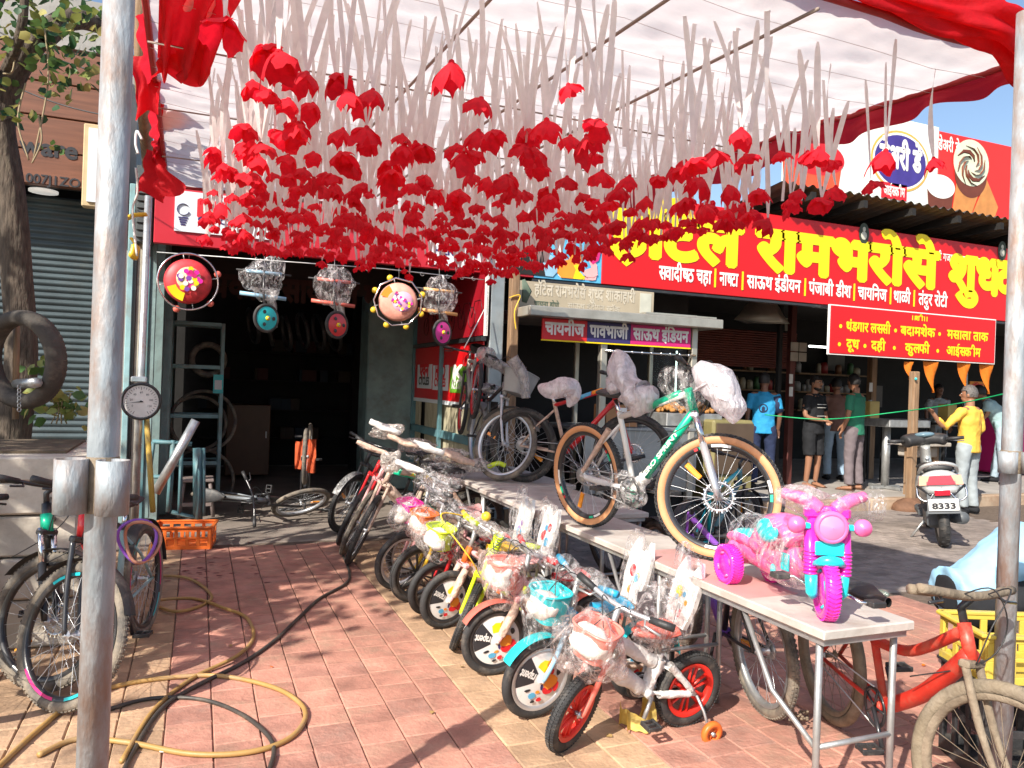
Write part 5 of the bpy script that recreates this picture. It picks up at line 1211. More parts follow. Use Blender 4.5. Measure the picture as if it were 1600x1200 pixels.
def bicycle(name, label, cat, rear, front, Rw, group=None, lean=0., steer=0., tw=None, kid=False, style='spoke', rim=None, fstyle=None, fr=None, fk=None, tyre=None, wall=None, knob=0, deco=None, suspension=False,
            rotor=False, guards=None, basket=None, bask_wrap=None, saddle=None, backrest=None, trainers=False, wrap=0, seed=1, grips=None, sleeve=None, bars='flat', parts=None, straight=False, hb=None, saddle_h=None, carrier=False,
            side_down=False, M=None, cable=True, reflect=True, lock=None, no_front=False, ladies=False, seat_wrap=None):
    rear = Vector(rear); front = Vector(front); d = front-rear; L = d.length; hd = math.atan2(d.y, d.x); pitch = -math.asin(d.z/L)
    root_M = M if M is not None else TR(rear) @ RZ(hd) @ RY(pitch) @ RX(lean)
    t = thing(name, label, cat, M=root_M, group=group)
    tw = tw or (.052 if Rw > .3 else .048); tyre = tyre or rubber; rim = rim or black_m; fr = fr or [black_m]*3; fk = fk or black_m
    rn = random.Random(seed); S_ = Rw/.33 if not kid else 1
    BL = lambda mb, nm, par=t, basis=None, lab=None: mb.build(nm, par, local=True, basis=basis, label=lab)
    rh = Vector((0, 0, Rw)); fh = Vector((L, 0, Rw))
    if kid:
        BB = Vector((.40*L, 0, Rw+.03)); ST = Vector((.31*L, 0, Rw+.20)); HB = Vector((L-.10, 0, Rw*2+.045)); HT = HB+Vector((-.035, 0, .10)); sadz = saddle_h or ST.z+.12; bar = HT+Vector((-.03, 0, .14)); bw = .24; tr_ = .016
    else:
        BB = Vector((.41*L, 0, Rw-.045)); ST = Vector((.30*L, 0, Rw+.37)); HB = Vector((L-.155*S_, 0, Rw*2+.095)); HT = HB+Vector((-.045, 0, .13)); sadz = saddle_h or ST.z+.13; bar = HT+Vector((.02, 0, .09)); bw = .30; tr_ = .017
    if ladies: HB.z -= .065; HT = HB+Vector((-.04, 0, .12)); bar = HT+Vector((.02, 0, .09))
    if hb: bar.z = hb
    # frame
    f = MB(fr[0])
    if ladies:
        f.tube(smoothp([HB+Vector((0, 0, .02)), HB.lerp(BB, .5)+Vector((0, 0, -.03)), BB]), tr_*1.9, 12); f.tube(smoothp([HT-Vector((0, 0, .03)), HT.lerp(BB.lerp(ST, .55), .55)+Vector((0, 0, -.055)), BB.lerp(ST, .62)]), tr_*1.3, 12)
    else:
        f.tube([HB+Vector((0, 0, .015)), BB], tr_*(1.35 if not kid else 1.3), 12)
        f.m(fr[1]).tube([HT-Vector((0, 0, .025)), ST if not kid else BB.lerp(ST, .75)], tr_*1.05, 12)
    f.m(fr[2]).tube([BB-Vector((0, 0, .0)), ST, ST+(ST-BB)*.06], tr_, 12); f.m(fr[0]).tube([HB, HT], tr_*1.35, 14)
    for s in (1, -1):
        f.m(fr[2]); y = .038
        f.tube([BB+Vector((-.02, s*.02, 0)), rh.lerp(BB, .55)+Vector((0, s*y, 0)), rh+Vector((0, s*(y+.012), 0))], tr_*.55, 8); f.tube([ST-Vector((0, 0, .04)), rh.lerp(ST, .5)+Vector((0, s*y, 0)), rh+Vector((0, s*(y+.012), 0))], tr_*.5, 8)
    f.m(fr[0]).tube([BB+Vector((0, -.038, 0)), BB+Vector((0, .038, 0))], tr_*1.35, 14); BL(f, 'frame')
    if sleeve:
        s_ = MB(sleeve)
        if not ladies: crumple_tube(s_, [HB.lerp(BB, .12), HB.lerp(BB, .88)], [tr_*2.1, tr_*2.5, tr_*2.1], seed, .35, 12); crumple_tube(s_, [HT.lerp(ST if not kid else BB.lerp(ST, .75), .15), HT.lerp(ST if not kid else BB.lerp(ST, .75), .9)], [tr_*1.8, tr_*2.1], seed+3, .35, 12)
        crumple_tube(s_, [BB.lerp(ST, .1), BB.lerp(ST, .9)], [tr_*1.7, tr_*2.0], seed+5, .3, 12)
        for s in (1, -1): crumple_tube(s_, [rh.lerp(ST, .12)+Vector((0, s*.042, 0)), rh.lerp(ST, .8)+Vector((0, s*.03, 0))], [tr_*.9, tr_*1.2], seed+7+s, .3, 10); crumple_tube(s_, [rh.lerp(BB, .12)+Vector((0, s*.045, 0)), rh.lerp(BB, .8)+Vector((0, s*.035, 0))], [tr_*.9, tr_*1.2], seed+9+s, .3, 10)
        BL(s_, 'frame_sleeve')
    # saddle
    sx = Vector((ST.x-(sadz-ST.z)*.3+(.07 if backrest else 0), 0, sadz)); BL(MB(chrome if not kid else steel_d).tube([ST, sx-Vector((0, 0, .03))], .013, 10), 'seat_post')
    def sadf(u, v):
        x = (v-.35)*(.26 if not kid else .2); wd = (.012+.058*max(0, math.cos((v+.02)*1.65))**.7)*(1.15 if kid else 1.1) if v < .93 else .014; a = u*2*PI
        return Vector((sx.x+x, wd*math.cos(a), sx.z+.018*math.sin(a)*(1 if math.sin(a) > 0 else 1.3)+.015*(v-.5)**2*4))
    BL(MB(saddle or black_p).grid(sadf, 16, 12), 'saddle')
    # crank, chain, pedals
    ck = MB(black_m if not kid else steel_d); rc = .085 if not kid else .055; ck.lathe([(rc, -.003), (rc, .003), (rc*.82, .003), (rc*.82, -.003)], TR(BB+Vector((0, -.045, 0))) @ RX(R(90)), 28, closed=True)
    for k in range(5): a = k*2*PI/5; ck.tube([BB+Vector((0, -.045, 0)), BB+Vector((rc*.9*math.cos(a), -.045, rc*.9*math.sin(a)))], .006, 5)
    ca = rn.uniform(0, 6.28); cl = .165 if not kid else .10
    e = [BB+Vector((cl*math.cos(ca)*s, -s*.07, cl*math.sin(ca)*s)) for s in (1, -1)]
    ck.tube([BB+Vector((0, -.05, 0)), e[0]], .010, 7); ck.tube([BB+Vector((0, .05, 0)), e[1]], .010, 7); BL(ck, 'crank')
    for i, s in enumerate((1, -1)):
        pd = MB(black_p); c0 = e[i]+Vector((0, -s*.055, 0)); w_ = .09 if not kid else .07
        for dx in (-.03, .03): pd.box(c0+Vector((dx, 0, 0)), (.012, w_, .022), bev=.003)
        for dy in (-w_/2+.006, 0, w_/2-.006): pd.box(c0+Vector((0, dy, 0)), (.06, .010, .018), bev=.003)
        BL(pd, 'pedal')
    ch = MB(steel_d); rs = .045 if not kid else .03
    ch.tube([BB+Vector((0, -.045, rc)), rh+Vector((0, -.045, rs)), rh+Vector((-rs, -.045, 0)), rh+Vector((0, -.045, -rs)), BB+Vector((0, -.045, -rc))], .0045, 4); ch.lathe([(.001, -.0), (rs, -.0), (rs, .008), (.001, .008)], TR(rh+Vector((0, -.04, 0))) @ RX(R(90)), 18); BL(ch, 'chain')
    if kid: 
        cg = MB(black_p); pts = [BB+Vector((rc*1.2*math.cos(a), -.056, rc*1.2*math.sin(a))) for a in [R(-80+20*i) for i in range(9)]]+[rh+Vector((rs*1.2*math.cos(a), -.056, rs*1.2*math.sin(a))) for a in [R(100+25*i) for i in range(7)]]
        cg.ext([(p.x, p.z) for p in pts], -.006, .006, TR(0, -.054, 0) @ RX(R(90)), False); BL(cg, 'chain_guard')
    # wheels
    tm_, rm_, im_ = wheel_meshes(Rw, tw, style, rim, tyre, wall, knob, deco)
    def add_wheel(basis, lab=None):
        wv = place(im_, 'wheel', t, basis, lab); place(tm_, 'tyre', wv); place(rm_, 'rim', wv)
        if rotor and not kid:
            ro = MB(chrome).lathe([(.08, -.001), (.08, .001), (.062, .001), (.062, -.001)], RX(R(90)) @ TR(0, 0, 0), 30, closed=True)
            for k in range(6): a = k*PI/3; ro.tube([(.018*math.cos(a), 0, .018*math.sin(a)), (.066*math.cos(a+.3), 0, .066*math.sin(a+.3))], .004, 4)
            for k in range(20): a = k*PI/10; ro.box((0, 0, 0), (.012, .004, .006), RY(a) @ TR(.079, 0, 0))
            ro.build('brake_rotor', wv, local=True, basis=TR(0, .034*(1 if True else -1), 0))
        if reflect and style == 'spoke' and not kid:
            MB(amber).box((Rw*.55, 0, .0), (.10, .016, .030), RY(rn.uniform(0, 6)), bev=.006).build('reflector', wv, local=True)
    add_wheel(TR(rh) @ RY(rn.uniform(0, 6)))
    # front assembly turned about the head axis
    ax = (HT-HB).normalized(); Sm = TR(HB) @ Matrix.Rotation(steer, 4, ax) @ TR(-HB)
    if not no_front: add_wheel(Sm @ TR(fh) @ RY(rn.uniform(0, 6) if style != 'disc' else rn.uniform(-.4, .4)))
    k_ = MB(fk); fw = tw/2+.018
    cr0 = HB-ax*.012
    k_.box((0, 0, 0), (.04, fw*2+.03, .03), TR(cr0), bev=.008)
    for s in (1, -1):
        a0 = cr0+Vector((0, s*fw, 0)); e0 = fh+Vector((0, s*(fw-.004), 0))
        if suspension:
            k_.m(chrome).tube([a0+ax*.02, a0.lerp(e0, .42)], .0145, 12); k_.m(fk).tube([a0.lerp(e0, .36), a0.lerp(e0, .9), e0], [.020, .018, .014], 12)
        else: k_.tube(smoothp([a0, a0.lerp(e0, .55)+Vector((-.012, 0, 0)), e0], 5), [.014 if not kid else .013]*6+[.012]*4+[.009], 10)
    BL(k_, 'fork', basis=Sm)
    if sleeve and kid:
        s_ = MB(fr[1] if False else (sleeve)); 
        for s in (1, -1): crumple_tube(s_, [cr0+Vector((0, s*fw, -.02)), cr0.lerp(fh, .85)+Vector((0, s*fw, 0))], [.021, .024, .02], seed+20+s, .3, 12)
        if parts and 'forksleeve' in parts: BL(s_, 'fork_sleeve', basis=Sm)
    st_ = MB(black_m if not kid else steel_d).tube([HT-ax*.02, Vector((HT.x+ax.x*.05, 0, HT.z+.05)), bar], .015, 10); BL(st_, 'stem', basis=Sm)
    hbm = MB(black_m if not kid else (alu)); 
    if bars == 'flat': bp = [bar+Vector((-.045, s*bw, .01)) for s in (-1,)]+[bar+Vector((-.01, -bw*.35, 0)), bar, bar+Vector((-.01, bw*.35, 0)), bar+Vector((-.045, bw, .01))]
    elif bars == 'rise': bp = [bar+Vector((-.07, -bw, .07)), bar+Vector((-.04, -bw*.62, .075)), bar+Vector((-.0, -bw*.2, .0)), bar+Vector((0, bw*.2, 0)), bar+Vector((-.04, bw*.62, .075)), bar+Vector((-.07, bw, .07))]
    else: bp = [bar+Vector((-.20, -bw*.9, .03)), bar+Vector((-.08, -bw*.95, .05)), bar+Vector((.03, -bw*.5, .03)), bar, bar+Vector((.03, bw*.5, .03)), bar+Vector((-.08, bw*.95, .05)), bar+Vector((-.20, bw*.9, .03))]
    bp = smoothp(bp, 5); hbm.tube(bp, .0115, 10); BL(hbm, 'handlebar', basis=Sm)
    for (A, B_) in ((bp[0], bp[4]), (bp[-1], bp[-5])):
        dd = (B_-A).normalized(); BL(MB(grips or black_p).tube([A-dd*.01, A+dd*.03, A+dd*.10], [.017, .0175, .015], 12), 'grip', basis=Sm)
        if True:
            lv = MB(black_m if not kid else steel_d).tube([A+dd*.12, A+dd*.10+Vector((.035, 0, -.02)), A+dd*.02+Vector((.05, 0, -.03))], .006, 6); BL(lv, 'brake_lever', basis=Sm)
    if cable:
        cm_ = MB(black_p)
        for q, (A, sgn) in enumerate(((bp[6], 1), (bp[-7], -1))):
            cm_.tube(smoothp([A, A+Vector((.10, sgn*.02, .05)), HT+Vector((.12, sgn*.05, .02)), HB+Vector((.03, sgn*.02, .0)), (cr0 if q else HB.lerp(BB, .4))+Vector((0, .02, .02))]), .0028, 5)
        BL(cm_, 'brake_cable', basis=Sm)
    if guards:
        for (c0, bs_, a0, a1) in ((rh, Matrix(), 35, 175), (fh, Sm, 30, 150)):
            gm = MB(guards)
            def gf(u, v): a = R(a0+(a1-a0)*v); r = Rw+.018+.006*(1-(2*u-1)**2); return c0+Vector((r*math.cos(a), (u-.5)*tw*1.35, r*math.sin(a)))
            gm.grid(gf, 6, 22); gm.grid(lambda u, v: gf(1-u, v)-Vector((0, 0, .002)), 6, 22); BL(gm, 'mudguard', basis=bs_)
    if basket:
        bc = HT+Vector((.12 if kid else .16, 0, .03 if kid else .02)); b_ = MB(basket); s1 = (.085, .10, .085) if kid else (.13, .17, .12)
        # open wire or moulded tub
        def bf(u, v): a = u*2*PI; q = (.72+.28*v); cx = abs(math.cos(a))**.6*(1 if math.cos(a) > 0 else -1); sy = abs(math.sin(a))**.6*(1 if math.sin(a) > 0 else -1); return bc+Vector((cx*s1[0]*q, sy*s1[1]*q, (v-.55)*s1[2]*1.7))
        b_.grid(bf, 28, 8); b_.grid(lambda u, v: bf(1-u, v)*1.0+Vector((0, 0, .0)) if v < 1 else bf(1-u, v), 28, 1) if False else None
        b_.add([bf(i/28, 0) for i in range(28)], [tuple(range(28))[::-1]]); b_.tube([bf(i/28, 1) for i in range(28)], .006, 6, closed=True)
        BL(b_, 'basket', basis=Sm)
        if bask_wrap:
            bw_ = MB(mat('white_foam_lump', (.80, .76, .70), .7, 0, .1, 14)); crumple(bw_, bc+Vector((.03, 0, -.005)), (s1[0]*.9, s1[1]*.9, s1[2]*.75), seed+31, .15, 18); BL(bw_, 'foam_packing', basis=Sm)
            w2 = MB(bask_wrap); crumple(w2, bc+Vector((.0, 0, -.03)), (s1[0]*1.35, s1[1]*1.4, s1[2]*1.6), seed+40, .30, 40, 5); BL(w2, 'plastic_wrap', basis=Sm)
    if backrest:
        k2 = backrest; bx0 = Vector((sx.x-.095, 0, sx.z+.0)); bk_ = MB(k2)
        prof = [(x*1.15, z*1.4+.05) for x, z in [(-.055, -.02), (.055, -.02), (.075, .06), (.072, .15), (.045, .205), (.018, .165), (-.018, .165), (-.045, .205), (-.072, .15), (-.075, .06)]]
        bk_.ext(prof, -.012, .012, TR(bx0) @ RY(R(-12)) @ Matrix(((0, 0, 1, 0), (1, 0, 0, 0), (0, 1, 0, 0), (0, 0, 0, 1))), False)
        dec = [print_red, print_blue, print_orange, purple_p, print_yellow]; r7 = random.Random(seed)
        for q in range(5):
            bk_.m(r7.choice(dec)); a_ = r7.uniform(-.035, .035); b_ = r7.uniform(.07, .24); n = 8; r8 = r7.uniform(.010, .024)
            for sg in (1, -1): bk_.add([(a_+r8*math.cos(2*PI*i/n), b_+r8*1.3*math.sin(2*PI*i/n), sg*(.0135+.0002*q)) for i in range(n)][::sg], [tuple(range(n))], TR(bx0) @ RY(R(-12)) @ Matrix(((0, 0, 1, 0), (1, 0, 0, 0), (0, 1, 0, 0), (0, 0, 0, 1))), False)
        BL(bk_, 'backrest'); BL(MB(steel_d).tube([bx0-Vector((-.02, 0, .12)), bx0+Vector((-.01, 0, .12))], .009, 7), 'backrest_stay')
        w2 = MB(filmm); crumple(w2, bx0+Vector((-.02, 0, .17)), (.05, .11, .19), seed+50, .25, 28, 3); BL(w2, 'plastic_wrap')
    if trainers:
        for s in (1, -1):
            tm2 = MB(steel_d).tube([rh+Vector((0, s*.06, 0)), rh+Vector((-.02, s*.10, -.06)), rh+Vector((-.02, s*.15, -Rw+.06))], .007, 6); BL(tm2, 'stabiliser_arm')
            wc = rh+Vector((-.02, s*.17, -Rw+.058)); to = MB(orange_p).lathe([(.030, -.014), (.052, -.014), (.056, -.006), (.056, .006), (.052, .014), (.030, .014)], TR(wc) @ RX(R(90)), 24, closed=True)
            for k in range(5): a = k*2*PI/5; to.tube([wc, wc+Vector((.036*math.cos(a), 0, .036*math.sin(a)))], .006, 6)
            to.m(steel_d).lathe([(.001, -.018), (.010, -.018), (.010, .018), (.001, .018)], TR(wc) @ RX(R(90)), 10); BL(to, 'stabiliser_wheel')
    if carrier:
        cm2 = MB(black_m); zc_ = Rw*2+.06
        for s in (-1, 0, 1): cm2.tube([(ST.x-.03, s*.05, zc_), (-.15, s*.05, zc_)], .005, 5)
        for x in (-.14, 0, ST.x-.05): cm2.tube([(x, -.055, zc_), (x, .055, zc_)], .005, 5)
        for s in (-1, 1): cm2.tube([rh+Vector((0, s*.055, 0)), (-.05, s*.055, zc_)], .005, 5)
        BL(cm2, 'carrier')
    if wrap:
        sw_ = seat_wrap or filmm
        w2 = MB(sw_); crumple(w2, sx+Vector((-.01, 0, -.01)), (.15, .085, .05) if not kid else (.13, .08, .05), seed+60, .3, 30, 4); BL(w2, 'plastic_wrap')
        if wrap > 1:
            w3 = MB(sw_ if wrap < 3 else milky); crumple_tube(w3, [bp[0]+Vector((0, 0, -.02)), bp[len(bp)//2]+Vector((.0, 0, .02)), bp[-1]+Vector((0, 0, -.01))], [.022, .05, .035, .055, .024], seed+70, .5, 18); BL(w3, 'plastic_wrap', basis=Sm)
    return t, dict(BB=BB, ST=ST, HB=HB, HT=HT, bar=bar, sx=sx, Sm=Sm, L=L, bp=bp, rh=rh, fh=fh)
def G(u, v, z=0): return onZ(u, v, z)
AV = mat('white_avon_print', (.8, .8, .8), .5)

# ---- kids' bicycles in a row, all pointing to the left (towards -X); the front one turned to the camera
KG = "children's bicycles lined up along the table"
def kidbike(fx, fy, Rw, label, steer, lean, L=.61, **k):
    return bicycle('kids_bicycle', label, 'bicycle', (fx+L*math.cos(k.pop('ang', .08)), fy+L*math.sin(k.pop('ang2', .08)), 0), (fx, fy, 0), Rw, KG, lean=lean, steer=steer, kid=True, **k)
red_tub = mat('salmon_basket_plastic', (.85, .25, .20), .35, 0, .08, 6, coat=.3)
t7, i7 = kidbike(1.56, 3.02, .185, "front kids' bicycle in white foam sleeves with salmon basket, red rims and orange stabiliser wheel", R(27), R(-9), L=.64, style='mag', rim=mat('red_rim', (.7, .03, .02), .35), fr=[white_p, white_p, white_p], fk=coral_p, tyre=rubber, knob=2, basket=red_tub, bask_wrap=filmp, sleeve=wrapw, saddle=coral_p, trainers=True, wrap=1, backrest=white_p, seed=7, tw=.055)
t6, i6 = kidbike(1.55, 3.36, .20, "kids' bicycle with pale blue fork, turquoise mudguards and printed white disc wheels", R(3), R(-7), style='disc', rim=alu, fr=[blue_p, blue_p, blue_p], fk=sky_p, guards=cyan_p, basket=cyan_p, bask_wrap=filmm, sleeve=wrapm, saddle=blue_p, grips=blue_p, backrest=white_p, wrap=2, seed=6)
t5, i5 = kidbike(1.55, 3.93, .20, "kids' bicycle with pink fork, coral basket and printed disc wheels", R(-4), R(-6), style='disc', rim=black_m, fr=[pink_l, pink_l, pink_l], fk=pink_l, guards=coral_p, basket=red_tub, bask_wrap=filmp, sleeve=wrapm, saddle=red_p, grips=red_p, wrap=2, seed=5, parts=['forksleeve'])
t4, i4 = kidbike(1.52, 4.38, .205, "lime green kids' bicycle with its knobbly front wheel seen edge-on", R(56), R(-8), style='spoke', rim=black_m, fr=[lime_p, lime_p, lime_p], fk=lime_p, knob=2, saddle=pink_l, grips=lime_p, backrest=white_p, wrap=2, seed=4)
t3, i3 = kidbike(1.53, 4.76, .195, "kids' bicycle in tan wrapping with a printed disc front wheel behind the lime one", R(8), R(-6), style='disc', rim=black_m, fr=[orange_p, pink_l, pink_l], fk=pink_l, sleeve=wrapm, saddle=yellow_p, grips=yellow_p, backrest=white_p, wrap=2, seed=3, parts=['forksleeve'])
t2, i2 = kidbike(1.50, 5.40, .215, "kids' bicycle with yellow fork, black mag wheels and orange wrapped basket", R(12), R(-6), style='mag', rim=black_m, fr=[yellow_p, yellow_p, yellow_p], fk=yellow_p, knob=1, basket=orange_p, bask_wrap=filmp, sleeve=wrapm, saddle=black_p, wrap=2, seed=2)
t1, i1 = kidbike(1.47, 5.72, .23, "pink kids' bicycle with hot pink basket and silver rims, hindmost of the kids' row", R(12), R(-7), style='spoke', rim=alu, fr=[pink_l, pink_l, pink_l], fk=pink_l, basket=pink_h, bask_wrap=filmm, saddle=pink_l, wrap=2, seed=12, L=.74, hb=.80)
t8, i8 = kidbike(1.52, 5.06, .195, "kids' bicycle with red frame and plain black wheels between tan wrapped and yellow forked ones", R(14), R(-7), style='mag', rim=black_m, fr=[red_p, red_p, red_p], fk=red_p, sleeve=wrapm, saddle=red_p, wrap=2, seed=18, basket=lime_p, bask_wrap=filmm)
t9, i9 = kidbike(1.62, 6.08, .23, "kids' bicycle with green frame standing last beside the wall bicycles", R(20), R(-8), style='spoke', rim=alu, fr=[green_p, green_p, green_p], fk=white_p, sleeve=wrapm, saddle=pink_l, wrap=2, seed=19, L=.72, hb=.82)
# lime spring shock / lamp on the lime bicycle, cable loop
b4 = i4['bar']; o = MB(lime_p)
for k in range(9): o.lathe([(.022, -.004), (.034, 0), (.022, .004)], TR(b4+Vector((.03, 0, -.13+.018*k))), 14)
o.build('spring_cover', t4, local=True, basis=i4['Sm'])
MB(yellow_p).tube(smoothp([i4['bp'][0], i4['bp'][0]+Vector((.16, -.12, .02)), i4['bar']+Vector((.2, -.1, -.1)), i4['HB']+Vector((.05, 0, 0))]), .004, 6).build('brake_cable', t4, local=True, basis=i4['Sm'])
MB(yellow_p).ball(b4+Vector((-.03, -.12, .07)), (.03, .03, .03)).build('horn', t4, local=True, basis=i4['Sm'])
# printed swing tag and draped bag at the front bicycle's saddle
sx7 = i7['sx']
tg = MB(mat('charcoal_card', (.07, .07, .08), .5)).box(sx7+Vector((.02, -.09, .09)), (.10, .004, .13), RX(0)); tg.m(print_orange).box(sx7+Vector((.02, -.093, .085)), (.098, .003, .04)); tg.box(sx7+Vector((.03, -.093, .135)), (.05, .003, .02))
tg.m(print_white); text(tg, 'BOOMER', TR(sx7+Vector((-.025, -.0965, .078))) @ RX(R(90)), .022, width=.09, bold=.03); tg.build('price_card', t7, local=True)
w2 = MB(filmm); crumple(w2, sx7+Vector((.0, -.02, .05)), (.12, .10, .16), 88, .35, 40, 5); w2.build('plastic_wrap', t7, local=True)
w2 = MB(mat('red_seat_cushion', (.75, .16, .12), .5, 0, .15)); crumple(w2, sx7+Vector((.01, 0, .01)), (.12, .075, .03), 8, .1, 18, 0); w2.build('seat_pad', t7, local=True)
cb_ = G(1005, 1146); yb_ = MB(mat('crumpled_yellow_bag', (.72, .55, .15), .6, 0, .15, 20, .5, 40, trans=.3)); 
def ybf(u, v): x = (u-.5)*.17; return Vector((cb_.x+x, cb_.y+.03*math.sin(u*9)+.02*v, .012+(.05+.07*abs(u-.5)*2)*v*(1.1-.3*math.sin(u*7))+.012*nz((u*9, v*6, 2))))
yb_.grid(ybf, 20, 8); yb_.grid(lambda u, v: ybf(u, v)*1+Vector((0, .05+.03*(1-v), -.004)), 20, 8); tag(yb_.build('paper_bag'), 'crumpled yellow paper bag on the paving under the front kids bicycle', 'bag')
# ---- full size bicycles standing behind the kids' row
MG = 'wrapped bicycles parked by the side wall'
for n, (f, r_, lab, kw) in enumerate([
    ((562, 880), (1.05, .22), 'nearest wrapped bicycle by the wall with knobbly front tyre and beige fork', dict(fr=[wrapm, green_p, wrapm], fk=wrapm, knob=2, steer=R(58), lean=R(-12), seat_wrap=filmm, tyre=rubber)),
    ((552, 866), (1.05, .28), 'wrapped bicycle with pink fork leaning second from the kids row', dict(fr=[pink_l, wrapm, wrapm], fk=pink_l, knob=1, steer=R(52), lean=R(-14), tyre=rubber_d)),
    ((545, 852), (1.04, .34), 'wrapped bicycle with smooth black tyre third in the wall group', dict(fr=[red_p, wrapm, black_m], fk=red_p, steer=R(48), lean=R(-15))),
    ((540, 832), (1.04, .42), 'hindmost wrapped bicycle with wide black front tyre and amber reflector', dict(fr=[black_m]*3, fk=black_m, knob=2, steer=R(26), lean=R(-8), guards=greyfilm))]):
    p = G(*f); dx, dy = r_; kw['seat_wrap'] = filmm
    tt, ii = bicycle('bicycle', lab, 'bicycle', (p.x+dx, p.y+dy*.6+.04*n, 0), (p.x, p.y, 0), .315, MG, seed=30+n, wrap=1, sleeve=wrapm if n < 3 else None, **kw)
    if n == 0:
        fx = MB(green_p).tube([ii['HT'].lerp(ii['ST'], .12), ii['HT'].lerp(ii['ST'], .78)], .030, 10); fx.build('top_tube_cover', tt, local=True)
        tx = MB(print_yellow); text(tx, 'AVON', TR(ii['HT'].lerp(ii['ST'], .30)+Vector((0, .031, -.012))) @ RZ(PI) @ RX(R(90)) @ RZ(R(-8)), .045, width=.2, bold=.03); tx.build('lettering', tt, local=True)
# loose plastic veil lying over their handlebars and frames
veilm = film('cream_plastic_veil', (.97, .90, .82), .18, .85, 10, .14, (.44, .58))
vl = thing('plastic_veil', 'tangled clear plastic sheets spread over the handlebars of the wall bicycles', 'plastic sheet', G(640, 850))
for k, (u, v, d_, r_) in enumerate([(603, 676, 6.7, (.13, .09, .05)), (648, 696, 6.8, (.15, .10, .05)), (700, 712, 6.9, (.14, .10, .06)), (745, 728, 6.9, (.13, .1, .05)), (690, 755, 6.3, (.14, .08, .07)), (612, 722, 6.4, (.07, .07, .09))]):
    w2 = MB([veilm, filmp, veilm][k % 3]); crumple(w2, atD(u, v, d_), r_, 100+k, .4, 34, 5); w2.build('crumpled_sheet', vl)
for (u, v, d_, m_, rr_) in ((600, 668, 6.6, wrapw, .035), (628, 690, 6.6, wrapm, .03), (668, 700, 6.7, wrapw, .035), (716, 716, 6.8, wrapm, .04), (640, 730, 6.3, wrapw, .03), (580, 700, 6.5, wrapm, .025)):
    w2 = MB(m_); crumple_tube(w2, [atD(u-22, v-10, d_), atD(u, v, d_), atD(u+26, v+9, d_)], [rr_*.6, rr_, rr_*.5], int(u), .4); w2.build('wrapped_grip', vl)
# black saddle seen on top
MB(lime_p).tube(smoothp([atD(762, 730, 6.9), atD(778, 724, 6.9), atD(790, 728, 6.9)]), .022, 8).build('lime_tag', vl)
# small red bell baskets between the rows
# ---- left cluster
LG = 'used bicycles parked at the left'
front = G(122, 1103); rear = G(248, 992)
ta, ia = bicycle('bicycle', 'used black bicycle in front at left with pink and green rim marks', 'bicycle', (rear.x-.08, rear.y+.05, 0), (front.x-.03, front.y+.0, 0), .338, LG, steer=R(62), lean=R(3), rim=black_m, fr=[red_p, black_m, teal_l], fk=black_m, guards=black_p, rotor=False, seed=51, tyre=rubber_d, knob=1, deco=((print_magenta, -35, 15), (cyan_p, 25, 60), (print_magenta, 150, 200), (cyan_p, 215, 240)), tw=.05, bars='flat')
for k, (c_, rr0) in enumerate(((purple_p, .10), (mat('copper_cable', (.5, .22, .14), .4), .095))):
    cen = atD(214+6*k, 846, 4.1); tag_ = MB(c_).tube([cen+cR0*(rr0*math.cos(a))+cU0*(rr0*1.15*math.sin(a))+cF*(.03*math.sin(a*2+k)) for a in [2*PI*q/26 for q in range(26)]], .009, 7, closed=True)
    lk = thing('cable_lock', ['purple coiled cable lock hanging on the left bicycle', 'copper coloured coiled cable lock hanging on the left bicycle'][k], 'cable lock', cen); tag_.build('cable', lk)
tb, ib = bicycle('bicycle', 'used bicycle with green head tube, silver suspension fork and disc brake at left', 'bicycle', (-.74, 5.48, 0), (-.63, 4.42, 0), .335, LG, steer=R(52), lean=R(4), rim=black_m, fr=[black_m, black_m, black_m], fk=black_m, suspension=True, rotor=True, seed=52, tyre=rubber_d, guards=black_p, knob=1)
MB(green_p).tube([ib['HB']-Vector((0, 0, .01)), ib['HB'].lerp(ib['HT'], .6)], .030, 14).build('head_tube_band', tb, local=True)
MB(chrome).box(ib['bar']+Vector((.02, 0, .01)), (.07, .06, .03), bev=.01).build('stem_clamp', tb, local=True, basis=ib['Sm'])
tcx, icx = bicycle('bicycle', 'used black bicycle cut off by the left edge of the photo', 'bicycle', (-1.08, 5.2, 0), (-1.02, 4.15, 0), .33, LG, steer=R(40), lean=R(5), rim=alu, fr=[black_m]*3, fk=alu, suspension=True, rotor=True, seed=53, tyre=rubber_d, guards=black_p)
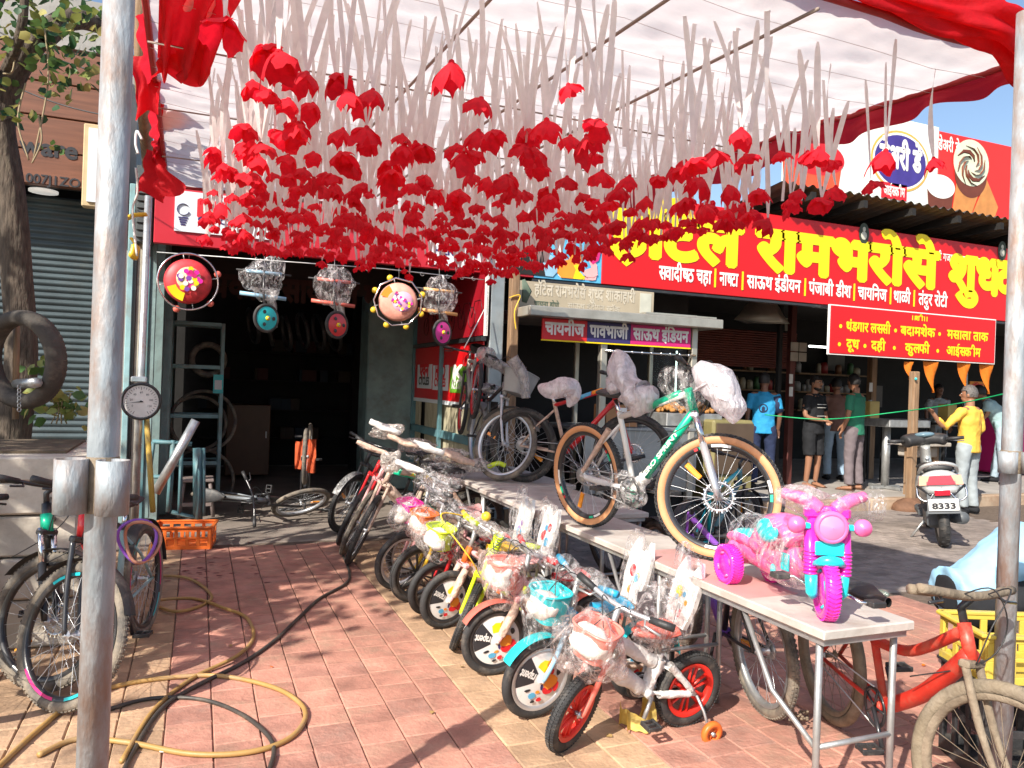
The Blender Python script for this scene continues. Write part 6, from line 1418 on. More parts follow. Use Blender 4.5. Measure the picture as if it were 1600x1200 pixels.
# dry straw-like wires on the planter slab behind
# ---- the table and the bicycles on it
tb0 = thing('display_table', 'long worn board table on thin steel legs carrying bicycles and the pink toy trike', 'table', (2.3, 3.2, 0))
TZ = .75
cA = onZ(1290, 990, TZ); cB = onZ(1398, 966, TZ); w_t = (cB-cA).length
e1 = onZ(1078, 905, TZ); ed = (Vector((cA.x, cA.y, 0))-Vector((2.16, 6.7, 0)));
xl0, xr0 = 2.11, 2.56
y = 2.12
for k, (ya, yb2) in enumerate(((2.12, 3.30), (3.32, 4.60), (4.62, 6.0), (6.02, 7.5))):
    dx = [0, .03, .06, .10][k]; xr0 = [2.56, 2.56, 2.9, 3.0][k]; zt_ = TZ-[0, .012, .02, .02][k]
    tpm = table_top_m
    MB(tpm).box(((xl0+xr0)/2+dx, (ya+yb2)/2, zt_-.018), (xr0-xl0, yb2-ya, .036), bev=.005).build('table_top', tb0)
    MB(steel_d).box(((xl0+xr0)/2+dx, (ya+yb2)/2, zt_-.05), (xr0-xl0-.04, yb2-ya-.04, .025)).build('apron', tb0)
    for yy in (ya+.06, yb2-.06):
        for xx in (xl0+.04, xr0-.04):
            MB(steel_d).tube([(xx+dx, yy, zt_-.04), (xx+dx+(.03 if xx > 2.3 else -.02)*0, yy, .35), (xx+dx, yy, 0)], .0135, 10).build('leg', tb0)
        MB(steel_d).tube([(xl0+.04+dx, yy, .30), (xr0-.04+dx, yy, .30)], .011, 8).build('stretcher', tb0)
    MB(steel_d).tube([(xl0+.04+dx, ya+.5, zt_-.04), (xl0+.04+dx, ya+.30, .42), (xl0+.04+dx, ya+.07, .30)], .011, 8).build('brace', tb0)
MB(mat('pink_stained_board', (.55, .30, .28), .6, 0, .12, 4, 0, 40, .3)).box((2.25, 3.0, TZ+.0015), (.27, .9, .003)).build('pink_stain', tb0)
TG = 'bicycles displayed on the table'
tan_d = ((print_white, 10, 30), (green_p, 34, 44), (print_red, 48, 52), (print_white, 190, 212), (green_p, 216, 226), (print_red, 228, 232), (green_p, 110, 118), (print_white, 120, 134))
# silver bicycle with green down tube
s0 = (2.25, 4.20, TZ-.01); f0 = (2.47, 3.20, TZ)
tg_, ig = bicycle('mountain_bicycle', 'silver mountain bicycle with green down tube and tan wall tyres on the table', 'bicycle', s0, f0, .318, TG, steer=R(38), lean=R(3), rim=black_m, fr=[green_p, white_p, white_p], fk=alu, suspension=True, rotor=True, knob=2, wall=tanwall, deco=tan_d, seed=61, tw=.056, cable=True, saddle=black_p, wrap=0)
tx = MB(print_white)
dn = (ig['HB']-ig['BB']).normalized(); an = math.atan2(dn.z, dn.x)
for (sd2, Mx) in ((-1, TR(ig['BB'].lerp(ig['HB'], .16)+Vector((0, -.026, 0))) @ RX(R(90)) @ RZ(an) @ TR(0, -.012, 0)), (1, TR(ig['HB'].lerp(ig['BB'], .10)+Vector((0, .026, 0))) @ RZ(PI) @ RX(R(90)) @ RZ(-an) @ TR(0, -.012, 0))):
    text(tx, 'HERO SPRINT', Mx, .036, width=.40, bold=.04)
tx.build('lettering', tg_, local=True)
MB(green_p).tube([ig['HT'].lerp(ig['ST'], .1)-Vector((0, 0, .01)), ig['HT'].lerp(ig['ST'], .55)-Vector((0, 0, .01))], .0215, 12).build('top_tube_band', tg_, local=True)
w3 = MB(wrapw); crumple_tube(w3, [ig['BB']+Vector((.02, 0, .02)), ig['BB'].lerp(ig['HB'], .22)], [.04, .034], 3, .3); crumple_tube(w3, [ig['rh'].lerp(ig['BB'], .12)+Vector((0, -.05, 0)), ig['rh'].lerp(ig['BB'], .85)+Vector((0, -.04, 0))], [.018, .021], 5, .3); w3.build('frame_sleeve', tg_, local=True)
w3 = MB(wrapm); crumple_tube(w3, [ig['rh'].lerp(ig['ST'], .08)+Vector((0, -.05, 0)), ig['rh'].lerp(ig['ST'], .8)+Vector((0, -.035, 0))], [.014, .016], 5, .3); w3.build('stay_sleeve', tg_, local=True)
for s in (1, -1): MB(filmm).ball(ig['BB']+Vector((.02, s*.07, 0)), (.09, .05, .09)) if False else None
w3 = MB(filmm); crumple(w3, ig['BB']+Vector((0, -.05, 0)), (.12, .06, .10), 9, .3, 30, 4); crumple(w3, ig['HT']+Vector((.0, 0, .0)), (.09, .09, .11), 12, .35, 30, 5); w3.build('plastic_wrap', tg_, local=True)
# milky bag hanging over the bars: drooping lump with a pointed lower end
def bag(parent, pts, rads, seed, m=milky, n=30, amp=.35):
    w_ = MB(m); crumple_tube(w_, pts, [r*.9 for r in rads], seed, amp*.5, n); return w_.build('plastic_bag', parent)
bag(tg_, [atD(1088, 570, 3.72), atD(1105, 588, 3.7), atD(1128, 612, 3.66), atD(1143, 638, 3.62), atD(1146, 662, 3.6)], [.035, .07, .10, .085, .07, .006], 3, amp=.5)
bag(tg_, [atD(1090, 572, 3.72), atD(1110, 600, 3.7), atD(1112, 618, 3.69)], [.02, .09, .03], 9, amp=.55)
bag(tg_, [atD(1134, 622, 3.6), atD(1139, 598, 3.58), atD(1137, 586, 3.58)], [.05, .025, .004], 5)
bag(tg_, [atD(962, 548, 4.5), atD(968, 565, 4.45), atD(975, 590, 4.4), atD(990, 612, 4.35), atD(1005, 622, 4.3), atD(1025, 610, 4.25)], [.01, .07, .08, .07, .09, .10, .03], 6, amp=.5)
bag(tg_, [atD(985, 612, 4.33), atD(996, 634, 4.3), atD(990, 652, 4.3)], [.08, .075, .008], 7, amp=.5)
bag(tg_, [atD(952, 590, 4.5), atD(958, 605, 4.45), atD(966, 600, 4.42)], [.02, .05, .03], 16, amp=.5)
# red bicycle with coloured tubes behind it
tr2, ir = bicycle('mountain_bicycle', 'red bicycle with orange and blue printed tubes behind the silver one', 'bicycle', (2.70, 6.30, TZ-.02), (3.36, 5.52, TZ-.02), .33, TG, steer=R(10), lean=R(2), rim=black_m, fr=[red_p, red_p, wrapm], fk=red_p, knob=2, seed=62, tw=.056, rotor=True, wrap=0, ladies=False)
for k, (a, b, m) in enumerate(((.15, .32, print_orange), (.34, .56, print_blue), (.58, .72, print_yellow))): MB(m).tube([ir['HT'].lerp(ir['ST'], a)-Vector((0, 0, .01)), ir['HT'].lerp(ir['ST'], b)-Vector((0, 0, .01))], .0205, 10).build('tube_band', tr2, local=True)
for (Mx) in (TR(ir['HB'].lerp(ir['BB'], .12)+Vector((0, .028, 0))) @ RZ(PI) @ RX(R(90)) @ RZ(-math.atan2((ir['HB']-ir['BB']).z, (ir['HB']-ir['BB']).x)), ):
    tx = MB(print_yellow); text(tx, 'AVON', Mx, .045, width=.2, bold=.04); tx.build('lettering', tr2, local=True)
bag(tr2, [atD(842, 604, 5.6), atD(862, 610, 5.55), atD(885, 606, 5.5), atD(895, 616, 5.5), atD(888, 636, 5.5)], [.02, .07, .085, .08, .06, .01], 21, amp=.5)
# grey dusty bicycle at the corner post
tgr, igr = bicycle('bicycle', 'dusty grey plastic covered bicycle leaning at the junction post behind the red one', 'bicycle', (2.62, 7.35, TZ-.02), (2.53, 6.38, TZ-.02), .33, TG, steer=R(40), lean=R(-4), rim=alu, fr=[greyfilm, black_m, black_m], fk=alu, seed=63, guards=mat('grey_dusty_guard', (.22, .21, .20), .7, 0, .2), basket=mat('grey_basket', (.34, .36, .36), .5, 0, .2), bars='rise', tyre=rubber_d, wrap=2, seat_wrap=greyfilm)
bag(tgr, [igr_ for igr_ in (atD(800, 560, 6.6), atD(818, 590, 6.6), atD(822, 622, 6.6))], [.06, .05, .04], 24, m=greyfilm)
bag(tgr, [atD(745, 550, 7.0), atD(760, 556, 7.0), atD(770, 575, 7.0)], [.04, .10, .02], 27, m=greyfilm)
tgs, igs = bicycle('bicycle', 'bicycle with red rim raised and tied at the brand board', 'bicycle', (2.56, 7.25, 1.24), (2.72, 8.12, 1.02), .30, MG, steer=0, lean=R(5), rim=red_p, fr=[mat('grey_sleeve', (.3, .27, .24), .7, 0, .2)]*3, fk=black_m, seed=64, tyre=rubber)
wr_ = thing('support_rope', 'rope holding the raised bicycle up to the junction post', 'rope', (2.6, 7.5, 1.6)); MB(print_white).tube([(2.50, 7.45, 1.95), (2.85, 7.85, 2.4)], .006, 5).build('rope', wr_)
# black bicycles parked behind the table in the shade
GS = 'bicycles parked behind the table'
bicycle('bicycle', 'black bicycle with teal frame standing in shade behind the table', 'bicycle', (3.75, 5.35, 0), (4.75, 5.9, 0), .34, GS, steer=R(-8), lean=R(6), rim=black_m, fr=[teal_p, cyan_p, cyan_p], fk=black_m, seed=71, guards=black_p)
bicycle('bicycle', 'black bicycle with green stays leaning behind the tan tyre in shade', 'bicycle', (3.1, 4.6, 0), (3.25, 5.65, 0), .34, GS, steer=R(8), lean=R(-6), rim=black_m, fr=[black_m, green_p, black_m], fk=black_m, seed=72, guards=black_p)
bicycle('bicycle', 'dark bicycle with purple stays whose dusty rear wheel stands under the table end', 'bicycle', (2.66, 3.05, 0), (2.88, 4.08, 0), .315, GS, steer=0, lean=R(-3), rim=steel_d, fr=[purple_p, purple_p, black_m], fk=black_m, seed=73, tyre=rubber_d, knob=2, saddle_h=.72, hb=.7, cable=False)
# old red bicycle in the right foreground
tro, iro = bicycle('old_bicycle', 'old rusty red bicycle with muddy wheels in the right foreground', 'bicycle', (2.92, 2.88, 0), (2.54, 1.74, 0), .325, GS, steer=R(28), lean=R(2), rim=mud, fr=[fabric_r, fabric_r, fabric_r], fk=mud, seed=74, tyre=mat('muddy_tyre', (.20, .16, .11), .95, 0, .3, 14, .5, 80, .5), ladies=True, bars='flat', grips=mud, hb=.90, saddle=black_p, carrier=False, saddle_h=.72, cable=True, knob=0)
MB(mud).tube(smoothp([iro['bar']+Vector((-.02, -.3, .02)), iro['bar'], iro['bar']+Vector((-.02, .3, .02))]), .0175, 8).build('rusty_bar_cover', tro, local=True, basis=iro['Sm'])
# chain lying round the wheel foot
cf_ = MB(mud)
for k in range(40): p = G(1248+14*math.sin(k*1.3), 1118+7*math.cos(k*1.9), .01+.0022*k); cf_.ball(p, (.009, .007, .006), None, 6, 4)
tag(cf_.build('muddy_chain'), 'muddy chain wound round the dusty wheel foot under the table', 'chain')
# bicycles lying / upside down in the shop entrance
lx_ = G(455, 812)
tl, il = bicycle('bicycle', 'black bicycle lying flat on the shop floor at the entrance', 'bicycle', (0, 0, 0), (1.03, 0, 0), .32, 'bicycles under repair in the shop', M=TR(lx_.x-.55, lx_.y+.62, .17) @ RZ(R(-38)) @ RX(R(80)), seed=81, tyre=rubber_d, rim=alu, fr=[mat('dusty_grey_paint', (.2, .22, .24), .5, .2, .2)]*3, steer=R(30), guards=None)
tu, iu = bicycle('bicycle', 'bicycle turned upside down behind the lying one with orange cloth on it', 'bicycle', (0, 0, 0), (1.0, 0, 0), .32, 'bicycles under repair in the shop', M=TR(onY(478, 740, 9.4).x+.1, 9.9, 1.02) @ RZ(R(-100)) @ RX(R(180)), seed=82, tyre=rubber_d, rim=alu, fr=[black_m]*3)
rg_ = MB(mat('orange_rag', (.60, .10, .03), .8, 0, .2, 12, trans=.2)); 
for k in range(3): a = atD(468+10*k, 690, 8.7); rg_.grid(lambda u, v: a+cR0*((u-.5)*.09)+Vector((0, .02*math.sin(u*9+v*5), -.34*v+.03*math.sin(v*8+k))), 6, 10)
tag(rg_.build('orange_rag'), 'orange rags hanging over the upside down bicycle', 'rag')
# small wrapped tricycles hanging from the rod
def hung(u, v, label, m, ex, seed):
    q = onY(u, v, YH-.05); t = thing('hanging_tricycle', label, 'tricycle', (q.x, YH, q.z+.5), group='wrapped small tricycles hanging from the rod')
    Mw = TR(q.x+.03, YH-.1, q.z-.30) @ RZ(R(30)); Rr = .145
    tm_, rm_, im_ = wheel_meshes(Rr, .035, 'none', m, rubber)
    wv = place(im_, 'wheel', t, WM[t.name].inverted() @ Mw); place(tm_, 'tyre', wv)
    pl2 = MB(m); 
    for sg in (1, -1): pl2.lathe([(Rr-.03, sg*.012), (Rr*.4, sg*.02), (.001, sg*.024)], RX(R(90)), 26)
    pl2.m(print_yellow).lathe([(.001, .034), (.022, .034), (.022, -.034), (.001, -.034)], RX(R(90)), 12); 
    pl2.m(black_m)
    for k in range(3):
        a = k*2.1; 
        for sg in (1, -1): pl2.lathe([(.001, sg*.0265), (.02, sg*.024)], RX(R(90)) @ TR(0, 0, 0) @ TR(.07*math.cos(a), .07*math.sin(a), 0), 8)
    pl2.build('wheel_disc', wv, local=True)
    T0 = Vector((q.x, YH-.03, q.z))
    MB(black_m).tube([T0+Vector((.03, -.07, -.3)), T0+Vector((0, -.02, -.05)), T0+Vector((0, 0, .25))], .012, 8).build('fork', t)
    MB(ex).tube([T0+Vector((-.17, 0, .16)), T0+Vector((.17, 0, .15))], .017, 10).build('grip', t); MB(black_p).tube([T0+Vector((-.26, 0, .165)), T0+Vector((.26, 0, .145))], .009, 8).build('handlebar', t)
    MB(ex).tube([T0+Vector((-.22, .02, -.06)), T0+Vector((.22, .02, -.09))], .02, 8).build('axle_cover', t)
    MB(black_p).tube([T0+Vector((.0, .1, .1)), T0+Vector((.12, .1, -.3))], .014, 8).build('frame', t)
    w_ = MB(filmm); crumple(w_, T0+Vector((0, .0, .10)), (.17, .10, .18), seed, .4, 34, 5); w_.build('plastic_wrap', t)
    w_ = MB(greyfilm); crumple_tube(w_, [T0+Vector((.05, .05, -.02)), T0+Vector((.10, .05, -.2)), T0+Vector((.14, .05, -.38))], [.05, .04, .03, .01], seed+3, .4); w_.build('plastic_wrap', t)
    MB(steel_d).tube([T0+Vector((0, 0, .25)), Vector((q.x, YH, onY(u, 404, YH).z+.02))], .003, 5).build('hanging_wire', t)
hung(412, 450, 'wrapped tricycle with turquoise wheel hanging from the rod, left one', cyan_p, sky_p, 201)
hung(522, 462, 'wrapped tricycle with red wheel hanging in the middle of the rod', red_p, coral_p, 202)
hung(686, 476, 'wrapped tricycle with hot pink wheel hanging at the right end of rod', pink_h, mat('orange_grip', (.8, .42, .15), .5), 203)
# ================================================================== PINK TOY TRIKE ON THE TABLE
hp = mat('glossy_magenta_plastic', (.88, .035, .46), .22, 0, .05, 4, coat=.5); hp2 = mat('rose_plastic', (.95, .16, .42), .28, 0, .06, 4, coat=.4); tq = mat('toy_turquoise', (.02, .68, .72), .3, 0, .05, 4, coat=.3)
fw_ = onZ(1296, 968, TZ); rwL = onZ(1150, 915, TZ); 
dvec = Vector((fw_.x-rwL.x-.09, fw_.y-rwL.y, 0)); ang = math.atan2(fw_.y-(rwL.y+.02), fw_.x-(rwL.x+.10))
TK = TR(rwL.x+.105, rwL.y+.03, TZ) @ RZ(ang); Lt = math.hypot(fw_.x-(rwL.x+.105), fw_.y-(rwL.y+.03))
tk = thing('toy_trike', 'magenta and turquoise plastic toy motorbike trike wrapped in film on the table end', 'toy trike', M=TK)
B2 = lambda mb, nm, basis=None: mb.build(nm, tk, local=True, basis=basis)
Rf = .115; Rr = .085
def toywheel(R0, wd, M, nm='wheel', m=hp):
    mb = MB(m).lathe([(.001, -wd*.35), (R0*.45, -wd*.38), (R0*.5, -wd*.3), (R0*.72, -wd*.3), (R0*.78, -wd*.5), (R0*.93, -wd*.45), (R0, -wd*.2), (R0, wd*.2), (R0*.93, wd*.45), (R0*.78, wd*.5), (R0*.72, wd*.3), (R0*.5, wd*.3), (R0*.45, wd*.38), (.001, wd*.35)], M @ RX(R(90)), 40)
    for k in range(44):
        a = 2*PI*k/44
        for s in (-1, 1): mb.box((0, 0, 0), (.006, wd*.42, .005), M @ RY(a) @ TR(R0*.995, s*wd*.22, 0) @ RX(s*.5))
    for k in range(5): a = 2*PI*k/5; 
    w_ = B2(mb, nm)
    h = MB(tq if m is hp and wd < .06 else hp2)
    for k in range(4):
        a = 2*PI*k/4+.4
        for s in (1, -1): h.tube([M @ Vector((R0*.6*math.cos(a+q*.25), s*(wd*.34), R0*.6*math.sin(a+q*.25))) for q in range(-1, 2)], .006, 6)
    h.build('wheel_trim', w_, local=True)
for s in (1, -1): toywheel(Rr, .062, TR(0, s*.115, Rr))
steerT = R(-22)
SmT = TR(Lt-.05, 0, .22) @ RZ(steerT) @ TR(-(Lt-.05), 0, -.22)
toywheel(Rf, .058, SmT @ TR(Lt, 0, Rf))
# body: lofted shell
b_ = MB(hp2)
b_.tube(smoothp([(-.07, 0, .13), (0, 0, .15), (.10, 0, .14), (.20, 0, .135), (.30, 0, .15), (.36, 0, .20)]), [(.05, .03), (.085, .05), (.095, .065), (.085, .06), (.07, .055), (.06, .055), (.055, .06), (.055, .06), (.055, .06), (.055, .06), (.055, .06), (.05, .06), (.05, .06), (.05, .06), (.05, .06), (.05, .06), (.05, .06), (.05, .06), (.05, .06), (.05, .06), (.05, .06), (.05, .06), (.05, .06), (.05, .06), (.05, .06), (.05, .06), (.05, .06), (.05, .06), (.05, .06), (.05, .06), (.045, .055)], 20); B2(b_, 'body')
sm1 = MB(hp2).tube(smoothp([(-.10, 0, .19), (-.03, 0, .20), (.06, 0, .19), (.13, 0, .20)]), [(.03, .02)]+[(.075, .030)]*8+[(.065, .03)]*9+[(.04, .02)], 18); B2(sm1, 'seat')
sm1 = MB(tq).tube(smoothp([(-.08, 0, .212), (-.03, 0, .218), (.05, 0, .208), (.11, 0, .215)]), [(.02, .012)]+[(.055, .018)]*8+[(.048, .018)]*9+[(.02, .01)], 18); B2(sm1, 'seat_pad')
sm1 = MB(hp2).tube(smoothp([(.10, 0, .18), (.15, 0, .25), (.22, 0, .30), (.29, 0, .29), (.34, 0, .24)]), [(.06, .035)]+[(.08, .06)]*10+[(.075, .05)]*6+[(.06, .045)]*7+[(.04, .03)], 18); B2(sm1, 'tank')
for s in (1, -1):
    sm1 = MB(tq); sm1.ball((.21, s*.064, .275), (.075, .024, .05), None, 18, 10); B2(sm1, 'tank_panel')
    sm1 = MB(tq); sm1.box((.33, s*.056, .17), (.05, .01, .07), bev=.004); sm1.ball((.25, s*.058, .12), (.018, .008, .025)); B2(sm1, 'side_badge')
# front fairing and forks
f_ = MB(hp); f_.box((Lt-.015, 0, .30), (.05, .15, .16), bev=.02); f_.box((Lt-.03, 0, .40), (.05, .17, .05), bev=.02)
for s in (1, -1):
    f_.tube([(Lt-.02, s*.062, .36), (Lt+.0, s*.062, .22), (Lt, s*.062, .17)], .024, 14)
    for k in range(7): f_.lathe([(.022, -.004), (.028, 0), (.022, .004)], TR(Lt+.002, s*.062, .175+.014*k), 14)
B2(f_, 'fairing', SmT)
for s in (1, -1): B2(MB(tq).tube([(Lt, s*.058, .175), (Lt+.004, s*.055, .10), (Lt, s*.045, .085)], [.024, .022, .016], 12), 'fork_cover', SmT)
B2(MB(tq).box((Lt+.022, 0, .272), (.016, .105, .052), bev=.008), 'number_plate', SmT)
B2(MB(tq).tube([(Lt+.02, -.055, .212), (Lt+.045, -.03, .228), (Lt+.05, 0, .232), (Lt+.045, .03, .228), (Lt+.02, .055, .212)], [.01, .018, .022, .018, .01], 10), 'front_mudguard', SmT)
hl = MB(hp2).lathe([(.05, -.02), (.060, -.01), (.062, .012), (.054, .024), (.046, .02)], SmT @ TR(Lt+.03, 0, .355) @ RY(R(90)), 30); hl_o = B2(hl, 'headlight_rim'); 
MB(mat('pink_lens', (.9, .25, .5), .08, 0, .05, coat=.6)).lathe([(.048, .016), (.03, .026), (.001, .03)], SmT @ TR(Lt+.03, 0, .355) @ RY(R(90)), 30).build('lens', hl_o, local=True)
for s in (1, -1):
    ind = MB(tq).box((Lt+.0, s*.082, .352), (.03, .03, .022), bev=.004); B2(ind, 'indicator_arm', SmT)
    ind = MB(hp2).lathe([(.001, -.02), (.026, -.015), (.034, .0), (.030, .016), (.001, .024)], SmT @ TR(Lt+.01, s*.12, .355) @ RY(R(90)), 20); B2(ind, 'indicator')
    B2(MB(hp2).tube(smoothp([(Lt-.03, s*.03, .41), (Lt-.04, s*.08, .445), (Lt-.09, s*.15, .46)]), [.03]*5+[.026]*4+[.022]*4, 12), 'handlebar', SmT)
    ca2 = SmT @ Vector((Lt, s*.05, Rf)); pdl = SmT @ Vector((Lt+.05*s, s*.11, Rf-.03*s)); pe = SmT @ Vector((Lt+.05*s, s*.16, Rf-.03*s))
    B2(MB(chrome).tube([ca2, pdl, pe], .006, 7), 'crank_arm')
    B2(MB(black_p).box(pe, (.055, .06, .022), bev=.004), 'pedal')
w_ = MB(filmm); crumple_tube(w_, [SmT @ Vector((Lt-.09, -.18, .45)), SmT @ Vector((Lt-.04, -.05, .44)), SmT @ Vector((Lt-.04, .06, .43)), SmT @ Vector((Lt-.09, .2, .43))], [.03, .055, .04, .05, .06], 41, .4, 24); crumple_tube(w_, [(-.08, 0, .20), (.05, 0, .20), (.2, 0, .24), (.36, 0, .22)], [.08, .11, .10, .11, .08], 42, .25, 28); B2(w_, 'plastic_wrap')
w_ = MB(filmp); crumple_tube(w_, [(.20, 0, .17), (.30, 0, .17), (Lt-.06, 0, .22)], [.10, .11, .09], 43, .25, 26); B2(w_, 'plastic_wrap')
# little card box with printed red stripe behind the trike
# ================================================================== SCOOTER
sq = onZ(1478, 858); SCM = TR(sq.x, sq.y, 0) @ RZ(math.atan2(.80, .80)) @ RX(R(-7)) @ SC(1.12, 1.12, 1.12)
so_ = thing('scooter', 'silver grey scooter parked on side stand seen from behind with number plate', 'scooter', M=SCM)
BS = lambda mb, nm, par=None: mb.build(nm, par or so_, local=True)
sg = mat('scooter_silver', (.52, .53, .52), .28, .35, .06, 4, coat=.5); gp_ = mat('scooter_grey_plastic', (.10, .11, .12), .5, 0, .1)
def scw(x): 
    tm_ = MB(rubber); tm_.lathe([(.15, -.04), (.2, -.05), (.235, -.035), (.245, 0), (.235, .035), (.2, .05), (.15, .04)], TR(x, 0, .245) @ RX(R(90)), 40)
    for k in range(40): tm_.box((0, 0, 0), (.006, .028, .012), TR(x, 0, .245) @ RY(2*PI*k/40) @ TR(.242, .02*(1 if k % 2 else -1), 0))
    o = BS(tm_, 'wheel'); MB(steel_d).lathe([(.001, -.03), (.05, -.03), (.15, -.038), (.15, .038), (.05, .03), (.001, .03)], TR(x, 0, .245) @ RX(R(90)), 24).build('rim', o, local=True)
scw(.12); scw(1.32)
bd = MB(sg)
bd.tube(smoothp([(-.08, 0, .66), (.0, 0, .66), (.2, 0, .64), (.45, 0, .58), (.62, 0, .45)]), [(.10, .05)]+[(.17, .10)]*6+[(.185, .13)]*6+[(.17, .15)]*7+[(.13, .14)]*5, 22); BS(bd, 'rear_body')
BS(MB(sg).tube([(-.11, -.15, .60), (-.14, -.1, .58), (-.15, 0, .57), (-.14, .1, .58), (-.11, .15, .60)], [.02, .04, .045, .04, .02], 10), 'rear_bumper')
BS(MB(redref).ext([(-.09, -.04), (.09, -.04), (.12, .045), (-.12, .045)], -.01, .01, TR(-.135, 0, .67) @ RY(R(-75)) @ RZ(R(90))), 'tail_light')
for s in (1, -1): BS(MB(mat('indicator_lens', (.75, .33, .20), .2, coat=.5)).ext([(-.05, -.04), (.04, -.04), (.05, .05), (-.02, .05)][::1], -.01, .012, TR(-.118, s*.135, .67) @ RY(R(-75)) @ RZ(R(90)) @ SC(s, 1, 1)), 'indicator')
BS(MB(black_m).tube([(-.12, -.20, .62), (-.16, -.1, .535), (-.165, 0, .60), (-.16, .1, .535), (-.12, .20, .62)], .012, 8), 'guard_bar')
for s in (1, -1): BS(MB(chrome).tube(smoothp([(-.1, s*.20, .61), (-.15, s*.2, .52), (-.17, s*.13, .48), (-.165, s*.07, .55)]), .009, 8), 'guard_bar')
BS(MB(gp_).ext([(-.12, -.20), (.12, -.20), (.14, .10), (-.14, .10)], -.012, .012, TR(-.16, 0, .46) @ RY(R(-82)) @ RZ(R(90))), 'plate_holder')
BS(MB(redref).box((-.185, 0, .555), (.02, .13, .05), bev=.006), 'reflector')
npl = MB(mat('plate_white', (.8, .8, .78), .5)).box((-.192, 0, .445), (.008, .25, .11), bev=.004); np_o = BS(npl, 'number_plate')
tx = MB(print_black); text(tx, '8333', TR(-.198, .095, .41) @ RZ(R(-90)) @ RX(R(90)), .075, width=.19, bold=.05); text(tx, 'MH12', TR(-.198, .06, .482) @ RZ(R(-90)) @ RX(R(90)), .022, width=.10, bold=.02) if False else None; tx.build('lettering', np_o, local=True)
st2 = MB(black_p).tube(smoothp([(-.02, 0, .76), (.15, 0, .77), (.4, 0, .75), (.62, 0, .74)]), [(.06, .03)]+[(.13, .045)]*9+[(.14, .045)]*8+[(.10, .03)], 16); BS(st2, 'seat')
BS(MB(sg).tube(smoothp([(.02, -.16, .73), (-.10, -.13, .80), (-.13, 0, .83), (-.10, .13, .80), (.02, .16, .73)]), .018, 10), 'grab_rail')
BS(MB(gp_).box((.78, 0, .27), (.42, .32, .08), bev=.03), 'floorboard')
fs = MB(sg).tube(smoothp([(1.0, 0, .25), (1.05, 0, .5), (1.02, 0, .8), (.98, 0, .95)]), [(.14, .04)]*6+[(.20, .05)]*7+[(.14, .05)]*6, 18); BS(fs, 'front_shield')
BS(MB(gp_).tube([(.98, 0, .45), (.97, 0, .8)], [(.12, .03), (.15, .03)], 14), 'inner_panel')
BS(MB(sg).tube(smoothp([(1.14, 0, .40), (1.3, 0, .51), (1.46, 0, .45)]), [(.03, .02)]*4+[(.06, .02)]*5+[(.04, .015)]*4, 14), 'front_mudguard')
BS(MB(steel_d).tube([(1.0, .0, .7), (1.28, .06, .3)], .02, 8).tube([(1.1, -.05, .55), (1.28, -.06, .3)], .02, 8), 'fork')
BS(MB(black_p).tube(smoothp([(.90, -.2, .98), (.94, -.12, 1.0), (.97, 0, 1.0), (.94, .12, 1.0), (.90, .2, .98)]), [(.05, .04)]+[(.075, .06)]*10+[(.09, .07)]*9+[(.05, .04)], 14), 'handlebar_cowl')
for s in (1, -1):
    BS(MB(black_p).tube([(.90, s*.19, .99), (.86, s*.36, 1.0)], .019, 10), 'grip'); BS(MB(steel).tube([(.93, s*.2, .98), (.93, s*.37, .96)], .006, 6), 'brake_lever')
BS(MB(mat('speedometer_glass', (.12, .2, .25), .1)).ball((.91, 0, 1.05), (.05, .10, .03), None, 16, 8), 'speedometer')
BS(MB(gp_).tube([(.3, -.12, .25), (-.05, -.16, .30)], [.05, .06], 12), 'exhaust'); BS(MB(gp_).box((.25, .05, .28), (.4, .16, .18), bev=.03), 'engine_case')
BS(MB(steel_d).tube([(.5, .12, .2), (.52, .26, .02)], .012, 7), 'side_stand')

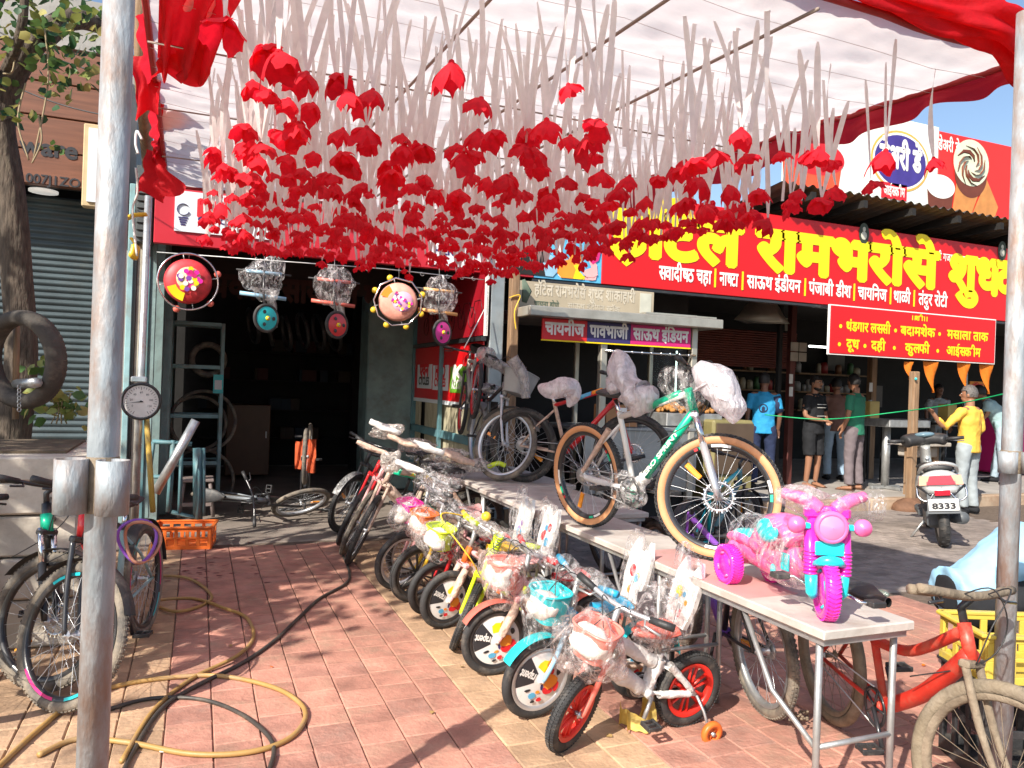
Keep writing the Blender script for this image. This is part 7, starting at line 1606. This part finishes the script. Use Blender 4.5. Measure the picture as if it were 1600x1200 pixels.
# ================================================================== PEOPLE
skin = mat('brown_skin', (.30, .145, .085), .5, 0, .08, 8); skin_d = mat('dark_brown_skin', (.19, .09, .055), .5, 0, .08, 8); hairm = mat('black_hair', (.012, .010, .010), .55, 0, .3, 40, .5, 150); hair_g = mat('greying_hair', (.10, .09, .085), .6, 0, .5, 60, .5, 150)
def remesh(o, vox, sm=4):
    m = o.modifiers.new('surface', 'REMESH'); m.mode = 'VOXEL'; m.voxel_size = vox; m.use_smooth_shade = True
    s = o.modifiers.new('soft', 'SMOOTH'); s.iterations = sm; s.factor = .5
def limb(mb, pts, rads, n=12): return mb.tube(smoothp(pts, 4), [rads[min(int(i/4), len(rads)-1)]*(1-(i/4-int(i/4)))+rads[min(int(i/4)+1, len(rads)-1)]*(i/4-int(i/4)) for i in range((len(pts)-1)*4+1)], n)
def person(label, M, shirt, pants, arms, legs=None, hair=hairm, sk=None, head=(0, .0), lean=0., sleeve=.5, plen=1., beard=False, glasses=False, shoes=None, vox=.014, ph=1., torso=None, belly=1., sandals=True, stripes=None):
    # local frame: facing +Y, z up, feet at z=0; arms: (elbow, wrist) for right (x>0) and left (x<0)
    sk = sk or skin; t = thing('person', label, 'person', M=M @ SC(ph, ph, ph))
    Bt = lambda mb, nm, par=None: mb.build(nm, par or t, local=True)
    P0 = Vector((0, 0, .93)); CH = Vector((0, lean*.6, 1.28)); NK = Vector((0, lean+.0, 1.47))
    if torso: P0, CH, NK = [Vector(q) for q in torso]
    up = (NK-CH).normalized()
    body = MB(sk)
    body.tube([P0-up*.04, P0+up*.06, P0.lerp(CH, .5), CH, CH.lerp(NK, .6), NK-up*.01], [(.15, .11), (.155, .115), (.135, .10), (.165, .115), (.14, .09), (.06, .055)], 18)
    HC = NK+up*.155+Vector((0, .02+head[1], 0)); body.tube([NK-up*.05, NK+up*.08], [.058, .052], 12)
    HM = TR(HC) @ RZ(head[0]); body.ball((0, 0, .015), (.076, .096, .112), HM, 18, 14); body.ball((0, .03, -.06), (.052, .062, .055), HM, 14, 10)   # cranium, jaw
    body.tube([HM @ Vector((0, .09, .02)), HM @ Vector((0, .112, -.015)), HM @ Vector((0, .09, -.028))], [.008, .014, .010], 8)             # nose
    for s in (1, -1): body.ball((s*.076, -.005, -.005), (.012, .022, .032), HM, 10, 8)
    body.tube([HM @ Vector((-.022, .083, -.055)), HM @ Vector((0, .092, -.055)), HM @ Vector((.022, .083, -.055))], [.006, .009, .006], 8)
    legs = legs or [((.10, .0, .88), (.115, .02, .50), (.12, -.02, .09)), ((-.10, 0, .88), (-.115, .02, .50), (-.12, -.02, .09))]
    for (h, k, a) in legs:
        h, k, a = Vector(h), Vector(k), Vector(a); limb(body, [P0.lerp(h, .5)+Vector((0, 0, -.02)), h, k, a], [.10, .088, .056, .036], 14)
        body.tube([a+Vector((0, -.05, -.045)), a+Vector((0, .04, -.05)), a+Vector((0, .13, -.068)), a+Vector((0, .175, -.072))], [(.032, .03), (.042, .032), (.045, .022), (.03, .014)], 12)
    for s, (el, wr) in zip((1, -1), arms):
        sh = CH.lerp(NK, .62)+Vector((s*.175, 0, 0)); el, wr = Vector(el), Vector(wr); limb(body, [CH.lerp(NK, .6)+Vector((s*.07, 0, 0)), sh, el, wr], [.05, .052, .038, .026], 12)
        hd = (wr-el).normalized(); side = hd.cross(Vector((0, 0, 1)) if abs(hd.z) < .8 else Vector((0, 1, 0))).normalized(); pn = wr+hd*.05
        body.tube([wr, wr+hd*.04, wr+hd*.085], [(.024, .02), (.040, .016), (.040, .014)], 10); nrm = hd.cross(side)
        for q, (o_, ln) in enumerate(((-.030, .058), (-.010, .070), (.010, .066), (.029, .052))):
            b0 = wr+hd*.078+side*o_; body.tube([b0, b0+hd*ln*.55+nrm*.012, b0+hd*ln*.9+nrm*.034], [.0088, .0078, .006], 7)
        b0 = wr+hd*.03-side*.034; body.tube([b0, b0+hd*.03-side*.022, b0+hd*.055-side*.024+nrm*.014], [.010, .009, .007], 7)
    bo = Bt(body, 'body'); remesh(bo, vox*.62, 2)
    # clothing
    if shirt:
        sm = MB(shirt)
        sm.tube([P0-up*.09, P0+up*.02, P0.lerp(CH, .5), CH, CH.lerp(NK, .62), NK-up*.045, NK-up*.0], [(.178*belly, .135*belly), (.175*belly, .13*belly), (.16*belly, .122*belly), (.185, .13), (.16, .105), (.09, .075), (.068, .062)], 20)
        for s, (el, wr) in zip((1, -1), arms):
            sh = CH.lerp(NK, .62)+Vector((s*.18, 0, -.0)); el, wr = Vector(el), Vector(wr)
            e2 = sh.lerp(el, min(1, sleeve/.5*.75)) if sleeve <= .5 else el
            if sleeve <= .5: sm.tube([CH.lerp(NK, .55)+Vector((s*.08, 0, 0)), sh, e2], [.07, .072, .062], 14)
            else: sm.tube([CH.lerp(NK, .55)+Vector((s*.08, 0, 0)), sh, el, el.lerp(wr, sleeve)], [.07, .070, .052, .042], 14)
        so2 = Bt(sm, 'shirt'); remesh(so2, vox, 4)
        dm = so2.modifiers.new('folds', 'DISPLACE'); tx_ = bpy.data.textures.get('cloth_folds') or bpy.data.textures.new('cloth_folds', 'CLOUDS'); tx_.noise_scale = .09; dm.texture = tx_; dm.strength = .028; dm.mid_level = .5; dm.texture_coords = 'LOCAL'
    pm_ = MB(pants)
    pm_.tube([P0+up*.06, P0-up*.0, P0-Vector((0, 0, .09))], [(.155, .12), (.165, .13), (.15, .12)], 18)
    for (h, k, a) in legs:
        h, k, a = Vector(h), Vector(k), Vector(a)
        if plen >= 1: limb(pm_, [P0.lerp(h, .6), h, k, a+Vector((0, 0, -.0))], [.115, .105, .075, .066], 14)
        else: limb(pm_, [P0.lerp(h, .6), h, h.lerp(k, plen*1.6)], [.115, .11, .09], 14)
    po = Bt(pm_, 'trousers' if plen >= 1 else 'shorts'); remesh(po, vox, 4)
    dm = po.modifiers.new('folds', 'DISPLACE'); tx_ = bpy.data.textures.get('cloth_folds') or bpy.data.textures.new('cloth_folds', 'CLOUDS'); dm.texture = tx_; dm.strength = .02; dm.mid_level = .5; dm.texture_coords = 'LOCAL'
    hm = MB(hair)
    def hf(u, v):
        a = u*2*PI; b = PI/2-v*PI*.62; d = Vector((math.cos(b)*math.cos(a), math.cos(b)*math.sin(a), math.sin(b))); k = 1.06+.05*nz(d*7, 1)
        z = max(d.z, -.45 if d.y < .2 else .32+.1*nz((a*3, 0, 0))) ; return Vector((d.x*.080*k, d.y*.100*k-.004, .015+z*.117*k))
    hm.grid(lambda u, v: HM @ hf(u, v), 30, 14); Bt(hm, 'hair')
    ey = MB(print_white)
    for s in (1, -1): ey.m(print_white).ball((s*.028, .083, .012), (.012, .008, .007), HM, 8, 6); ey.m(print_black).ball((s*.028, .090, .012), (.005, .004, .005), HM, 8, 6); ey.m(hair).tube([HM @ Vector((s*.014, .092, .032)), HM @ Vector((s*.045, .080, .034))], .004, 5)
    Bt(ey, 'eyes')
    if beard:
        bm_ = MB(hair); bm_.ball((0, .024, -.078), (.055, .064, .040), HM, 16, 10); bm_.tube([HM @ Vector((-.03, .086, -.042)), HM @ Vector((0, .097, -.040)), HM @ Vector((.03, .086, -.042))], .006, 6); Bt(bm_, 'beard')
    if glasses:
        gl_ = MB(black_m)
        for s in (1, -1): gl_.tube([HM @ Vector((s*.032+.021*math.cos(a), .098, .012+.016*math.sin(a))) for a in [2*PI*q/12 for q in range(12)]], .002, 4, closed=True); gl_.tube([HM @ Vector((s*.053, .096, .014)), HM @ Vector((s*.078, .0, .012))], .002, 4)
        Bt(gl_, 'glasses')
    fm_ = MB(shoes or mat('brown_sandal', (.10, .05, .03), .6))
    for (h, k, a) in legs:
        a = Vector(a)
        if shoes: fm_.tube([a+Vector((0, -.07, -.045)), a+Vector((0, .03, -.045)), a+Vector((0, .14, -.062)), a+Vector((0, .19, -.07))], [(.04, .04), (.05, .042), (.052, .028), (.035, .018)], 12)
        else: fm_.box(a+Vector((0, .055, -.083)), (.09, .27, .016), bev=.006); fm_.tube([a+Vector((-.04, .10, -.07)), a+Vector((0, .11, -.038)), a+Vector((.04, .10, -.07))], .008, 6)
    Bt(fm_, 'shoes' if shoes else 'sandals')
    if stripes:
        for k_, (zz, m_) in enumerate(stripes): Bt(MB(m_).box((0, .135, zz), (.22, .004, .008)), 'shirt_stripe')
    return t
def stand(u, vfoot, Y, yaw): p = onY(u, vfoot, Y); return TR(p.x, Y, PZ) @ RZ(yaw)
hang = lambda s: ((s*.23, -.01, 1.14), (s*.22, .06, .90))
c_blue = mat('bright_blue_tshirt', (.02, .28, .55), .8, 0, .08, 8); c_navy = mat('navy_cloth', (.015, .025, .07), .85, 0, .1); c_black = mat('black_tshirt', (.008, .009, .012), .85, 0, .1); c_green = mat('green_tshirt', (.02, .17, .10), .8, 0, .1, 8); c_grey = mat('grey_trousers', (.16, .13, .14), .85, 0, .1, 8)
c_yel = mat('yellow_shirt', (.75, .44, .06), .75, 0, .12, 10); c_jean = mat('pale_jeans', (.30, .42, .55), .85, 0, .12, 10); c_lb = mat('light_blue_shirt', (.30, .52, .66), .75, 0, .1, 8); c_cream = mat('pale_trousers', (.30, .34, .36), .8, 0, .1)
A = R
# man in blue t-shirt, seen from behind, looking right into the stall
t_ = person('man in bright blue and navy t-shirt standing with his back to camera by the stall', stand(1190, 735, 9.3, R(-35)), c_blue, c_navy, [hang(1), hang(-1)], head=(R(-20), 0), shoes=c_black, ph=1.0, sk=skin_d)
q = MB(c_navy).tube([(.16, 0, 1.40), (.22, 0, 1.16)], [.079, .07], 14); q.build('navy_sleeve', t_, local=True)
tx = MB(c_navy); tx.lathe([(.05, 0), (.065, 0)], TR(-.02, -.137, 1.22) @ RX(R(90)), 20); text(tx, '8', TR(-.02, -.139, 1.18) @ RX(R(90)), .09, align='C', bold=.06); tx.build('shirt_print', t_, local=True)
person('bearded man in black striped t-shirt and shorts facing the camera', stand(1268, 756, 9.35, R(180+12)), c_black, c_black, [((.25, .03, 1.12), (.06, .20, 1.06)), ((-.25, .03, 1.12), (-.06, .20, 1.05))], plen=.62, beard=True, glasses=True, ph=1.0, belly=1.08, stripes=[(1.30, print_white), (1.25, print_white), (1.12, print_white), (1.07, print_white)], vox=.012)
person('man in green t-shirt and grey trousers with his back to the camera', stand(1332, 770, 8.95, R(20)), c_green, c_grey, [((.22, .04, 1.14), (.12, .22, .98)), ((-.24, .0, 1.13), (-.2, .10, .90))], legs=[((.10, 0, .88), (.12, .0, .5), (.13, -.03, .09)), ((-.10, 0, .88), (-.11, .02, .5), (-.14, .0, .09))], head=(R(-25), .02), ph=1.02, shoes=None)
person('man in a brownish shirt and pale jeans half hidden between two customers', stand(1303, 742, 10.1, R(-30)), mat('dull_brown_shirt', (.20, .11, .09), .8), c_jean, [((.23, .05, 1.14), (.1, .24, 1.08)), hang(-1)], head=(R(0), .03), ph=1.0, shoes=c_black)
person('waiter in pale shirt standing far back behind the steel table', stand(1462, 735, 11.2, R(180-20)), mat('pale_grey_shirt', (.36, .40, .42), .8), c_cream, [hang(1), hang(-1)], ph=1.0, sk=skin_d)
# man in yellow shirt reaching out to the left
t_ = person('grey haired man in yellow shirt reaching out his left arm beside the scooter', TR(onY(1512, 750, 7.6).x, 7.6, .0) @ RZ(R(8)), c_yel, c_cream, [((.25, -.02, 1.15), (.27, .12, .98)), ((-.40, .10, 1.18), (-.60, .16, 1.36))], hair=hair_g, head=(R(20), 0), sleeve=.6, ph=1.03, shoes=c_black)
person('man in light blue shirt and trousers bending at the right behind the pole', stand(1560, 745, 9.3, R(30)), mat('pale_teal_shirt', (.30, .44, .46), .8), mat('pale_blue_trousers', (.36, .46, .54), .8), [((.2, .3, 1.1), (.2, .42, .95)), ((-.22, .18, 1.15), (-.2, .38, 1.0))], torso=((0, -.05, .92), (0, .10, 1.24), (0, .22, 1.40)), legs=[((.10, -.05, .88), (.12, .02, .5), (.14, .08, .09)), ((-.10, -.05, .88), (-.13, -.06, .5), (-.26, -.22, .09))], ph=1.04, shoes=c_black)
# crouching man in light blue shirt behind the crates
pc_ = onZ(1510, 1020, 0)
cm_ = atD(1530, 905, 3.85)
person('man in light blue shirt crouching and bending forward behind the yellow crate', TR(cm_.x+.02, cm_.y+.10, 0) @ RZ(R(-112)), mat('washed_sky_blue_shirt', (.30, .55, .75), .75, 0, .08, 8), c_black, [((.20, .62, .62), (.16, .80, .42)), ((-.22, .55, .66), (-.20, .72, .44))], torso=((0, .0, .62), (0, .30, .86), (0, .52, .86)), legs=[((.10, .02, .56), (.18, .38, .62), (.16, .14, .09)), ((-.10, .02, .56), (-.20, .36, .60), (-.18, .10, .09))], sleeve=.5, ph=1.0, shoes=c_black, belly=.95, head=(0, .05))
# crates in front of him
ycr = mat('yellow_crate_plastic', (.60, .45, .07), .45, 0, .1, 8, .05, 40, .2)
q = atD(1590, 1010, 3.35)
crate('black_crate', 'black plastic crate standing on the paving under the yellow crate', TR(q.x, q.y, .0) @ RZ(R(-24)), .46, .34, .42, black_p)
crate('yellow_crate', 'yellow perforated plastic crate on top of the black crate behind the red bicycle', TR(q.x, q.y, .425) @ RZ(R(-22)), .48, .34, .20, ycr)
# small red box with a pedal by the crate and litter
lit = random.Random(11)
for k in range(26):
    u = lit.uniform(120, 1450); v = lit.uniform(870, 1180) if u < 1000 else lit.uniform(850, 1150); p = G(u, v)
    o = MB(lit.choice([saffron, print_white, mat('dry_leaf', (.35, .22, .08), .8), mat('dry_leaf', (.35, .22, .08))])); s = lit.uniform(.008, .02)
    o.add([(s*math.cos(a)*lit.uniform(.6, 1.2), s*math.sin(a)*lit.uniform(.6, 1.2), .002+lit.uniform(0, .008)) for a in [2*PI*i/6 for i in range(6)]]+[(0, 0, .006)], [(i, (i+1) % 6, 6) for i in range(6)])
    o2 = o.build('litter_scrap', local=True); o2.location = p+Vector((0, 0, .003)); tag(o2, 'small scrap of dry leaf or paper on the paving', 'litter', 'litter scraps on the paving')
wet = MB(mat('fallen_red_petals', (.16, .03, .03), .7, 0, .2))
for k in range(90):
    p = G(lit.gauss(330, 55), lit.gauss(880, 22)); s = lit.uniform(.006, .018); wet.add([(p.x+s*math.cos(a)*1.8, p.y+s*math.sin(a)*.7, .0035+.0002*(k % 9)) for a in [2*PI*i/6 for i in range(6)]], [tuple(range(6))], None, False)
tag(wet.build('red_petal_scraps', pave), kind='stuff')
# green rope across
gr_ = [onY(1195, 648, 8.6), onY(1290, 655, 8.0), onY(1400, 644, 7.6), onY(1500, 630, 6.4), onY(1600, 608, 5.5)]
tag(MB(mat('green_rope', (.0, .35, .12), .6)).tube(smoothp(gr_, 8), .008, 6).build('green_rope'), 'thin green rope stretched across in front of the restaurant customers', 'rope')
for nm, u0 in (('pink_bag', 1250),): pass
# small glass-green bottle and cap on block paving
b0 = G(1372, 928); tag(MB(film('green_bottle_film', (.4, .6, .5), .3, .7, 6)).lathe([(.001, 0), (.035, .0), (.038, .02), (.03, .07), (.014, .10), (.001, .102)], TR(b0) @ RX(R(80)), 14).build('plastic_cup'), 'crushed clear plastic cup lying on block paving behind the table', 'cup')
# ================================================================== FAR SURROUNDINGS behind the right end
bd_ = thing('far_building', 'plain pale building visible beyond the right end of the restaurant', 'building', (22, 17, 0)); MB(mat('pale_far_wall', (.45, .42, .37), .8)).box((23, 18, 2.2), (10, 5, 4.4)).build('wall', bd_)
